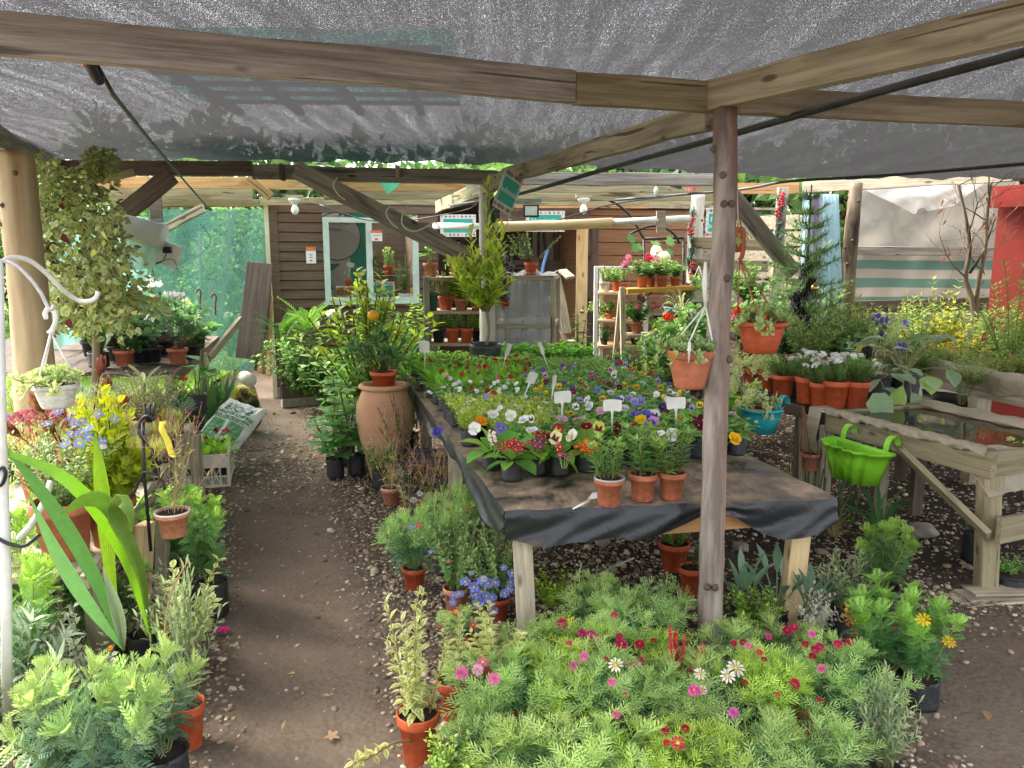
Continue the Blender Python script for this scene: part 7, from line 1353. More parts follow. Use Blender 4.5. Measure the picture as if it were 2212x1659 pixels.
 for l, os_ in seen.items():
  if len(os_) > 1:
   for o in os_: o['group'] = l[:60]
def color_name(c):
 r, g, b = [int(c[i:i + 2], 16) for i in (1, 3, 5)]
 if min(r, g, b) > 200: return 'white'
 if r > 200 and g > 170 and b < 130: return 'yellow'
 if r > 200 and 85 < g <= 170 and b < 70: return 'orange'
 if b > r and b > g: return 'lilac' if r > 130 else 'violet'
 if r > 200 and b > 150: return 'pink'
 if r < 120 and g < 50: return 'maroon'
 if r > 140 and g < 90: return 'red'
 return 'pale'
table_plants()
TG = 'white labels among the table plants'
for (u, v0, v1, w, Y, l, ln) in ((917, 748, 800, 31, 6.3, 'blank white label at the rear left corner of the table', 0), (1098, 753, 792, 18, 6.5, 'white label leaning among the balm at the table back', .3), (1168, 749, 795, 14, 6.5, 'thin white label tilted left among the balm', -.35), (1150, 813, 850, 26, 5.4, 'white label leaning right among the red daisies', .4), (1197, 822, 858, 17, 5.2, 'narrow white label beside the yellow violas', .12), (1215, 857, 925, 40, 4.6, 'broad white label standing behind the pink pansies', 0), (1323, 875, 925, 40, 4.4, 'broad yellowish white label in the middle of the pansies', 0), (1460, 870, 945, 42, 4.1, 'bright white label left of the round post, largest of the labels', -.05)):
 Y = G(u, v0, 1.0 if v0 < 760 else .965)[1]; top, bot = P(u, v0, Y), P(u - ln * 20, v1, Y); k = mm(1, top); tag_obj('plant_label', l, AR([top[0] - ln * (top[2] - bot[2]), Y, bot[2]]), top[2] - bot[2], w * k, 25 * k, (ln, 0), rng.normal(0, .3) if w > 20 else 1.0)
p = G(1262, 1085, TZ + .02); lt = thing('plant_label', 'white label lying flat by the left terracotta pot', 'plant label', p); q = MB(); q.tube([G(1238, 1099, TZ + .01), G(1275, 1080, TZ + .015)], [.003, .008], 7); q.build('stake', WHITEPAINT, lt); q = MB(); q.grid([[G(1268, 1080, TZ + .02), G(1292, 1076, TZ + .02)], [G(1280, 1064, TZ + .025), G(1300, 1062, TZ + .03)]]); q.build('plate', WHITEPAINT, lt)
for i, (u, v, w, h, fw, fh, rim, sp) in enumerate(((1315, 1098, 64, 62, 82, 95, plain('grey_rim', '#9a9ea2', '#b2b5b8', .5), 'pinks'), (1388, 1087, 62, 60, 92, 112, TERRA, 'pinks'), (1450, 1084, 61, 60, 86, 98, TERRA, 'pinks'))):
 p = G(u, v - 8, TZ + .004); k = mm(1, p); plant('potted_pink', ('terracotta pot with a grey rim and sprawling pinks, left of three at the table front', 'middle terracotta pot of bushy pinks at the table front', 'right terracotta pot of upright pinks next to the round post')[i], 'plant', p, sp, fw * k, fh * k, ('t', w * k, h * k), var=i, rim=rim if i == 0 else None)
potted('bay_tree', 'tall leafy young tree in a big black bag beside the white bark post', 'tree', 1050, 6.55, TZ - .05, 'laurel_tree', 118, 300, ('b', 72, 90), rot=0)
def hanging(label, u, vb, Y, pot, wpx, hpx, fol, fw, fh, hook_uv, cords, mat, name='hanging_pot', hooky=None, lift=.82):
 p = P(u, vb, Y); k = mm(1, p); root = thing(name, label, 'hanging pot', p); add_pot(root, (pot, wpx * k, hpx * k)); add_fol(root, fol, fw * k, fh * k, hpx * k * lift)
 top = P(hook_uv[0], hook_uv[1], hooky or Y); rim = p + [0, 0, hpx * k * .93]; knot = P(hook_uv[0], hook_uv[2], hooky or Y)
 for i, a in enumerate(cords): q = MB(); e = rim + AR([cos(a), sin(a), 0]) * wpx * k * .5; q.tube([e, knot], .0035, 6); q.build('cord', mat, root)
 return root, top, knot, k
r1, top, knot, k = hanging('terracotta hanging pot of pale sedum on white cords, hung on the round post', 1489, 838, 3.06, 'rt', 100, 83, 'sedum', 118, 46, (1524, 566, 660), (2.9, 4.2, 5.9), ROPE, hooky=3.08)
q = MB(); q.tube([top, (top + knot) / 2 + [-.004, 0, 0], knot], [.006, .011, .007], 8); q.build('hanger', WHITEPAINT, r1)
lf = MB(); c = P(1452, 775, 2.95); lf.leaves(T_BROAD, [c], [[0, -.3, .9]], [[0, -1, 0]], .03, lin('#d8902a')); lf.build('dry_leaf', LEAF, r1); tag_obj('', '', P(1488, 772, 2.95), .045, .012, .03, parent=r1)
r2, top, knot, k = hanging('orange hanging pot of trailing sedum right of the round post', 1642, 762, 4.1, 'bo', 104, 68, 'trailing_sedum', 125, 46, (1598, 500, 560), (2.6, .4, 4.4), plastic('#b5623e', .5), hooky=4.1)
q = MB(); q.tube(curved([P(1590, 512, 4.1), P(1590, 500, 4.1), P(1600, 495, 4.1), P(1606, 506, 4.1), P(1605, 545, 4.1), P(1598, 562, 4.1)], 18), .012, 8); q.build('hook', plastic('#b5623e', .5), r2); q = MB(); q.tube([P(1596, 498, 4.1), P(1592, 410, 4.1), P(1590, 300, 4.0)], .003, 5); q.build('line', ROPE, r2)
hanging('small orange hanging pot with dark ivy close behind the round post', 1590, 545, 5.0, 'o', 34, 34, 'ivy', 50, 36, (1596, 440, 460), (2.6, .4, 4.4), plastic('#b5623e', .5))
r3, top, knot, k = hanging('white hanging pot of pale sedum on the shepherd hook at the left', 124, 880, 2.5, 'rw', 92, 52, 'sedum', 128, 46, (110, 660, 720), (2.7, .5, 4.4), ROPE)
q = MB(); q.tube(curved([P(100, 690, 2.5), P(98, 676, 2.5), P(106, 667, 2.5), P(119, 676, 2.5), P(120, 696, 2.5), P(110, 720, 2.5)], 18), [.006, .007, .008, .008] + [.008] * 13 + [.014], 8); q.build('hook', WHITEPAINT, r3)
hanging('tiny terracotta pot hung low on red strings under the round shelf', 1748, 1015, 4.7, 'p', 40, 38, 'dry_tuft', 70, 40, (1735, 870, 880), (2.6, .4, 4.4), plastic('#a5563a', .5))
hanging('white perforated hanging pot on the fence behind the round post', 1507, 652, 8.0, 'rw', 36, 34, 'hanging_leafy', 60, 40, (1510, 560, 575), (2.6, .4), ROPE)
def wall_planter(label, c, x, dn, w, d, h, mat, lobes=1, tilt=0.0):
 """half-round balcony planter with two hooks over a rail; x runs along the rail, dn points away from it"""
 root = thing('wall_planter', label, 'planter', c); x = NRM(asarray(x, float)); y = NRM(asarray(dn, float)); z = AR([0, 0, 1.]); th = linspace(0, 2 * PI, 64, endpoint=False); mb = MB()
 def ring(sc, zz, inset=0):
  a = np.cos(th); b = np.sin(th); px = np.sign(a) * np.abs(a) ** .7 * w / 2; py = np.where(b > 0, np.abs(b) ** .8 * d, 0)
  if lobes > 1: py = py * (1 - .22 * np.abs(np.cos(px / w * PI * lobes)) ** 6 * 1.0); py = np.where(b > 0, py * (.8 + .2 * np.abs(np.sin((px / w + .5) * PI * lobes))), py); px = px * 1.0
  return c + (x * (px * sc)[:, None]) + y * ((py * sc + (1 - sc) * d * .25))[:, None] + z * zz + y * (tilt * zz)
 prof = [(.55, -h), (.68, -h), (.86, -h * .35), (.95, -.012), (1.03, -.012), (1.05, 0), (1.04, .006), (.97, .004), (.92, -.02), (.8, -h * .5), (.6, -h * .93)]
 V = stack([ring(s, zz) for s, zz in prof]); n = 64; m = len(prof); i = arange(m - 1)[:, None] * n; j = arange(n)[None]; k_ = (j + 1) % n; mb.add(V.reshape(-1, 3), [stack([i + j, i + k_, i + n + k_, i + n + j], -1).reshape(-1, 4), [list(range(n))[::-1]], [list(range((m - 1) * n, m * n))]]); mb.build('trough', mat, root)
 for s in (-.36, .36):
  b = c + x * s * w; pts = curved([b + z * -.04, b + z * .03, b - y * .02 + z * .075, b - y * .055 + z * .085, b - y * .075 + z * .06, b - y * .08 + z * .03], 14); t = .016; q = MB()
  q.grid(stack([pts - x * t, pts + x * t], 1)); q.grid(stack([pts + x * t - y * .006 - z * .004, pts - x * t - y * .006 - z * .004], 1)); q.grid(stack([pts - x * t, pts - x * t - y * .006 - z * .004], 1)); q.grid(stack([pts + x * t - y * .006 - z * .004, pts + x * t], 1)); q.build('hook', mat, root)
 return root
LIME, TURQ = plastic('#86d02c', .3), plastic('#2aa7b5', .3)
c = G(1865, 962, .655) ; wall_planter('lime green double wall planter, empty, hooked on the trough rail', c + [0, 0, 0], dirF, -inw, .43, .2, .19, LIME, 3)
s_l = MB();
for dx in (-.08, .0): s_l.lathe([(.001, .02), (.03, .01), (.045, -.02)], 10, c + dirF * dx - inw * .08 + [0, 0, -.045], wob=lambda a, i: 1 + .2 * np.sin(3 * a))
s_l.build('soil_clod', SOIL, None, 'dark clod of soil left inside the lime double planter', 'soil')
for (lab, u, v, Y, m, w) in (('lime green wall planter of variegated ivy right behind the round post', 1600, 848, 5.05, LIME, .25), ('turquoise wall planter of variegated ivy beside the lime one', 1655, 880, 4.7, TURQ, .25)):
 c = P(u, v, Y); wall_planter(lab, c, NRM(AR([.55, -.83, 0])), NRM(AR([-.83, -.55, 0])), w, .17, .15, m)
 plant('potted_ivy', 'terracotta pot of variegated ivy standing in the ' + ('lime' if m is LIME else 'turquoise') + ' wall planter', 'plant', c + [-.07, -.05, -.1], 'ivy', .25, .16, ('t', .14, .11), var=0 if m is LIME else 1)
p = jp + [0, 0, .71]; kk = mm(1, jp)
plant('potted_rhododendron', 'orange pot with a dark leathery shrub standing in the clay jar mouth', 'shrub', p - [0, 0, .015], 'rhododendron', 128 * kk, 92 * kk, ('o', 58 * kk, 40 * kk))
ct = potted('citrus_tree', 'potted citrus tree with yellow green leaves and one yellow fruit', 'tree', 800, 6.6, 0, 'citrus', 225, 270, ('g', 80, 90), rot=.5)
c = P(806, 681, 6.1); q = MB(); r_ = mm(12.5, c); q.lathe([(.001, -r_ * .95), (r_ * .5, -r_ * .85), (r_ * .9, -r_ * .4), (r_, 0), (r_ * .88, r_ * .45), (r_ * .5, r_ * .8), (.001, r_ * .88)], 24, c); q.build('fruit', plain('citrus_skin', '#e8a01e', '#f0b02a', .45, 90, .2, dist=.002), ct)
o, _ = add_fol(ct, 'citrus_upright', .36, .6, 0); o.location = tuple(P(800, 745, 6.45) - AR(ct.location)); mb = MB()
pts = ball(rng, 60, .13, .05, .07, P(845, 722, 6.4)); mb.leaves(T_OVAL, pts, NRM(rng.normal(0, 1, (60, 3))), [0, 0, 1], .045, mixc(rng, ['#f0dc2a', '#e8d020'], 60)); mb.build('yellow_leaves', LEAF, ct)
for i, (u, Y, h, l) in enumerate(((725, 5.75, 135, 'left leafy abutilon in a black bag beside the clay jar'), (770, 5.85, 150, 'right leafy abutilon in a black bag touching the clay jar'), (748, 6.15, 175, 'taller abutilon behind the two front abutilon bags'))):
 potted('abutilon', l, 'plant', u, Y, 0, 'abutilon', 118, h, ('b', 40, 45), var=i, fl=[('globe', '#c8584a', 1, .03)] if i else ())
potted('small_shrub', 'small dark shrub in a black bag at the foot of the clay jar', 'plant', 822, 5.5, 0, 'oregano', 60, 55, ('b', 34, 40))
potted('small_shrub', 'bushy dark green shrub in a tall dark grey pot by the table', 'plant', 878, 5.35, 0, 'sprigs', 85, 165, ('gr', 40, 58)); potted('creeper', 'light green creeper hanging at the table rear left corner', 'plant', 885, 6.2, .1, 'hanging_leafy', 60, 170, ('b', 40, 40), var=1)
for i, (u, Y, w, h, pw, ph, sp, pk, l) in enumerate(((845, 5.1, 95, 170, 42, 40, 'wiry', 'p', 'faded pot of thin pale stems with tiny purple flowers, farthest from the table'), (884, 4.75, 90, 130, 42, 38, 'wiry', 'p', 'faded pot of yellowing stems, second along the table side'), (925, 4.9, 100, 170, 45, 40, 'wiry', 'p', 'dry stemmed plant by the grey crate'), (962, 4.6, 95, 160, 46, 40, 'wiry', 'p', 'terracotta pot of dry stems by the table leg'), (880, 4.32, 55, 60, 50, 40, 'dry_tuft', 'p', 'terracotta pot with two white flowers near the argyranthemums'), (950, 4.35, 85, 95, 50, 42, 'wiry', 'p', 'faded terracotta pot of wiry stems in front of the table leg'), (1010, 4.3, 80, 110, 46, 40, 'wiry', 'p', 'wiry plant half under the table side'), (905, 5.7, 90, 130, 40, 40, 'wiry', 'p', 'tangle of dry purple flowered stems below the table edge'), (955, 5.3, 90, 130, 40, 40, 'wiry', 'k', 'brown stemmed plant in the dark pot under the table edge'))):
 potted('wiry_plant', l, 'plant', u, Y, 0, sp, w, h, (pk, pw, ph), var=i % 4, rim=plain('pale_rim', '#c9bcb2', '#dccfc6', .6) if i in (0, 4) else None, at_px=[(893, 1080, 'wide_daisy', '#f2f1ea', 18), (907, 1066, 'wide_daisy', '#f2f1ea', 13)] if i == 4 else ())
RED, MAG, PNK, PAL, BLU = '#b01a3c', '#cc2a6a', '#e07aac', '#eccfd0', '#7f90dc'
side = [(895, 3.75, 110, 130, 52, 50, 'o', 'marguerite', 'marguerite in a bright orange pot beside the gravel path', [(905, 1134, 'daisy', MAG, 16), (888, 1137, 'daisy', BLU, 17)]), (965, 3.95, 120, 140, 50, 45, 'b', 'marguerite', 'marguerite with crimson flowers behind the orange pot', [(1010, 1096, 'wide_daisy', RED, 11), (968, 1100, 'daisy', MAG, 12)]), (1040, 4.05, 120, 145, 50, 45, 'b', 'marguerite', 'red flowered marguerite under the table corner', [(1047, 1102, 'wide_daisy', RED, 16), (1028, 1098, 'wide_daisy', RED, 12), (1056, 1092, 'wide_daisy', RED, 12), (1068, 1086, 'wide_daisy', RED, 12), (1038, 1152, 'wide_daisy', RED, 16), (1052, 1160, 'wide_daisy', RED, 12), (1022, 1165, 'wide_daisy', '#d8708a', 14), (1043, 1128, 'daisy', BLU, 20), (1030, 1072, 'daisy', BLU, 18)]), (985, 3.5, 130, 165, 55, 55, 'p', 'felicia', 'bushy blue daisy in a terracotta pot, left of the near table leg', [(930, 1192, 'daisy', BLU, 14), (970, 1212, 'wide_daisy', '#d8708a', 11)]), (1075, 3.42, 130, 160, 55, 50, 'o', 'felicia', 'blue daisy in full flower right against the table leg', [(1005, 1256, 'daisy', BLU, 26), (1024, 1268, 'daisy', BLU, 26), (993, 1283, 'daisy', BLU, 24), (980, 1287, 'daisy', BLU, 22), (1040, 1254, 'daisy', BLU, 22), (1055, 1260, 'daisy', BLU, 26), (1070, 1258, 'daisy', BLU, 26), (1040, 1278, 'daisy', BLU, 26), (1028, 1284, 'daisy', BLU, 28), (1052, 1288, 'daisy', BLU, 26), (1063, 1290, 'daisy', BLU, 24), (1034, 1302, 'daisy', BLU, 28), (1056, 1296, 'daisy', BLU, 26), (1066, 1320, 'daisy', BLU, 24), (1090, 1282, 'daisy', BLU, 24), (1100, 1272, 'daisy', BLU, 22), (1104, 1258, 'daisy', BLU, 22), (1107, 1238, 'daisy', BLU, 26), (1088, 1226, 'daisy', BLU, 16), (1046, 1250, 'daisy', '#c9c2d8', 16), (1018, 1238, 'daisy', '#b9b9dc', 16), (978, 1302, 'daisy', BLU, 18)]), (1000, 3.1, 95, 55, 50, 45, 'o', 'marguerite', 'scarlet flowered marguerite in a bright red pot behind the variegated shrub', [(985, 1322, 'wide_daisy', '#c8203a', 24), (1022, 1350, 'wide_daisy', '#c8303a', 16), (948, 1354, 'wide_daisy', '#b82a3a', 10)])]
for i, (u, Y, w, h, pw, ph, pk, sp, l, fl) in enumerate(side): potted('marguerite' if sp == 'marguerite' else 'blue_daisy', l, 'plant', u, Y, 0, sp, w, h, (pk, pw, ph), var=i % 4, at_px=fl)
for i, (u, Y, w, h, pw, ph, l) in enumerate(((905, 2.38, 130, 265, 92, 115, 'tall yellow variegated shrub in an orange pot by the path'), (985, 2.62, 105, 140, 80, 95, 'yellow variegated shrub in an orange pot, middle of the three'), (1065, 2.78, 120, 118, 70, 80, 'rounded yellow variegated shrub in front of the table leg'))): potted('variegated_shrub', l, 'shrub', u, Y, 0, 'hebe_yellow', w, h, ('o', pw, ph), var=i + 2)
q = MB(); pts = curved([P(890, 1600, 2.3), P(850, 1605, 2.25), P(800, 1635, 2.2), P(765, 1648, 2.18)], 14); q.tube(pts, .004, 6, '#9a8a5a');
for p in pts[5:]: q.leaves(T_OVAL, np.tile(p, (4, 1)), NRM(rng.normal(0, 1, (4, 3)) + [-.5, 0, .6]), [0, 0, 1], .035, mixc(rng, ['#8fa858'], 4), lin('#e9e6a4'))
q.build('fallen_branch', LEAF, None, 'leafy variegated branch trailing over the path from the orange pot', 'branch')
potted('dwarf_shrub', 'compact dark green dwarf shrub in a pot at the bottom edge', 'shrub', 978, 2.12, 0, 'hebe_green', 105, 105, ('b', 85, 80))
fr = rngen(21); MARG = []
bed = [(1095, 2.5), (1195, 2.5), (1300, 2.48), (1405, 2.46), (1515, 2.46), (1625, 2.48), (1735, 2.5), (1830, 2.55), (1060, 2.22), (1170, 2.15), (1285, 2.1), (1400, 2.1), (1520, 2.1), (1640, 2.12), (1755, 2.16), (1250, 2.78), (1340, 2.95), (1170, 2.82), (1430, 2.74), (1600, 2.78), (1690, 2.85), (1400, 3.1), (1300, 3.2)]
FLS = [(1067, 1466, 'button', PNK, 24), (1043, 1430, 'daisy', '#d85a9a', 22), (998, 1455, 'button', PNK, 26), (1032, 1448, 'button', '#ecb8cc', 22), (1242, 1440, 'button', PNK, 20), (1322, 1475, 'button', PNK, 18), (1262, 1418, 'button', PNK, 18), (1215, 1348, 'button', MAG, 22), (1277, 1372, 'button', MAG, 18), (1294, 1382, 'button', MAG, 20), (1258, 1368, 'button', '#c8407a', 18), (1342, 1392, 'pompon', '#c02a5a', 26), (1382, 1392, 'pompon', '#b8244e', 22), (1338, 1375, 'button', MAG, 14), (1327, 1330, 'button', '#dc5a78', 16), (1368, 1435, 'wide_daisy', '#ecd2c4', 30), (1385, 1430, 'button', MAG, 18), (1330, 1436, 'wide_daisy', '#ecdcc0', 26), (1278, 1375, 'button', '#d868a0', 14), (1308, 1425, 'button', RED, 12), (1500, 1492, 'pompon', '#d85a9c', 26), (1518, 1490, 'daisy', '#ecc8c4', 18), (1590, 1443, 'wide_daisy', '#efdcd0', 32), (1572, 1460, 'wide_daisy', '#f0e0d4', 26), (1512, 1455, 'wide_daisy', '#efdccc', 22), (1716, 1478, 'button', '#b82a4a', 22), (1775, 1445, 'button', PNK, 18), (1760, 1405, 'button', MAG, 18), (1770, 1398, 'button', MAG, 18), (1755, 1418, 'button', RED, 14), (1810, 1392, 'button', '#c8245a', 18), (1835, 1388, 'button', '#b8244e', 16), (1740, 1392, 'button', RED, 14), (1700, 1362, 'pompon', '#b8245a', 20), (1715, 1356, 'pompon', '#c22a60', 18), (1585, 1390, 'button', RED, 14), (1605, 1388, 'button', RED, 14), (1618, 1398, 'button', '#dc88a8', 18), (1660, 1376, 'button', '#d8508a', 14), (1640, 1410, 'button', '#d84a5a', 14), (1650, 1425, 'button', RED, 12), (1585, 1540, 'button', '#d86ab0', 20), (1332, 1545, 'button', '#e07a9c', 18), (1480, 1575, 'button', '#b81a3e', 18), (1437, 1578, 'button', '#b81a3e', 16), (1465, 1605, 'wide_daisy', '#c01a44', 26), (1440, 1605, 'button', '#c02a4a', 14), (1770, 1512, 'button', RED, 10), (1680, 1500, 'button', '#d84a5a', 10), (1610, 1475, 'button', RED, 12), (1350, 1500, 'button', '#d85a6a', 10), (1755, 1370, 'button', PNK, 16), (1412, 1385, 'button', RED, 12), (1230, 1390, 'button', '#d84a80', 12)]
centers = [(at(u, Y, .28), u, Y) for u, Y in bed]
own = {i: [] for i in range(len(bed))}
for f in FLS: i = min(range(len(bed)), key=lambda i: math.hypot(proj(centers[i][0])[0] - f[0], (proj(centers[i][0])[1] - f[1]) * .9)); own[i].append(f[:4] + (f[4] * 1.25,))
for i, (u, Y) in enumerate(bed):
 k = mm(1, at(u, Y, .2)); cols = list(dict.fromkeys({'#b01a3c': 'crimson', MAG: 'magenta', PNK: 'pink'}.get(f[3], 'pale' if f[3].startswith('#e') else 'rose') for f in own[i]))
 row = 'front row' if Y < 2.3 else 'middle row' if Y < 2.6 else 'back row'; n_in = sum(1 for b in bed[:i] if ('front row' if b[1] < 2.3 else 'middle row' if b[1] < 2.6 else 'back row') == row) + 1
 words_ = ['', 'first', 'second', 'third', 'fourth', 'fifth', 'sixth', 'seventh', 'eighth'][n_in]
 lab = f"marguerite bush {'with ' + ' and '.join(cols[:2]) + ' flowers' if cols else 'without open flowers'}, {words_} in the foreground {row}"
 plant('marguerite', lab, 'plant', at(u, Y, 0), 'marguerite_lime' if i in (1, 5, 11, 12, 15, 18) else 'marguerite', .31 * fr.uniform(.9, 1.12), (.18 if 2.7 < Y < 2.9 else .2) * fr.uniform(.82, 1.2), ('b' if i % 3 else 'o', .15, .15), group='marguerites in the foreground bed', var=i % 5, lift=.09, at_px=own[i])
potted('coral_spike_plant', 'coral red spiky plant at the foot of the round post', 'plant', 1462, 2.62, 0, 'red_spikes', 75, 125, ('b', 50, 60), lift=.12)
potted('lime_shrub', 'lime green small leaved bush right of the post foot', 'plant', 1620, 3.1, 0, 'lime_bush', 100, 90, ('b', 60, 60)); potted('white_leaved_shrub', 'white leaved bush beside the lime green bush', 'plant', 1755, 3.08, 0, 'white_pebble_leaf', 105, 92, ('b', 60, 60)); potted('golden_shrub', 'golden yellow leaved shrub near the yellow daisies', 'plant', 1870, 2.92, 0, 'golden_leaf', 80, 95, ('b', 60, 65))
for i, (u, Y, h, l) in enumerate(((1600, 3.3, 130, 'broad paddle leaved plant right of the round post'), (1675, 3.32, 125, 'paddle leaved plant between the post and the table leg'), (1750, 3.2, 120, 'dark paddle leaved plant in front of the right table leg'))): potted('paddle_leaf_plant', l, 'plant', u, Y, 0, 'bird_of_paradise', 110, h, ('b', 55, 50), var=i)
for i, (u, Y, w, h, l, fl) in enumerate(((1815, 3.25, 95, 125, 'grey green lavender bush by the right table leg', ()), (1900, 3.45, 120, 150, 'leafy yellow daisy bush farthest back on the right', ()), (1905, 2.75, 140, 195, 'yellow daisy bush with one flower, right end of the bed', [(1995, 1338, 'wide_daisy', '#f0c41e', 32)]), (1985, 2.7, 120, 190, 'yellow daisy bush leaning over the dirt path', [(2050, 1386, 'wide_daisy', '#f0c41e', 30)]), (1905, 2.2, 110, 215, 'grey green bush in a black bag at the bottom right of the bed', ()))):
 potted('daisy_bush' if i not in (0, 4) else 'lavender_bush', l, 'shrub', u, Y, 0, 'euryops' if i not in (0, 4) else 'lavender', w, h, ('b', 75, 70), var=i % 3, at_px=fl)
potted('grass_tuft', 'clump of thin grass around the near table leg', 'grass', 1275, 3.3, 0, 'grass_tuft', 220, 130); potted('grass_tuft', 'sparse green grass under the table front', 'grass', 1400, 3.2, 0, 'grass_tuft', 180, 110, var=1); potted('weed', 'bright green weed beside the near table leg', 'plant', 1195, 3.55, 0, 'lime_bush', 85, 80); potted('weed', 'creeping green weed at the base of the near table leg', 'plant', 1190, 3.1, 0, 'oregano', 70, 90)
q = MB(); q.tube(curved([P(1215, 1280, 3.6), P(1240, 1248, 3.7), P(1290, 1242, 3.8), P(1330, 1222, 3.95), P(1370, 1205, 4.0)], 16), .006, 6); q.tube(curved([P(1240, 1248, 3.7), P(1252, 1238, 3.7), P(1256, 1215, 3.7)], 8), .005, 6); q.build('twig', B_WHITE, None, 'bare curved twig lying under the table', 'twig')
potted('potted_plant', 'orange pot under the table behind the round post, left one', 'plant', 1455, 4.0, 0, 'oregano', 60, 40, ('o', 66, 62)); potted('potted_plant', 'smaller orange pot with green sprigs under the table at the post', 'plant', 1492, 3.7, 0, 'sprigs', 85, 70, ('o', 55, 60))
potted('daisy_bush', 'grey green feathery bush in a black bag at the bottom left', 'shrub', 360, 2.2, 0, 'euryops_grey', 170, 235, ('b', 102, 110), at_px=[(430 * .0 + 238, 1400, 'button', '#e8a02a', 12)]); potted('daisy_bush', 'feathery silver green bush in an orange pot at the bottom left corner', 'shrub', 255, 2.12, 0, 'euryops_grey', 210, 240, ('o', 85, 85), var=1); potted('daisy_bush', 'pale feathery bush beside the left picture edge', 'shrub', 150, 2.15, 0, 'euryops_grey', 190, 260, ('b', 80, 80), var=2)
potted('lavender_bush', 'tall grey green shrub in an orange pot next to the path', 'shrub', 412, 2.45, 0, 'lavender', 125, 300, ('o', 70, 105), var=1); potted('silver_shrub', 'silver leaved shrub at the lower left edge', 'shrub', 55, 2.45, 0, 'artemisia', 190, 230, ('b', 80, 80)); potted('variegated_creeper', 'pale variegated creeper in the very bottom left corner', 'plant', 40, 1.98, 0, 'hebe_yellow', 190, 100, ('b', 90, 60), var=4)
potted('variegated_shrub', 'yellow cream variegated shrub in an orange pot behind the palm', 'shrub', 405, 2.85, 0, 'hebe_yellow', 110, 165, ('o', 62, 120), var=1)
for i, (u, Y, w, h, l) in enumerate(((130, 2.75, 150, 210, 'white variegated shrub left of the palm'), (205, 2.62, 140, 190, 'white variegated shrub just in front of the palm base'), (85, 3.0, 130, 220, 'white variegated shrub deeper in behind'), (320, 3.05, 95, 190, 'white variegated shrub between the palm and the stand'))): potted('white_variegated_shrub', l, 'shrub', u, Y, 0, 'hebe_white', w, h, ('b', 70, 60), var=i)
for i, (u, Y, w, h, l) in enumerate(((60, 2.55, 170, 330, 'bright green bush along the left edge, nearest'), (130, 3.2, 190, 260, 'bright green bush under the bench front'), (40, 3.0, 170, 350, 'bright green bush at the left edge behind the white pole'), (215, 3.0, 150, 200, 'green bush in the shade of the bench'))): potted('green_bush', l, 'shrub', u, Y, 0, 'euryops', w, h, ('b', 70, 50), var=i % 3)
potted('dark_conifer', 'dark narrow conifer cut off by the left edge', 'conifer', -12, 2.2, 0, 'dark_cypress', 70, 330, ('b', 60, 60))
for i, (u, Y, h, l) in enumerate(((385, 3.62, 165, 'green daisy bush in a black bag behind its twin'), (462, 3.45, 195, 'green daisy bush in a black bag closest to the path'))): potted('daisy_bush', l, 'shrub', u, Y, 0, 'euryops', 125, h, ('b', 66, 80), var=i)
pr = thing('palm_plant', 'young palm with long pleated bright green leaves', 'palm', at(290, 2.55, 0)); add_pot(pr, ('o', .16, .18))
def pleat(b, mid, tip, W, c, n=16, twist=0.0, peak=.5):
 pts = curved([b, mid, tip] if not isinstance(mid, list) else [b, *mid, tip], n); tg = NRM(np.gradient(pts, axis=0)); t = linspace(0, 1, n); view = NRM(CAM - pts); sd = NRM(cross(tg, view)); ca, sa = np.cos(twist * (t * 1.2 - .1)), np.sin(twist * (t * 1.2 - .1)); nn = cross(sd, tg); sd2 = sd * ca[:, None] + nn * sa[:, None]; nn2 = NRM(cross(sd2, tg))
 w = W / 2 * np.clip(np.sin(PI * np.clip(t * .96 + .02, 0, 1) ** (math.log(.5) / math.log(peak))), .08, 1); ks = linspace(-1, 1, 15); q = MB(); V = stack([pts + sd2 * (k * w)[:, None] + nn2 * (w * (.10 * (1 if j % 2 else -1) + .25 * abs(k)))[:, None] for j, k in enumerate(ks)], 1); C = stack([np.broadcast_to(lin(c) * (1.08 if j % 2 else .72), (n, 3)) for j in range(15)], 1); q.grid(V); q.c[-1] = C.reshape(-1, 3); o = q.build('leaf', GLOSSLEAF, pr)
b1, b2 = P(268, 1405, 2.5), P(328, 1388, 2.55); GR = ['#5f9440', '#6a9a3e', '#7aab3a', '#477a40']
pleat(b1, [P(200, 1240, 2.45), P(110, 1090, 2.4)], P(-5, 945, 2.35), .048, GR[3], peak=.5); pleat(b2, [P(270, 1200, 2.45), P(150, 1040, 2.35)], P(-30, 962, 2.3), .046, GR[2], peak=.5); pleat(b1, [P(240, 1250, 2.5), P(222, 1080, 2.5)], P(205, 935, 2.5), .05, GR[2], peak=.62); pleat(b2, [P(300, 1230, 2.42), P(240, 1100, 2.35), P(190, 1078, 2.3)], P(130, 1112, 2.25), .054, GR[1], peak=.6, twist=.5); pleat(b2, [P(300, 1220, 2.4), P(250, 1120, 2.35), P(262, 1080, 2.3), P(280, 1105, 2.28)], P(285, 1150, 2.28), .05, GR[1], peak=.5, twist=-.4); pleat(b1, [P(180, 1290, 2.4), P(120, 1190, 2.35)], P(62, 1070, 2.3), .045, '#6d9a5c', peak=.45); pleat(b1, [P(255, 1330, 2.45)], P(222, 1225, 2.4), .04, '#9ab08a', peak=.5)
q = MB(); q.tube(curved([P(355, 1380, 2.4), P(370, 1280, 2.38), P(408, 1208, 2.36)], 10), linspace(.006, .002, 10), 6); q.build('dry_spike', plain('dry_leaf', '#a8805a', '#b8906a', .8), pr)
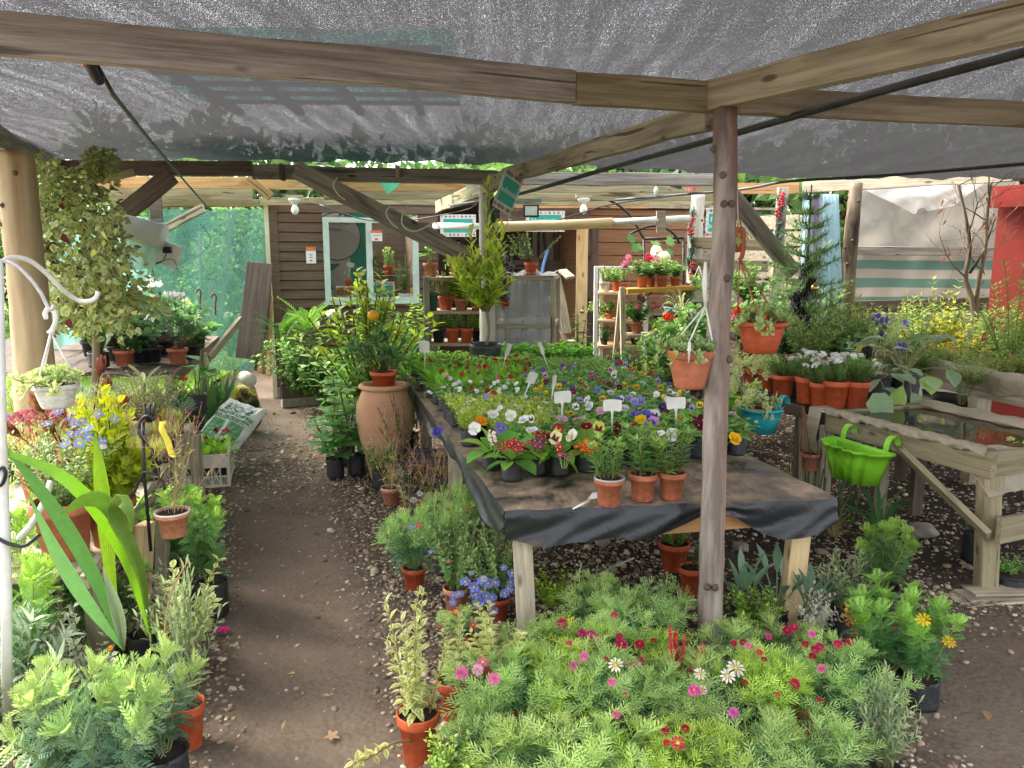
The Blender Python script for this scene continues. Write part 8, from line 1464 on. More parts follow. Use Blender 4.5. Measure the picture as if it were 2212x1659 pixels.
potted('blue_daisy', 'blue daisy bush in a large terracotta pot at the bench front', 'plant', 145, 2.95, BZ, 'felicia', 165, 165, ('t', 122, 128), var=2, at_px=[(140, 960, 'daisy', BLU, 22), (155, 938, 'daisy', BLU, 22), (165, 915, 'daisy', BLU, 24), (150, 905, 'daisy', BLU, 18), (178, 910, 'daisy', BLU, 26), (178, 935, 'daisy', BLU, 26), (190, 925, 'daisy', BLU, 24), (192, 945, 'daisy', BLU, 20), (215, 895, 'daisy', BLU, 22), (248, 905, 'daisy', '#a5b2e4', 22), (220, 952, 'daisy', BLU, 22), (222, 965, 'daisy', '#b5bfe8', 18), (172, 958, 'daisy', BLU, 26), (125, 888, 'daisy', BLU, 24), (102, 915, 'daisy', BLU, 22), (132, 858, 'daisy', BLU, 24), (8, 898, 'daisy', BLU, 26)])
potted('golden_cypress', 'golden yellow feathery conifer in a terracotta pot on the bench', 'conifer', 245, 3.1, BZ, 'golden_cypress', 125, 225, ('t', 102, 100)); potted('red_sedum', 'red trailing sedum spilling over its pot on the bench', 'plant', 100, 3.45, BZ + .06, 'red_sedum', 165, 95, ('t', 100, 85), lift=.24); potted('leucadendron', 'shrub with upright red tipped bronze stems on the bench', 'shrub', 185, 3.45, BZ, 'leucadendron', 165, 260, ('b', 70, 70))
potted('wire_bush', 'fine twiggy grey green bush in an orange pot on the bench', 'shrub', 318, 4.55, BZ, 'wire_bush', 135, 100, ('o', 66, 82)); potted('euphorbia', 'pale palm like spurge standing above the bench succulents', 'plant', 322, 4.9, BZ, 'euphorbia', 95, 130, ('t', 45, 40)); potted('potted_plant', 'terracotta pot of broad pale leaves at the bench right edge', 'plant', 372, 5.1, BZ, 'hebe_green', 85, 80, ('t', 52, 50), fl=[('pompon', '#d0304a', 1, .05)])
potted('wiry_plant', 'faded pot with white rim and long thin magenta flowered stems on the iron stand', 'plant', 376, 3.0, .57, 'wiry', 170, 235, ('p', 70, 55), rim=WHITEPAINT, var=3)
sg = rngen(31); wn = ['orange tinged', 'yellow green', 'grey green', 'lime', 'bronze tipped', 'pale green', 'golden', 'blue green']
spots = [(20 + 52 * (i % 7) + (i // 7) * 14, 4.0 + .34 * (i // 7)) for i in range(28)]
for i, (u, Y) in enumerate(spots):
 sp = ['ice_plant', 'ice_plant', 'grey_succulent', 'ice_plant', 'fine_herb'][i % 5]
 potted('succulent_pot', f"{wn[i % 8]} {'stubby' if i % 3 else 'spreading'} succulent in the {['front', 'second', 'third', 'rear'][i // 7]} row of the sunlit bench", 'succulent', u + sg.normal(0, 6), Y + sg.normal(0, .05), BZ, sp, 85, 60 if sp != 'fine_herb' else 75, ('b', 50, 38), group='small succulents on the sunlit bench', var=int(sg.integers(0, 4)))
for i, (u, Y, h, sp, l) in enumerate(((55, 5.0, 110, 'tall_herb', 'reddish leaved sprig at the foot of the log post'), (150, 5.4, 60, 'grey_succulent', 'blue grey succulent beside the log post'), (230, 5.4, 60, 'grey_succulent', 'blue grey succulent below the yellow leaf'))): potted('bench_plant', l, 'plant', u, Y, BZ, sp, 75, h, ('b', 40, 40), var=i)
for i, (u, Y, w, h, sp, pk, l, fl) in enumerate(((215, 6.1, 110, 110, 'canna', 'b', 'broad leaved lily plant with one yellow leaf at the back bench left', ()), (270, 6.2, 70, 70, 'canna', 't', 'small lily plant with a dark purple spike on the back bench', ()), (330, 6.4, 105, 70, 'cyclamen', 'k', 'cyclamen with cream flowers on the back bench', [('cyclamen', '#ece8cc', 4, .06)]), (385, 6.3, 105, 72, 'cyclamen', 't', 'white cyclamen at the back bench right front', [('cyclamen', '#f4f4f2', 5, .075)]), (350, 6.9, 110, 85, 'cyclamen', 'k', 'tall white cyclamen behind the front cyclamens', [('cyclamen', '#f4f4f2', 5, .08)]), (300, 7.0, 110, 95, 'dark_bush', 'k', 'dark leafy bush in the middle of the back bench', ()), (250, 7.2, 110, 100, 'dark_bush', 'k', 'dark glossy bush at the back bench left', ()), (400, 7.3, 95, 80, 'dark_bush', 'k', 'dark bush at the back bench right edge', ()), (340, 7.8, 95, 85, 'hanging_leafy', 'w', 'light green plant with a curled hanger at the far bench end', ()), (395, 8.0, 80, 55, 'ivy', 'w', 'bright trailing plant with red hooks at the far bench corner', ()), (425, 7.4, 40, 24, 'sedum', 'k', 'small pot of silvery succulent on the bench corner', ()), (255, 6.5, 120, 80, 'dark_bush', 'k', 'low dark bush at the back bench front left', ()), (305, 6.35, 115, 62, 'dark_bush', 'k', 'low dark bush at the back bench front middle', ()), (415, 6.6, 90, 60, 'geranium', 'k', 'round leaved dark plant at the back bench right edge', ()), (200, 6.8, 120, 120, 'dark_bush', 'k', 'tall dark bush behind the lily plant', ()), (360, 7.5, 110, 70, 'dark_bush', 'k', 'dark bush at the back bench rear right', ()), (290, 7.8, 120, 95, 'dark_bush', 'k', 'dark bush at the back bench rear middle', ())) ):
 potted('bench_plant', l, 'plant', u, Y, .815, sp, w, h, (pk, 44, 34), var=i % 3, fl=fl)
for i, (u, v, l) in enumerate(((252, 648, 'brown pot hook rising behind the dark bush'), (430, 640, 'brown pot hook before the green netting, left'), (463, 650, 'brown pot hook before the green netting, right'))): q = MB(); q.tube(curved([P(u - 6, v - 8, 7.9), P(u - 2, v - 16, 7.9), P(u + 4, v - 8, 7.9), P(u + 2, v + 8, 7.9), P(u + 3, v + 30, 7.9)], 14), .008, 7); q.build('pot_hook', plastic('#7a3e2c', .5), None, l, 'hook')
potted('hanging_begonia', 'dark broad leaved plant drooping over the bench end', 'plant', 425, 5.6, .55, 'philodendron', 110, 90, ('b', 50, 40), var=1);
for i, (u, Y, sp, w, h, l, fl) in enumerate(((450, 6.5, 'iris_fan', 90, 120, 'strap leaved plant in the black crate by the path', ()), (480, 6.8, 'iris_fan', 90, 125, 'strap leaved plant with an orange bloom beside the path', [('truss', '#e0642a', 1, .07)]), (425, 6.7, 'dark_bush', 80, 80, 'dark herb in the rear of the black crate', ()), (455, 6.75, 'lavender', 55, 75, 'grey green rosemary like sprig in the black crate', ()))): potted('crate_plant', l, 'plant', u, Y, .05, sp, w, h, ('k', 40, 45), var=i % 2, fl=fl)
for i, (du, dY) in enumerate(((-38, -.12), (-5, -.14), (30, -.1), (-28, .08), (8, .06), (38, .1))): potted('daisy_plant', ('white and red daisy plant at the near left of the white crate', 'red daisy plant at the near middle of the white crate', 'white daisy plant at the near right of the white crate', 'red daisy plant at the far left of the white crate', 'dark red daisy plant in the far middle of the white crate', 'pink daisy plant at the far right of the white crate')[i], 'daisy', 450 + du, 5.75 + dY, .06, 'bellis', 62, 42, ('k', 32, 34), var=i % 3, fl=[('button', ['#f0efe8', '#b02438', '#f0efe8', '#a82030', '#7a1420', '#d0406a'][i], 3, .034)])
for i, (u, v, Y, c) in enumerate(((482, 1362, 2.95, '#d83a8a'),)): p = G(u, v, .012); q = MB(); q.leaves(T_BROAD, np.tile(p, (7, 1)), [[cos(a), sin(a), .5 + .3 * sin(a * 3)] for a in arange(7) * .9], [0, 0, 1], .035, lin(c)); q.build('fallen_flower', PETAL, None, 'pink flower fallen on the gravel at the path edge', 'flower')
lv = rngen(3)
for i, (u, v, c, l) in enumerate(((407, 1145, '#b89a6a', ''), (722, 1046, '#d9dc4a', 'small bright yellow leaf on the gravel'), (573, 925, '#8a6a4a', 'brown leaf on the far part of the path'), (445, 1005, '#9a7a4a', 'tan leaf beside the white crate'), (625, 1143, '#a87a5a', 'pale brown leaf in the middle of the path'), (1340, 1330, '#a88a5a', 'tan leaf under the table front'), (2130, 1535, '#b89a72', 'tan leaf on the dirt at the lower right'), (1880, 1290, '#8a5a44', 'reddish leaf right of the table leg'), (2045, 1360, '#b0956a', 'broad dry leaf near the trough foot'), (700, 1590, '#b8a27a', 'pale dry leaf on the near path'))):
 p = G(u, v, .012); q = MB(); q.leaves(T_MAPLE if i % 2 else T_OVAL, [p], [[lv.normal(), lv.normal(), .15]], [0, 0, 1], .06 if v > 1100 else .05, lin(c)); q.build('fallen_leaf', LEAF, None, l or 'tan leaf lying by the daisy bushes', 'leaf')
def shelfpots(rows, z, Y, k0, name='potted_plant'):
 for (u, dY, sp, w, h, pk, pw, ph, l, *fl) in rows: potted(name, l, 'plant', u, Y + dY, z, sp, w, h, (pk, pw, ph), var=int(u) % 3, fl=fl[0] if fl else ())
shelfpots([(930, .15, 'philodendron', 52, 50, 't', 31, 30, 'terracotta pot of large leaves on the shelf unit top, left'), (985, .2, 'hanging_leafy', 40, 40, 'o', 26, 32, 'orange pot behind the leafy tree on the shelf unit top'), (1025, .2, 'sprigs', 40, 40, 't', 28, 30, 'terracotta pot at the shelf unit top right')], SHZ[0], Ys, 0)
shelfpots([(935, .05, 'sprigs', 42, 60, 'g', 25, 40, 'dark green pot of pinkish sprigs at the shelf unit middle left'), (963, .15, 'wire_bush', 70, 52, 'o', 34, 30, 'orange pot of frizzy herb on the middle shelf'), (997, .05, 'citrus_upright', 60, 60, 't', 32, 26, 'terracotta pot of lime leaves on the middle shelf'), (1030, .1, 'hanging_leafy', 50, 40, 't', 30, 30, 'terracotta pot beside the bark post on the middle shelf')], SHZ[1], Ys, 0)
shelfpots([(925, .1, 'sprigs', 28, 36, 'o', 20, 30, 'orange pot at the bottom shelf left end'), (948, .05, 'oregano', 36, 36, 'k', 30, 31, 'black pot on the bottom shelf'), (978, .05, 'oregano', 36, 36, 'o', 30, 31, 'orange pot next to the black pot on the bottom shelf'), (1008, .05, 'oregano', 36, 36, 'o', 30, 31, 'orange pot at the bottom shelf right part'), (1030, .15, 'lime_bush', 40, 36, 'k', 26, 28, 'dark pot with light leaves by the tree bag on the bottom shelf')], SHZ[2], Ys, 0)
potted('potted_plant', 'orange pot of sparse twiggy shrub on top of the mesh cage', 'plant', 1147, 7.4, P(1147, 599, 7.4)[2], 'sprigs', 115, 75, ('o', 30, 32)); potted('potted_plant', 'dark shrub behind the garland on the cage top', 'plant', 1095, 7.6, P(1100, 599, 7.6)[2], 'sprigs', 60, 50, ('k', 34, 26), var=1)
potted('young_tree', 'slender young tree in an orange pot beside the door frame', 'tree', 1252, 7.1, .62, 'young_tree', 50, 108, ('o', 28, 20)); potted('palm_clump', 'strap leaved clump behind the yellow leaved citrus', 'plant', 890, 7.4, .35, 'iris_fan', 90, 130, ('t', 42, 40)); potted('climbing_leaves', 'leafy sprig rising left of the shelf unit', 'plant', 900, 7.5, .7, 'young_tree', 50, 110, ('g', 24, 30), var=1)
for z, rows in ((WSZ[1], [(1306, 0, 'jade', 44, 34, 'w', 24, 22, 'white pot of jade plant on the ladder shelf top'), (1331, .1, 'jade', 34, 32, 'o', 19, 20, 'orange pot of jade plant on the ladder shelf'), (1350, 0, 'sprigs', 28, 40, 't', 20, 20, 'terracotta pot of sprigs at the ladder shelf right')]), (WSZ[2], [(1290, .1, 'hanging_leafy', 40, 34, 'w', 14, 14, 'trailing plant at the ladder shelf middle left'), (1316, 0, 'jade', 42, 30, 't', 18, 14, 'terracotta pot of fleshy rosettes on the ladder shelf middle'), (1350, .1, 'hanging_leafy', 36, 28, 't', 16, 14, 'small leafy pot half behind the wooden stand leg')]), (WSZ[3], [(1305, 0, 'dark_bush', 40, 30, 'k', 18, 14, 'dark leafy pot on the lowest ladder shelf'), (1370, 0, 'dark_bush', 40, 34, 'k', 18, 14, 'dark pot at the lowest ladder shelf right')])): shelfpots(rows, z, 8.75, 0)
PKF = [('truss', '#e28aa8', 3, .1)]
shelfpots([(1387, 0, 'geranium', 52, 34, 't', 26, 25, 'terracotta pot of pink geranium, left on the yellow plank', PKF), (1405, .1, 'dark_bush', 36, 28, 't', 22, 20, 'dark leaved pot between the pink geraniums'), (1430, 0, 'geranium', 56, 38, 't', 26, 25, 'terracotta pot with coral flower on the yellow plank', [('truss', '#e8566c', 1, .14)]), (1458, .08, 'geranium', 40, 34, 't', 24, 22, 'terracotta geranium pot at the yellow plank right end')], STZ + .025, 7.95, 0, 'potted_geranium')
shelfpots([(1375, 0, 'geranium', 50, 50, 't', 26, 24, 'dusty pink geranium pot on the lower stand shelf', [('truss', '#c86a80', 4, .1)]), (1415, .1, 'fern', 60, 24, 'o', 16, 12, 'small fern and dried flowers on the lower stand shelf')], STZ2, 7.9, 0, 'potted_geranium')
dz = P(1445, 680, 8.3)[2] + .02; potted('dish_plant', 'turquoise dish of soil with a drooping leafy twig', 'plant', 1448, 8.3, dz, 'sprigs', 50, 45, ('q', 30, 13)); potted('spider_plant', 'striped spider plant spilling from a terracotta pot', 'plant', 1470, 7.7, P(1470, 708, 7.7)[2], 'spider', 75, 62, ('t', 22, 22)); potted('monstera', 'split leaf monstera behind the heart balloon', 'plant', 1404, 8.55, P(1404, 600, 8.55)[2], 'monstera', 100, 70, ('t', 22, 24), rot=.2)
bp = P(1424, 556, 8.2); bl = thing('heart_balloon', 'cream heart shaped foil balloon reading Te Amo', 'balloon', bp); k = mm(1, bp); n = 48; th = linspace(0, 2 * PI, n, endpoint=False); hx_ = 16 * np.sin(th) ** 3; hz_ = 13 * np.cos(th) - 5 * np.cos(2 * th) - 2 * np.cos(3 * th) - np.cos(4 * th); hx_, hz_ = hx_ / 16, hz_ / 16; q = MB(); rings = []
for s in linspace(-1, 1, 13): f = math.sqrt(max(0, 1 - abs(s) ** 2.4)) if abs(s) < 1 else .02; pk_ = 1 + .04 * np.cos(th * 9) * (1 - abs(s)); rings.append(stack([hx_ * f * pk_, np.full(n, s * .42), hz_ * f * pk_], 1))
V = AR(rings) * 27 * k; a = .85; Rm = AR([[cos(a), sin(a), 0], [-sin(a), cos(a), 0], [0, 0, 1]]) @ AR(Matrix.Rotation(.5, 3, 'Y')); V = V @ Rm.T + bp; i = arange(12)[:, None] * n; j = arange(n)[None]; kk_ = (j + 1) % n; q.add(V.reshape(-1, 3), [stack([i + j, i + kk_, i + n + kk_, i + n + j], -1).reshape(-1, 4), [list(range(n))[::-1]], [list(range(12 * n, 13 * n))]], lin('#dccfa8')); q.build('foil', plain('cream_foil', '#d9cca6', '#e8dcba', .22, 6, .25, 8), bl)
for s, dz_ in (('Te', .18), ('Amo', -.15)): me = text_mesh(s, 15 * k, LETK, .0004); o = bpy.data.objects.new('lettering', me); col_.objects.link(o); o.parent = bl; M = Rm @ AR([[1, 0, 0], [0, 0, -1], [0, 1, 0]]).astype(float); orient(o, M, Rm @ AR([0, -.43 * 27 * k, dz_ * 27 * k]))
ger = [(1300, 6.9, .45, 62, 55, 'geranium', 'o', 'dark leaved geranium with one red head by the ladder shelf', [('truss', '#d8402e', 1, .1)]), (1330, 6.6, .35, 60, 50, 'geranium', 't', 'geranium with pink bloom behind the oregano', [('truss', '#d8486e', 1, .1)]), (1385, 6.8, .3, 80, 90, 'lime_bush', 't', 'light green bush below the wooden stand', ()), (1430, 7.0, .55, 105, 100, 'geranium', 't', 'large leaved geranium above the pallets left', ()), (1475, 7.2, .6, 105, 105, 'geranium', 't', 'large scented geranium above the pallets', ()), (1515, 7.1, .62, 95, 115, 'geranium', 't', 'red flowered geranium left of the round post', [('truss', '#d83428', 3, .13)]), (1555, 7.4, .7, 90, 100, 'geranium', 't', 'pink and white flowered geranium behind the round post', [('truss', '#e488a0', 2, .12), ('truss', '#f0eeee', 2, .1)]), (1610, 7.2, .7, 95, 95, 'geranium', 't', 'scarlet geranium behind the orange hanging pot', [('truss', '#d8301e', 4, .12)]), (1450, 6.4, .5, 70, 50, 'geranium', 't', 'small geranium on the weathered pallet', ()), (1400, 6.25, .1, 60, 70, 'dark_bush', 'o', 'dark plant in an orange pot below the pallet', ()), (1470, 6.2, .3, 55, 40, 'cyclamen', 'k', 'white cyclamen under the terracotta hanging pot', [('cyclamen', '#f2f0f0', 2, .06)]), (1360, 7.3, .4, 80, 75, 'dark_bush', 't', 'dark leaves under the yellow stand', ()), (1500, 6.6, .45, 80, 70, 'geranium', 'b', 'leafy geranium right above the pallet end', ()), (1650, 7.5, .75, 95, 110, 'dark_bush', 't', 'dense dark bush behind the grey diagonal brace', ()), (1615, 7.9, 1.1, 90, 80, 'geranium', 't', 'geranium mass high between brace and round post', ())]
for i, (u, Y, z, w, h, sp, pk, l, fl) in enumerate(ger): potted('geranium' if sp == 'geranium' else 'leafy_plant', l, 'plant', u, Y, z, sp, w, h, (pk, 34, 30), var=i % 4, fl=fl)
def garland(label, pts, nb, cones, seed, tinsel=0):
 r = rngen(seed); c = curved([P(*q) for q in pts], 60); root = thing('garland', label, 'garland', c[-1]); q = MB(); q.tube(c, .008, 6, '#3a4a38'); n = 1500; i = r.integers(0, 60, n); d = NRM(r.normal(0, 1, (n, 3))); q.leaves(T_NEEDLE, c[i] + r.normal(0, .012, (n, 3)), d, [0, 0, 1], r.uniform(.05, .1, n), mixc(r, ['#3f5c4c', '#4c6a58', '#6a8278', '#9aa8a0'], n)); q.build('fir', LEAF, root)
 for b in nb:
  p = P(*b); q = MB(); qq = ball(r, 11, .035, .03, .05, p)
  for s in qq: q.lathe([(.001, -.011), (.009, -.007), (.012, 0), (.009, .008), (.001, .011)], 8, s, col=(.6, .05, .06)); q.tube([s, p + [0, 0, .05]], .002, 4, (.2, .1, .05))
  q.build('berry_cluster', BERRY, root)
 for b in cones: p = P(*b); q = MB(); m = 40; z = linspace(-.03, .04, m); a_ = arange(m) * 2.4; rr = .03 * np.sqrt(np.clip(1 - (z / .045) ** 2, .05, 1)); d = stack([np.cos(a_), np.sin(a_), np.full(m, .5)], 1); q.leaves(T_WIDE, p + stack([0 * z, 0 * z, z], 1), d, [0, 0, 1], rr + .012, mixc(r, ['#5a4436', '#8a7a6c', '#d8d4cc'], m)); q.build('pine_cone', LEAF, root)
BERRY = plain('berry_red', '#9a1420', '#c42030', .25, 20, 0)
garland('fir garland with red berries and cones wound down the bark post', [(1062, 430, 7.0), (1068, 500, 6.95), (1078, 560, 6.9), (1088, 600, 6.9), (1090, 640, 6.9), (1085, 655, 6.9)], [(1077, 545, 6.85), (1070, 558, 6.85), (1083, 575, 6.85), (1096, 608, 6.85), (1078, 632, 6.85), (1068, 640, 6.85), (1090, 655, 6.85)], [(1066, 535, 6.85), (1096, 575, 6.85), (1100, 560, 6.85)], 3)
garland('berry garland on the greenish white pole', [(1498, 455, 8.5), (1492, 490, 8.5), (1496, 540, 8.5), (1488, 570, 8.5), (1505, 600, 8.5), (1495, 640, 8.5), (1488, 655, 8.5)], [(1494, 478, 8.4), (1491, 500, 8.4), (1497, 575, 8.4), (1495, 597, 8.4), (1484, 620, 8.4)], [], 5)
garland('berry garland high on the pale square post', [(1688, 420, 7.9), (1684, 460, 7.9), (1682, 500, 7.9), (1676, 545, 7.9)], [(1690, 425, 7.8), (1686, 440, 7.8), (1680, 460, 7.8)], [(1684, 478, 7.8)], 7)
def conifer(label, u, Y, z, hpx, wpx, seed, cols, whorls=13, pot=True, lean=0):
 p = at(u, Y, z); k = mm(1, p); H, W = hpx * k, wpx * k; r = rngen(seed); root = thing('conifer', label, 'conifer', p)
 if pot: add_pot(root, ('b', .3, .28))
 q = MB(); tr_ = AR([[lean * t * t * H * .1, 0, t * H] for t in linspace(0, 1, 9)]) + p; q.tube(tr_, linspace(.03, .006, 9), 8); q.build('trunk', B_RAW, root); q = MB()
 for i in range(whorls):
  t = .12 + .88 * i / whorls; L0 = W / 2 * (1 - t) ** .75 + .03
  for j in range(6):
   a = j * 1.047 + i * .6 + r.normal(0, .2); L = L0 * r.uniform(.6, 1.15); s = tr_[0] + [lean * t * t * H * .1, 0, t * H]; d = AR([cos(a), sin(a), r.uniform(-.05, .4)]); m = 6; e = [s + d * L * f + [0, 0, .12 * L * f * f] for f in linspace(0, 1, m)]; q.tube(e, linspace(.006, .002, m), 4, '#6a5a44', cap=False)
   for br in (0, 1, 2):
    f0 = .25 + .25 * br; b0 = s + d * L * f0 + [0, 0, .12 * L * f0 * f0]
    for sd in (-1, 1):
     da = NRM(AR([cos(a + sd * .8), sin(a + sd * .8), .15])); e2_ = b0 + da * L * .38 * (1 - f0 * .6); nn = int(20 * max(.3, L / .4)); tt = r.uniform(0, 1, nn); pp = b0 + (e2_ - b0) * tt[:, None]; dd = NRM(da * .9 + r.normal(0, .5, (nn, 3)) + [0, 0, .15]); q.leaves(T_NEEDLE, pp, dd, [0, 0, 1], r.uniform(.06, .09, nn), mixc(r, cols, nn))
   nn = int(46 * max(.3, L / .4)); tt = r.uniform(.1, 1, nn); pp = s + d * (L * tt)[:, None] + stack([0 * tt, 0 * tt, .12 * L * tt * tt], 1); q.leaves(T_NEEDLE, pp, NRM(d * .8 + r.normal(0, .5, (nn, 3)) + [0, 0, .2]), [0, 0, 1], r.uniform(.06, .09, nn), mixc(r, cols, nn))
 q.build('foliage', LEAF, root); return root, p, k
FC = ['#6a8f58', '#7a9e64', '#5a7f50', '#86a870']
c1, p1, k1 = conifer('young fir tree decked with dark tinsel and gold baubles before the curtain', 1725, 6.9, .45, 440, 270, 4, FC)
r = rngen(2); pts = curved([P(1762, 560, 6.75), P(1735, 590, 6.75), P(1755, 620, 6.7), P(1715, 650, 6.75), P(1740, 690, 6.7), P(1725, 740, 6.75), P(1760, 715, 6.7)], 90); q = MB(); n = 4200; i = r.integers(0, 90, n); q.leaves(T_NEEDLE, pts[i] + r.normal(0, .02, (n, 3)), NRM(r.normal(0, 1, (n, 3))), [0, 0, 1], r.uniform(.04, .08, n), mixc(r, ['#1c1c20', '#2a2a30', '#8a8a90', '#121216'], n)); q.build('tinsel', None, None, 'bushy black and silver tinsel wound on the young fir', 'tinsel').data.materials.append(PAINTED)
for (u, v, l) in ((1760, 622, 'gold bauble hanging right on the young fir'), (1665, 742, 'gold bauble low left on the young fir')): q = MB(); c = P(u, v, 6.6); rr = mm(9, c); t = linspace(-1, 1, 12); q.lathe([(max(.001, rr * math.sqrt(1 - s * s)), rr * s) for s in t] + [(rr * .2, rr), (rr * .2, rr * 1.25), (.001, rr * 1.25)], 20, c); tag(q.build('bauble', plain('gold', '#c9a85a', '#dcc07a', .15, 4, 0, metal=1)), l, 'bauble')
conifer('dark fir behind the small geranium pots at the brace foot', 1690, 7.6, .55, 190, 120, 9, FC, 9)
def branchy(root, b, d, L, r0, dep, r, q):
 n = 5; pts = [b]; dd = d
 for i in range(n): dd = NRM(dd + r.normal(0, .12, 3) + [0, 0, .05]); pts.append(pts[-1] + dd * L / n)
 q.tube(pts, linspace(r0, r0 * .6, n + 1), 7 if r0 > .01 else 4, cap=False)
 if dep > 0:
  for j in range(3 if dep > 1 else 4): i = r.integers(2, n + 1); nd = NRM(dd + r.normal(0, .55, 3) * [1, .7, 1] + [0, 0, .15]); branchy(root, pts[i], nd, L * r.uniform(.55, .8), r0 * .5, dep - 1, r, q)
bp_ = at(2105, 7.2, .5); bt2 = thing('bare_tree', 'leafless young tree in front of the plastic sheeting and red wall', 'tree', bp_); q = MB(); r = rngen(12)
for (pp, r0) in (([(2108, 700), (2098, 640), (2085, 600), (2095, 540), (2088, 480), (2070, 400)], .028), ([(2108, 700), (2112, 620), (2128, 540), (2132, 470), (2140, 400)], .024), ([(2095, 590), (2125, 540), (2150, 470)], .014), ([(2086, 600), (2050, 560), (2030, 510)], .008)):
 c = curved([P(u, v, 7.2) for u, v in pp], 12); q.tube(c, linspace(r0, r0 * .45, 12), 8, cap=False)
 for i in (4, 6, 8, 10, 11): branchy(bt2, c[i], NRM(r.normal(0, .6, 3) * [1, .5, .6] + [0, 0, .5]), r.uniform(.2, .45), r0 * .28, 2, r, q)
q.build('trunk', B_RAW, bt2); q = MB(); n = 14; q.leaves(T_LANCE, AR([P(2030 + r.uniform(0, 150), r.uniform(420, 640), 7.15) for _ in range(n)]), NRM(r.normal(0, .4, (n, 3)) - [0, 0, .8]), [0, -1, 0], .07, mixc(r, ['#9a6a48', '#8a5a3e'], n)); q.build('dead_leaves', LEAF, bt2)
bh = rngen(17); HK = ['mixed_herb', 'tall_herb', 'fine_herb', 'mixed_herb', 'yellow_herb', 'fine_herb', 'rosemary', 'tall_herb']; HN = {'mixed_herb': 'bushy herb', 'tall_herb': 'tall leafy herb', 'fine_herb': 'fine leaved herb', 'yellow_herb': 'yellowing herb', 'rosemary': 'grey green rosemary'}; cnt = {}
for j, (vz, Yr, us) in enumerate(((.76, 8.2, range(1850, 2260, 44)), (.76, 7.6, range(1830, 2290, 46)), (.77, 7.0, range(1870, 2300, 48)), (.77, 6.5, range(1930, 2300, 52)), (.77, 6.0, range(2010, 2300, 56)), (.77, 5.6, range(2100, 2300, 58)), (.74, 0, range(1985, 2300, 40)))):
 for i, u in enumerate(us):
  sp = 'yellow_herb' if 2010 < u < 2090 and j in (2, 3) else HK[int(bh.integers(0, 8))]
  if sp == 'yellow_herb' and not (1990 < u < 2110): sp = 'mixed_herb'
  h = {'tall_herb': 120, 'rosemary': 80, 'fine_herb': 75}.get(sp, 92) * bh.uniform(.85, 1.15) * (1.1 if j < 3 else .72); fl = [('spike', '#b0285a', 1, .05)] if bh.uniform() < .08 else [('star', '#e08a98', 2, .03)] if bh.uniform() < .08 else ()
  wh = ['along the white wall', 'in the second row', 'in the middle', 'in the fourth row', 'near the bed front', 'at the film edge', 'hanging over the film edge'][j]; cnt[(sp, wh)] = cnt.get((sp, wh), 0) + 1
  if not Yr: Yb = 6.46 - (u - 1945) * .0035; sp = ['fine_herb', 'rosemary', 'mixed_herb'][i % 3]; h = 62
  else: Yb = Yr
  pos_ = 'left end' if u < 1930 else 'left part' if u < 2020 else 'centre' if u < 2110 else 'right part' if u < 2190 else 'right end'; l = f'{HN[sp]} {"in bloom " if fl else ""}{wh} of the raised bed, {pos_}'
  potted('herb', l, 'herb', u + bh.normal(0, 7), Yb + bh.normal(0, .06), vz, sp, 78 * bh.uniform(.9, 1.2), h, group=l, var=int(bh.integers(0, 4)), fl=fl)
for (u, v, Y, px, l) in ((1895, 690, 6.6, 34, 'tallest purple agapanthus head over the bed'), (1912, 700, 6.55, 34, 'purple agapanthus head next to the tallest'), (1904, 728, 6.5, 26, 'lower purple agapanthus head'), (1946, 752, 6.2, 30, 'purple agapanthus head over the big grey leaves'), (1957, 700, 6.7, 24, 'purple agapanthus head farther right')): p = P(u, v, Y); add_flower(thing('agapanthus', l, 'flower', p), p, 'globe', '#7c6cc4', mm(px, p), face=.2)
potted('reddish_shrub', 'reddish fine stemmed shrub in front of the red wall', 'shrub', 2180, 6.3, .77, 'tall_herb', 110, 215, var=2); potted('small_pot', 'small terracotta pot with a bare stem by the white wall', 'plant', 1840, 7.6, .8, 'dry_twigs', 60, 75, ('t', 22, 20)); potted('magenta_bowl', 'shrub in a magenta bowl behind the white flowers', 'plant', 1745, 5.9, .75, 'mixed_herb', 130, 120, ('m', 95, 50)); potted('shrub', 'dark leaved shrub behind the white flowers', 'plant', 1800, 6.2, .7, 'dark_bush', 120, 95, ('b', 60, 50)); potted('shrub', 'leafy shrub left of the raised bed', 'plant', 1850, 6.7, .75, 'mixed_herb', 120, 110, ('b', 60, 40)); potted('shrub', 'green shrub between the fir and the raised bed', 'plant', 1780, 7.0, .75, 'mixed_herb', 130, 115, ('b', 60, 40), var=1); potted('shrub', 'low shrub behind the ivy pots', 'plant', 1700, 6.3, .75, 'dark_bush', 110, 70, ('b', 50, 40), var=1)
IW = [('cluster', '#f2f1ee', 9, .05)]
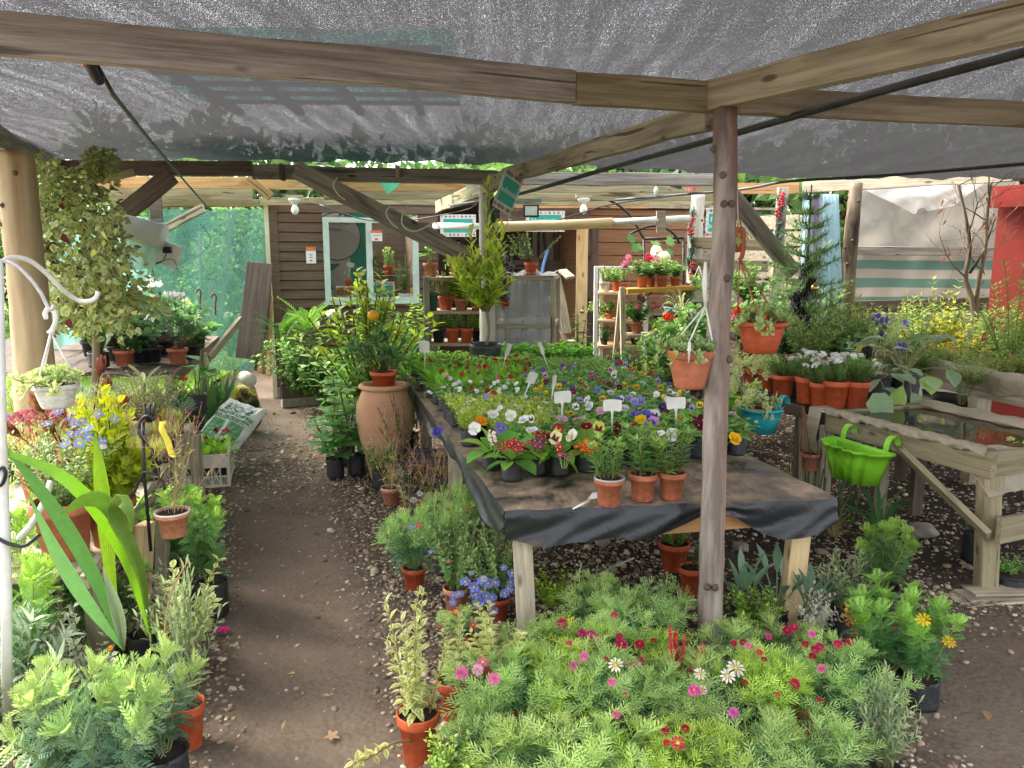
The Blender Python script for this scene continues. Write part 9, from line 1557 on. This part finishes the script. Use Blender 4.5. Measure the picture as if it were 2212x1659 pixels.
for i, (u, dY, w, h, pw, ph, sp, pk, l, fl) in enumerate(((1738, -.12, 62, 50, 44, 58, 'iberis', 'o', 'orange pot of white candytuft, leftmost of four', [('cluster', '#f2f1ee', 14, .045)]), (1769, -.22, 60, 45, 44, 52, 'iberis', 'o', 'second orange pot of white candytuft', IW), (1803, -.28, 72, 50, 58, 60, 'iberis', 'o', 'largest orange pot of white candytuft, third of four', [('cluster', '#f2f1ee', 12, .055)]), (1848, -.3, 72, 52, 55, 60, 'iberis', 'o', 'orange pot of candytuft with few flowers, rightmost of four', [('cluster', '#f2f1ee', 4, .045)]), (1892, -.05, 150, 60, 60, 55, 'sea_lavender', 'b', 'black bag of large grey green leaves, left one on the round shelf', ()), (1950, -.02, 165, 95, 62, 60, 'sea_lavender', 'b', 'black bag of big wavy grey green leaves at the round shelf right', ()), (1840, .15, 90, 60, 46, 40, 'bellis', 'b', 'broad leaved plant with one yellow flower behind the candytufts', [('pansy', '#f0c41e', 1, .05)]), (1800, .3, 95, 75, 40, 40, 'sea_lavender', 'b', 'grey leaved plant behind the white candytufts', ()), (1715, .1, 50, 50, 34, 44, 'sprigs', 'b', 'small black bag left of the candytuft pots', ()))):
 potted('candytuft' if sp == 'iberis' else 'shelf_plant', l, 'plant', u, 5.2 + dY, SZ, sp, w, h, (pk, pw, ph), var=i % 3, fl=fl)
q = MB(); c = P(1893, 882, 4.75); q.leaves(T_GERAN, [c + [0, 0, .1]], [[.05, -.35, -.9]], [[0, -1, .1]], .17, lin('#93b287')); c2 = P(1985, 880, 4.95); q.tube([P(1888, 850, 4.85), c + [0, 0, .1]], .003, 5, '#b0b48a'); q.build('drooping_leaf', LEAF, bpy.data.objects['shelf_plant']); q = MB(); q.leaves(T_BROAD, [c2 + [-.06, 0, .1]], [[.4, -.3, -.8]], [[.4, -1, .3]], .17, lin('#9ab58c')); q.tube([P(1965, 820, 5.1), c2 + [-.06, 0, .1]], .003, 5, '#b0b48a'); q.build('drooping_leaf', LEAF, bpy.data.objects['shelf_plant'])
for (u, Y, sp, w, h, l) in ((1625, 5.55, 'ivy', 80, 45, 'ivy pot at the left end of the dark rail'), (1660, 5.4, 'ivy', 70, 40, 'second ivy pot on the black sheet'), (1690, 5.25, 'iberis', 70, 45, 'orange pot of fine green leaves beside the ivy')): potted('potted_ivy', l, 'plant', u, Y, .74, sp, w, h, ('o', 50, 46), var=int(u) % 3)
potted('trailing_rosemary', 'rosemary trailing down over the film edge of the bed', 'herb', 2075, 5.55, .62, 'rosemary', 80, 120, var=2)
potted('water_plant', 'floating leafy water plant at the right end of the trough', 'plant', 2195, 3.95, .67, 'ivy', 110, 30, var=1); potted('strap_plant', 'strap leaved plant with a brown stalk in a black bag under the trough', 'plant', 1893, 4.25, 0, 'strap', 165, 120, ('b', 50, 50)); potted('potted_plant', 'black bag plant at the far right under the trough', 'plant', 2105, 4.1, 0, 'dry_twigs', 60, 60, ('b', 55, 70)); potted('potted_plant', 'low black tray of seedlings at the right edge', 'plant', 2180, 3.75, 0, 'oregano', 80, 30, ('b', 90, 40)); potted('horsetail', 'stiff green horsetail stems under the round shelf', 'plant', 1780, 4.75, 0, 'horsetail', 110, 150); potted('grass_tuft', 'dry grass clump under the lime double planter', 'grass', 1800, 4.5, 0, 'dry_tuft', 130, 110); potted('grass_tuft', 'green grass clump under the turquoise planter', 'grass', 1700, 4.9, 0, 'grass_tuft', 150, 110, var=2); potted('weed', 'leafy weeds beside the table right edge', 'plant', 1650, 4.6, 0, 'fine_herb', 130, 90)
for (u, Y, w, h, l) in ((2190, 5.1, 70, 30, 'dry twigs in the white basket'),): potted('dry_plant', l, 'plant', u, Y, .37, 'dry_twigs', 120, 60)
for (u, v, w, h, l, s) in ((1990, 1158, 60, 28, 'large grey stone under the trough', 3), (1300, 1180, 32, 22, 'round pale stone under the table front', 5), (1260, 1172, 26, 22, 'second round stone under the table front', 6), (2130, 1262, 30, 14, 'stone beside the trough foot', 7), (1600, 1190, 34, 18, 'stone behind the round post', 8)): p = G(u, v); lump('stone', l, 'stone', u, v, p[1], w, h, plain('river_stone', '#7d7468', '#a0968a', .85, 6, .3), s)
cl = thing('climbing_shrub', 'tall variegated climbing shrub beside the log post', 'shrub', at(200, 5.6, 0)); r = rngen(8); cs = []
for (u, v, ru, rv, n) in ((150, 500, 60, 60, 22), (200, 570, 65, 55, 30), (120, 600, 50, 60, 20), (240, 520, 30, 60, 14), (170, 430, 70, 45, 12), (90, 440, 25, 60, 10), (215, 610, 50, 40, 18), (110, 400, 30, 25, 6), (180, 650, 80, 30, 26), (250, 650, 40, 30, 14), (150, 690, 70, 30, 16), (100, 480, 25, 90, 14)):
 for k in range(n): cs.append(P(u + r.normal(0, ru * .75), v + r.normal(0, rv * .7), 5.6 + r.normal(0, .25)))
for (u0, v0, u1, v1) in ((205, 335, 228, 470), (175, 375, 190, 470), (210, 345, 225, 350), (95, 570, 80, 540)):
 for t in linspace(0, 1, 7): cs.append(P(u0 + (u1 - u0) * t, v0 + (v1 - v0) * t, 5.5))
q = MB(); crown(q, r, cs, 20, T_BROAD, .06, .11, ['#6f8548', '#7d9254', '#5a7040', '#96a566', '#4f6238'], '#b0b682', tipc='#c9cf6a'); q.build('foliage', LEAF, cl); q = MB(); q.tube(curved([at(205, 5.6, 0), P(208, 700, 5.6), P(215, 620, 5.6), P(190, 540, 5.6), P(180, 430, 5.6)], 14), linspace(.03, .012, 14), 8); q.build('stem', B_RAW, cl)
q = MB(); n = 26; q.leaves(T_BROAD, AR([P(70 + r.uniform(0, 100), r.uniform(430, 720), 5.5) for _ in range(n)]), NRM(r.normal(0, .5, (n, 3)) - [0, 0, .8]), [0, -1, 0], .08, mixc(r, ['#6a3a2a', '#7a4a36'], n)); q.build('dead_leaves', LEAF, cl)
potted('heart_leaf_shrub', 'spreading shrub of rounded matt leaves in the planter box', 'shrub', 655, 8.3, .2, 'heart_bush', 150, 130, rot=1.0); potted('heart_leaf_shrub', 'second rounded leaf shrub lower in the planter box right', 'shrub', 710, 8.2, .1, 'heart_bush', 110, 110, var=1); potted('fern', 'arching green fern at the planter box left', 'fern', 610, 8.3, .75, 'fern', 110, 70); potted('fern', 'green fern at the top of the planter box', 'fern', 665, 8.4, .85, 'fern', 120, 65, var=1); potted('strap_plant', 'dark grassy clump between the planter and the citrus', 'plant', 745, 7.6, .1, 'strap', 110, 150, var=1); potted('dark_shrub', 'dark shrub behind the citrus by the shed wall', 'shrub', 870, 8.6, 0, 'dark_bush', 130, 190); lump('plastic_sack', 'pale plastic sack lying behind the fern', 'sack', 722, 720, 8.5, 30, 22, WHITEP, 4, z=1.0)
potted('dark_shrub', 'dark low shrub behind the shelf unit', 'shrub', 985, 7.9, 0, 'dark_bush', 140, 110, var=1)
def tree(name, label, x, y, h, r_, seed, cols, crown_z=.45, cat='tree', L=.2, per=46, n=60):
 r = rngen(seed); root = thing(name, label, cat, (x, y, 0)); q = MB(); q.tube([[x, y, 0], [x + r.normal(0, .1), y, h * .35], [x + r.normal(0, .2), y, h * .75]], [h * .022, h * .016, h * .006], 8); q.build('trunk', B_RAW, root); q = MB(); c = ball(r, n, r_, r_, h * (1 - crown_z) / 2 + .1, (x, y, h * (1 + crown_z) / 2), .3); crown(q, r, c, per, T_WIDE, L, r_ * .26, cols, trunk=(x, y, h * .35), tr=h * .012); q.build('crown', LEAF, root)
GRN = [['#5f7f45', '#6d8f50', '#55753f'], ['#7a9a55', '#89a962', '#6a8a4a'], ['#4f6e44', '#5d7c4c', '#44603a']]
far = [(-13, 17, 4.1, 2.4, 'broad bushy tree far left behind the grass'), (-9.2, 20, 4.7, 2.6, 'tall tree left beyond the green netting'), (-5.4, 16, 4.0, 2.2, 'dark tree behind the green netting'), (-2.6, 17, 4.1, 2.4, 'tree rising behind the shed left end'), (.4, 18, 4.4, 2.5, 'tree behind the shed right end'), (3.4, 17, 4.1, 2.3, 'tree behind the hut'), (6.6, 17, 4.4, 2.5, 'tree behind the plastic sheeting'), (9.8, 16, 4.3, 2.4, 'tree beyond the red wall'), (-16.5, 21, 4.4, 2.8, 'farthest left tree over the lawn'), (13, 19, 4.7, 2.8, 'farthest right tree behind the red wall')]
for i, (x, y, h, r_, l) in enumerate(far): tree('tree', l, x, y, h, r_, 40 + i, GRN[i % 3], .22, L=.34, per=40, n=70)
for i, (x, y, h, r_, l) in enumerate(((-6.6, 10.6, 2.3, .9, 'grey green shrub behind the log post at the left edge'), (-7.4, 12.5, 2.8, 1.2, 'bush on the lawn far left'), (-4.0, 11.8, 2.6, .9, 'bright shrub behind the green netting left'), (-2.9, 12.0, 2.4, .8, 'pale shrub behind the green netting right'), (-5.4, 11.0, 1.6, .7, 'low shrub beside the pale mint cloth'))): tree('shrub', l, x, y, h, r_, 70 + i, GRN[1], .12, 'shrub', .11, 60, 40)
q = MB(); n = 26000; r = rngen(5); x, y = r.uniform(-14, -3.2, n), 6.5 + 11 * r.uniform(0, 1, n) ** 1.6; k_ = x < -3.4 - .12 * (y - 6); x, y = x[k_], y[k_]; n = len(x); q.leaves(T_NEEDLE, stack([x, y, 0 * x], 1), NRM(r.normal(0, .35, (n, 3)) + [0, 0, 1]), [0, 1, 0], r.uniform(.06, .16, n), mixc(r, ['#7fae3c', '#8fbd48', '#6f9c38', '#a9b860'], n)); q.build('grass', LEAF, None, 'bright green grass at the left beyond the posts', None, None, 'stuff', origin=(0, 0, 0))
mb = MB(); xs, ys = np.meshgrid(linspace(-40, -3.6, 30), linspace(6, 40, 30)); mb.grid(stack([xs - .1 * (ys - 6), ys, .02 + 0 * xs], -1)); mb.build('lawn', plain('turf', '#6a8f3a', '#7f9c4a', .9, 3, .4, 40), kind='structure', origin=(0, 0, 0))
pr_ = thing('slatted_roof', 'slatted pallet roof with turquoise film above the shade net', 'roof', (-1.7, 6.7, 3.1))
for i in range(6): beam('slat', (-2.9, 5.7 + i * .4, 3.15), (-.5, 5.8 + i * .4, 3.15), .13, .02, W_DARK, parent=pr_)
for i in range(4): beam('joist', (-2.6 + i * .6, 5.5, 3.1), (-2.7 + i * .6, 8.0, 3.1), .07, .06, W_DARK, parent=pr_)
sheet_('film', [(-3, 5.5, 3.2), (-.4, 5.5, 3.2), (-.5, 8.0, 3.2), (-3.1, 8, 3.2)], film_mat('turquoise_film', '#6fc9be', .7, .5), 10, 10, .02, 1, parent=pr_)
sc = bpy.context.scene
w = bpy.data.worlds.new('World'); sc.world = w; w.use_nodes = True; nt = w.node_tree; bg = nt.nodes['Background']
sk = nt.nodes.new('ShaderNodeTexSky'); sk.sky_type = 'NISHITA'; sk.sun_disc = False; SUN_EL, SUN_AZ = math.radians(47), math.radians(-66)
sk.sun_elevation = SUN_EL; sk.sun_rotation = SUN_AZ; sk.air_density = 1.2; sk.dust_density = 4.0; sk.ozone_density = 1.0
hs = nt.nodes.new('ShaderNodeHueSaturation'); hs.inputs['Saturation'].default_value = .25; nt.links.new(sk.outputs[0], hs.inputs['Color']); nt.links.new(hs.outputs[0], bg.inputs[0]); bg.inputs[1].default_value = .15
sd = bpy.data.lights.new('sun', 'SUN'); sd.energy = 1.6; sd.angle = math.radians(22); sd.color = (1, .9, .76); so = bpy.data.objects.new('sun', sd); col_.objects.link(so)
dv = Vector((sin(SUN_AZ) * cos(SUN_EL), cos(SUN_AZ) * cos(SUN_EL), sin(SUN_EL))); so.rotation_euler = dv.to_track_quat('Z', 'Y').to_euler(); so.location = dv * 30
cd = bpy.data.cameras.new('camera'); cam = bpy.data.objects.new('camera', cd); col_.objects.link(cam); sc.camera = cam
cd.sensor_width = 36; cd.lens = FPX / 2212 * 36; cd.clip_start = .02; cd.clip_end = 500; cam.location = (0, 0, H0); cam.rotation_euler = (PI / 2 - PITCH, 0, 0)
sc.view_settings.view_transform = 'Standard'; sc.view_settings.look = 'None'; sc.view_settings.exposure = 2.35; sc.view_settings.gamma = 1
sc.render.engine = 'CYCLES'; cy = sc.cycles; cy.max_bounces = 8; cy.diffuse_bounces = 4; cy.glossy_bounces = 2; cy.transmission_bounces = 4; cy.transparent_max_bounces = 10; cy.use_denoising = True; cy.sample_clamp_indirect = 6
sc.render.use_persistent_data = False
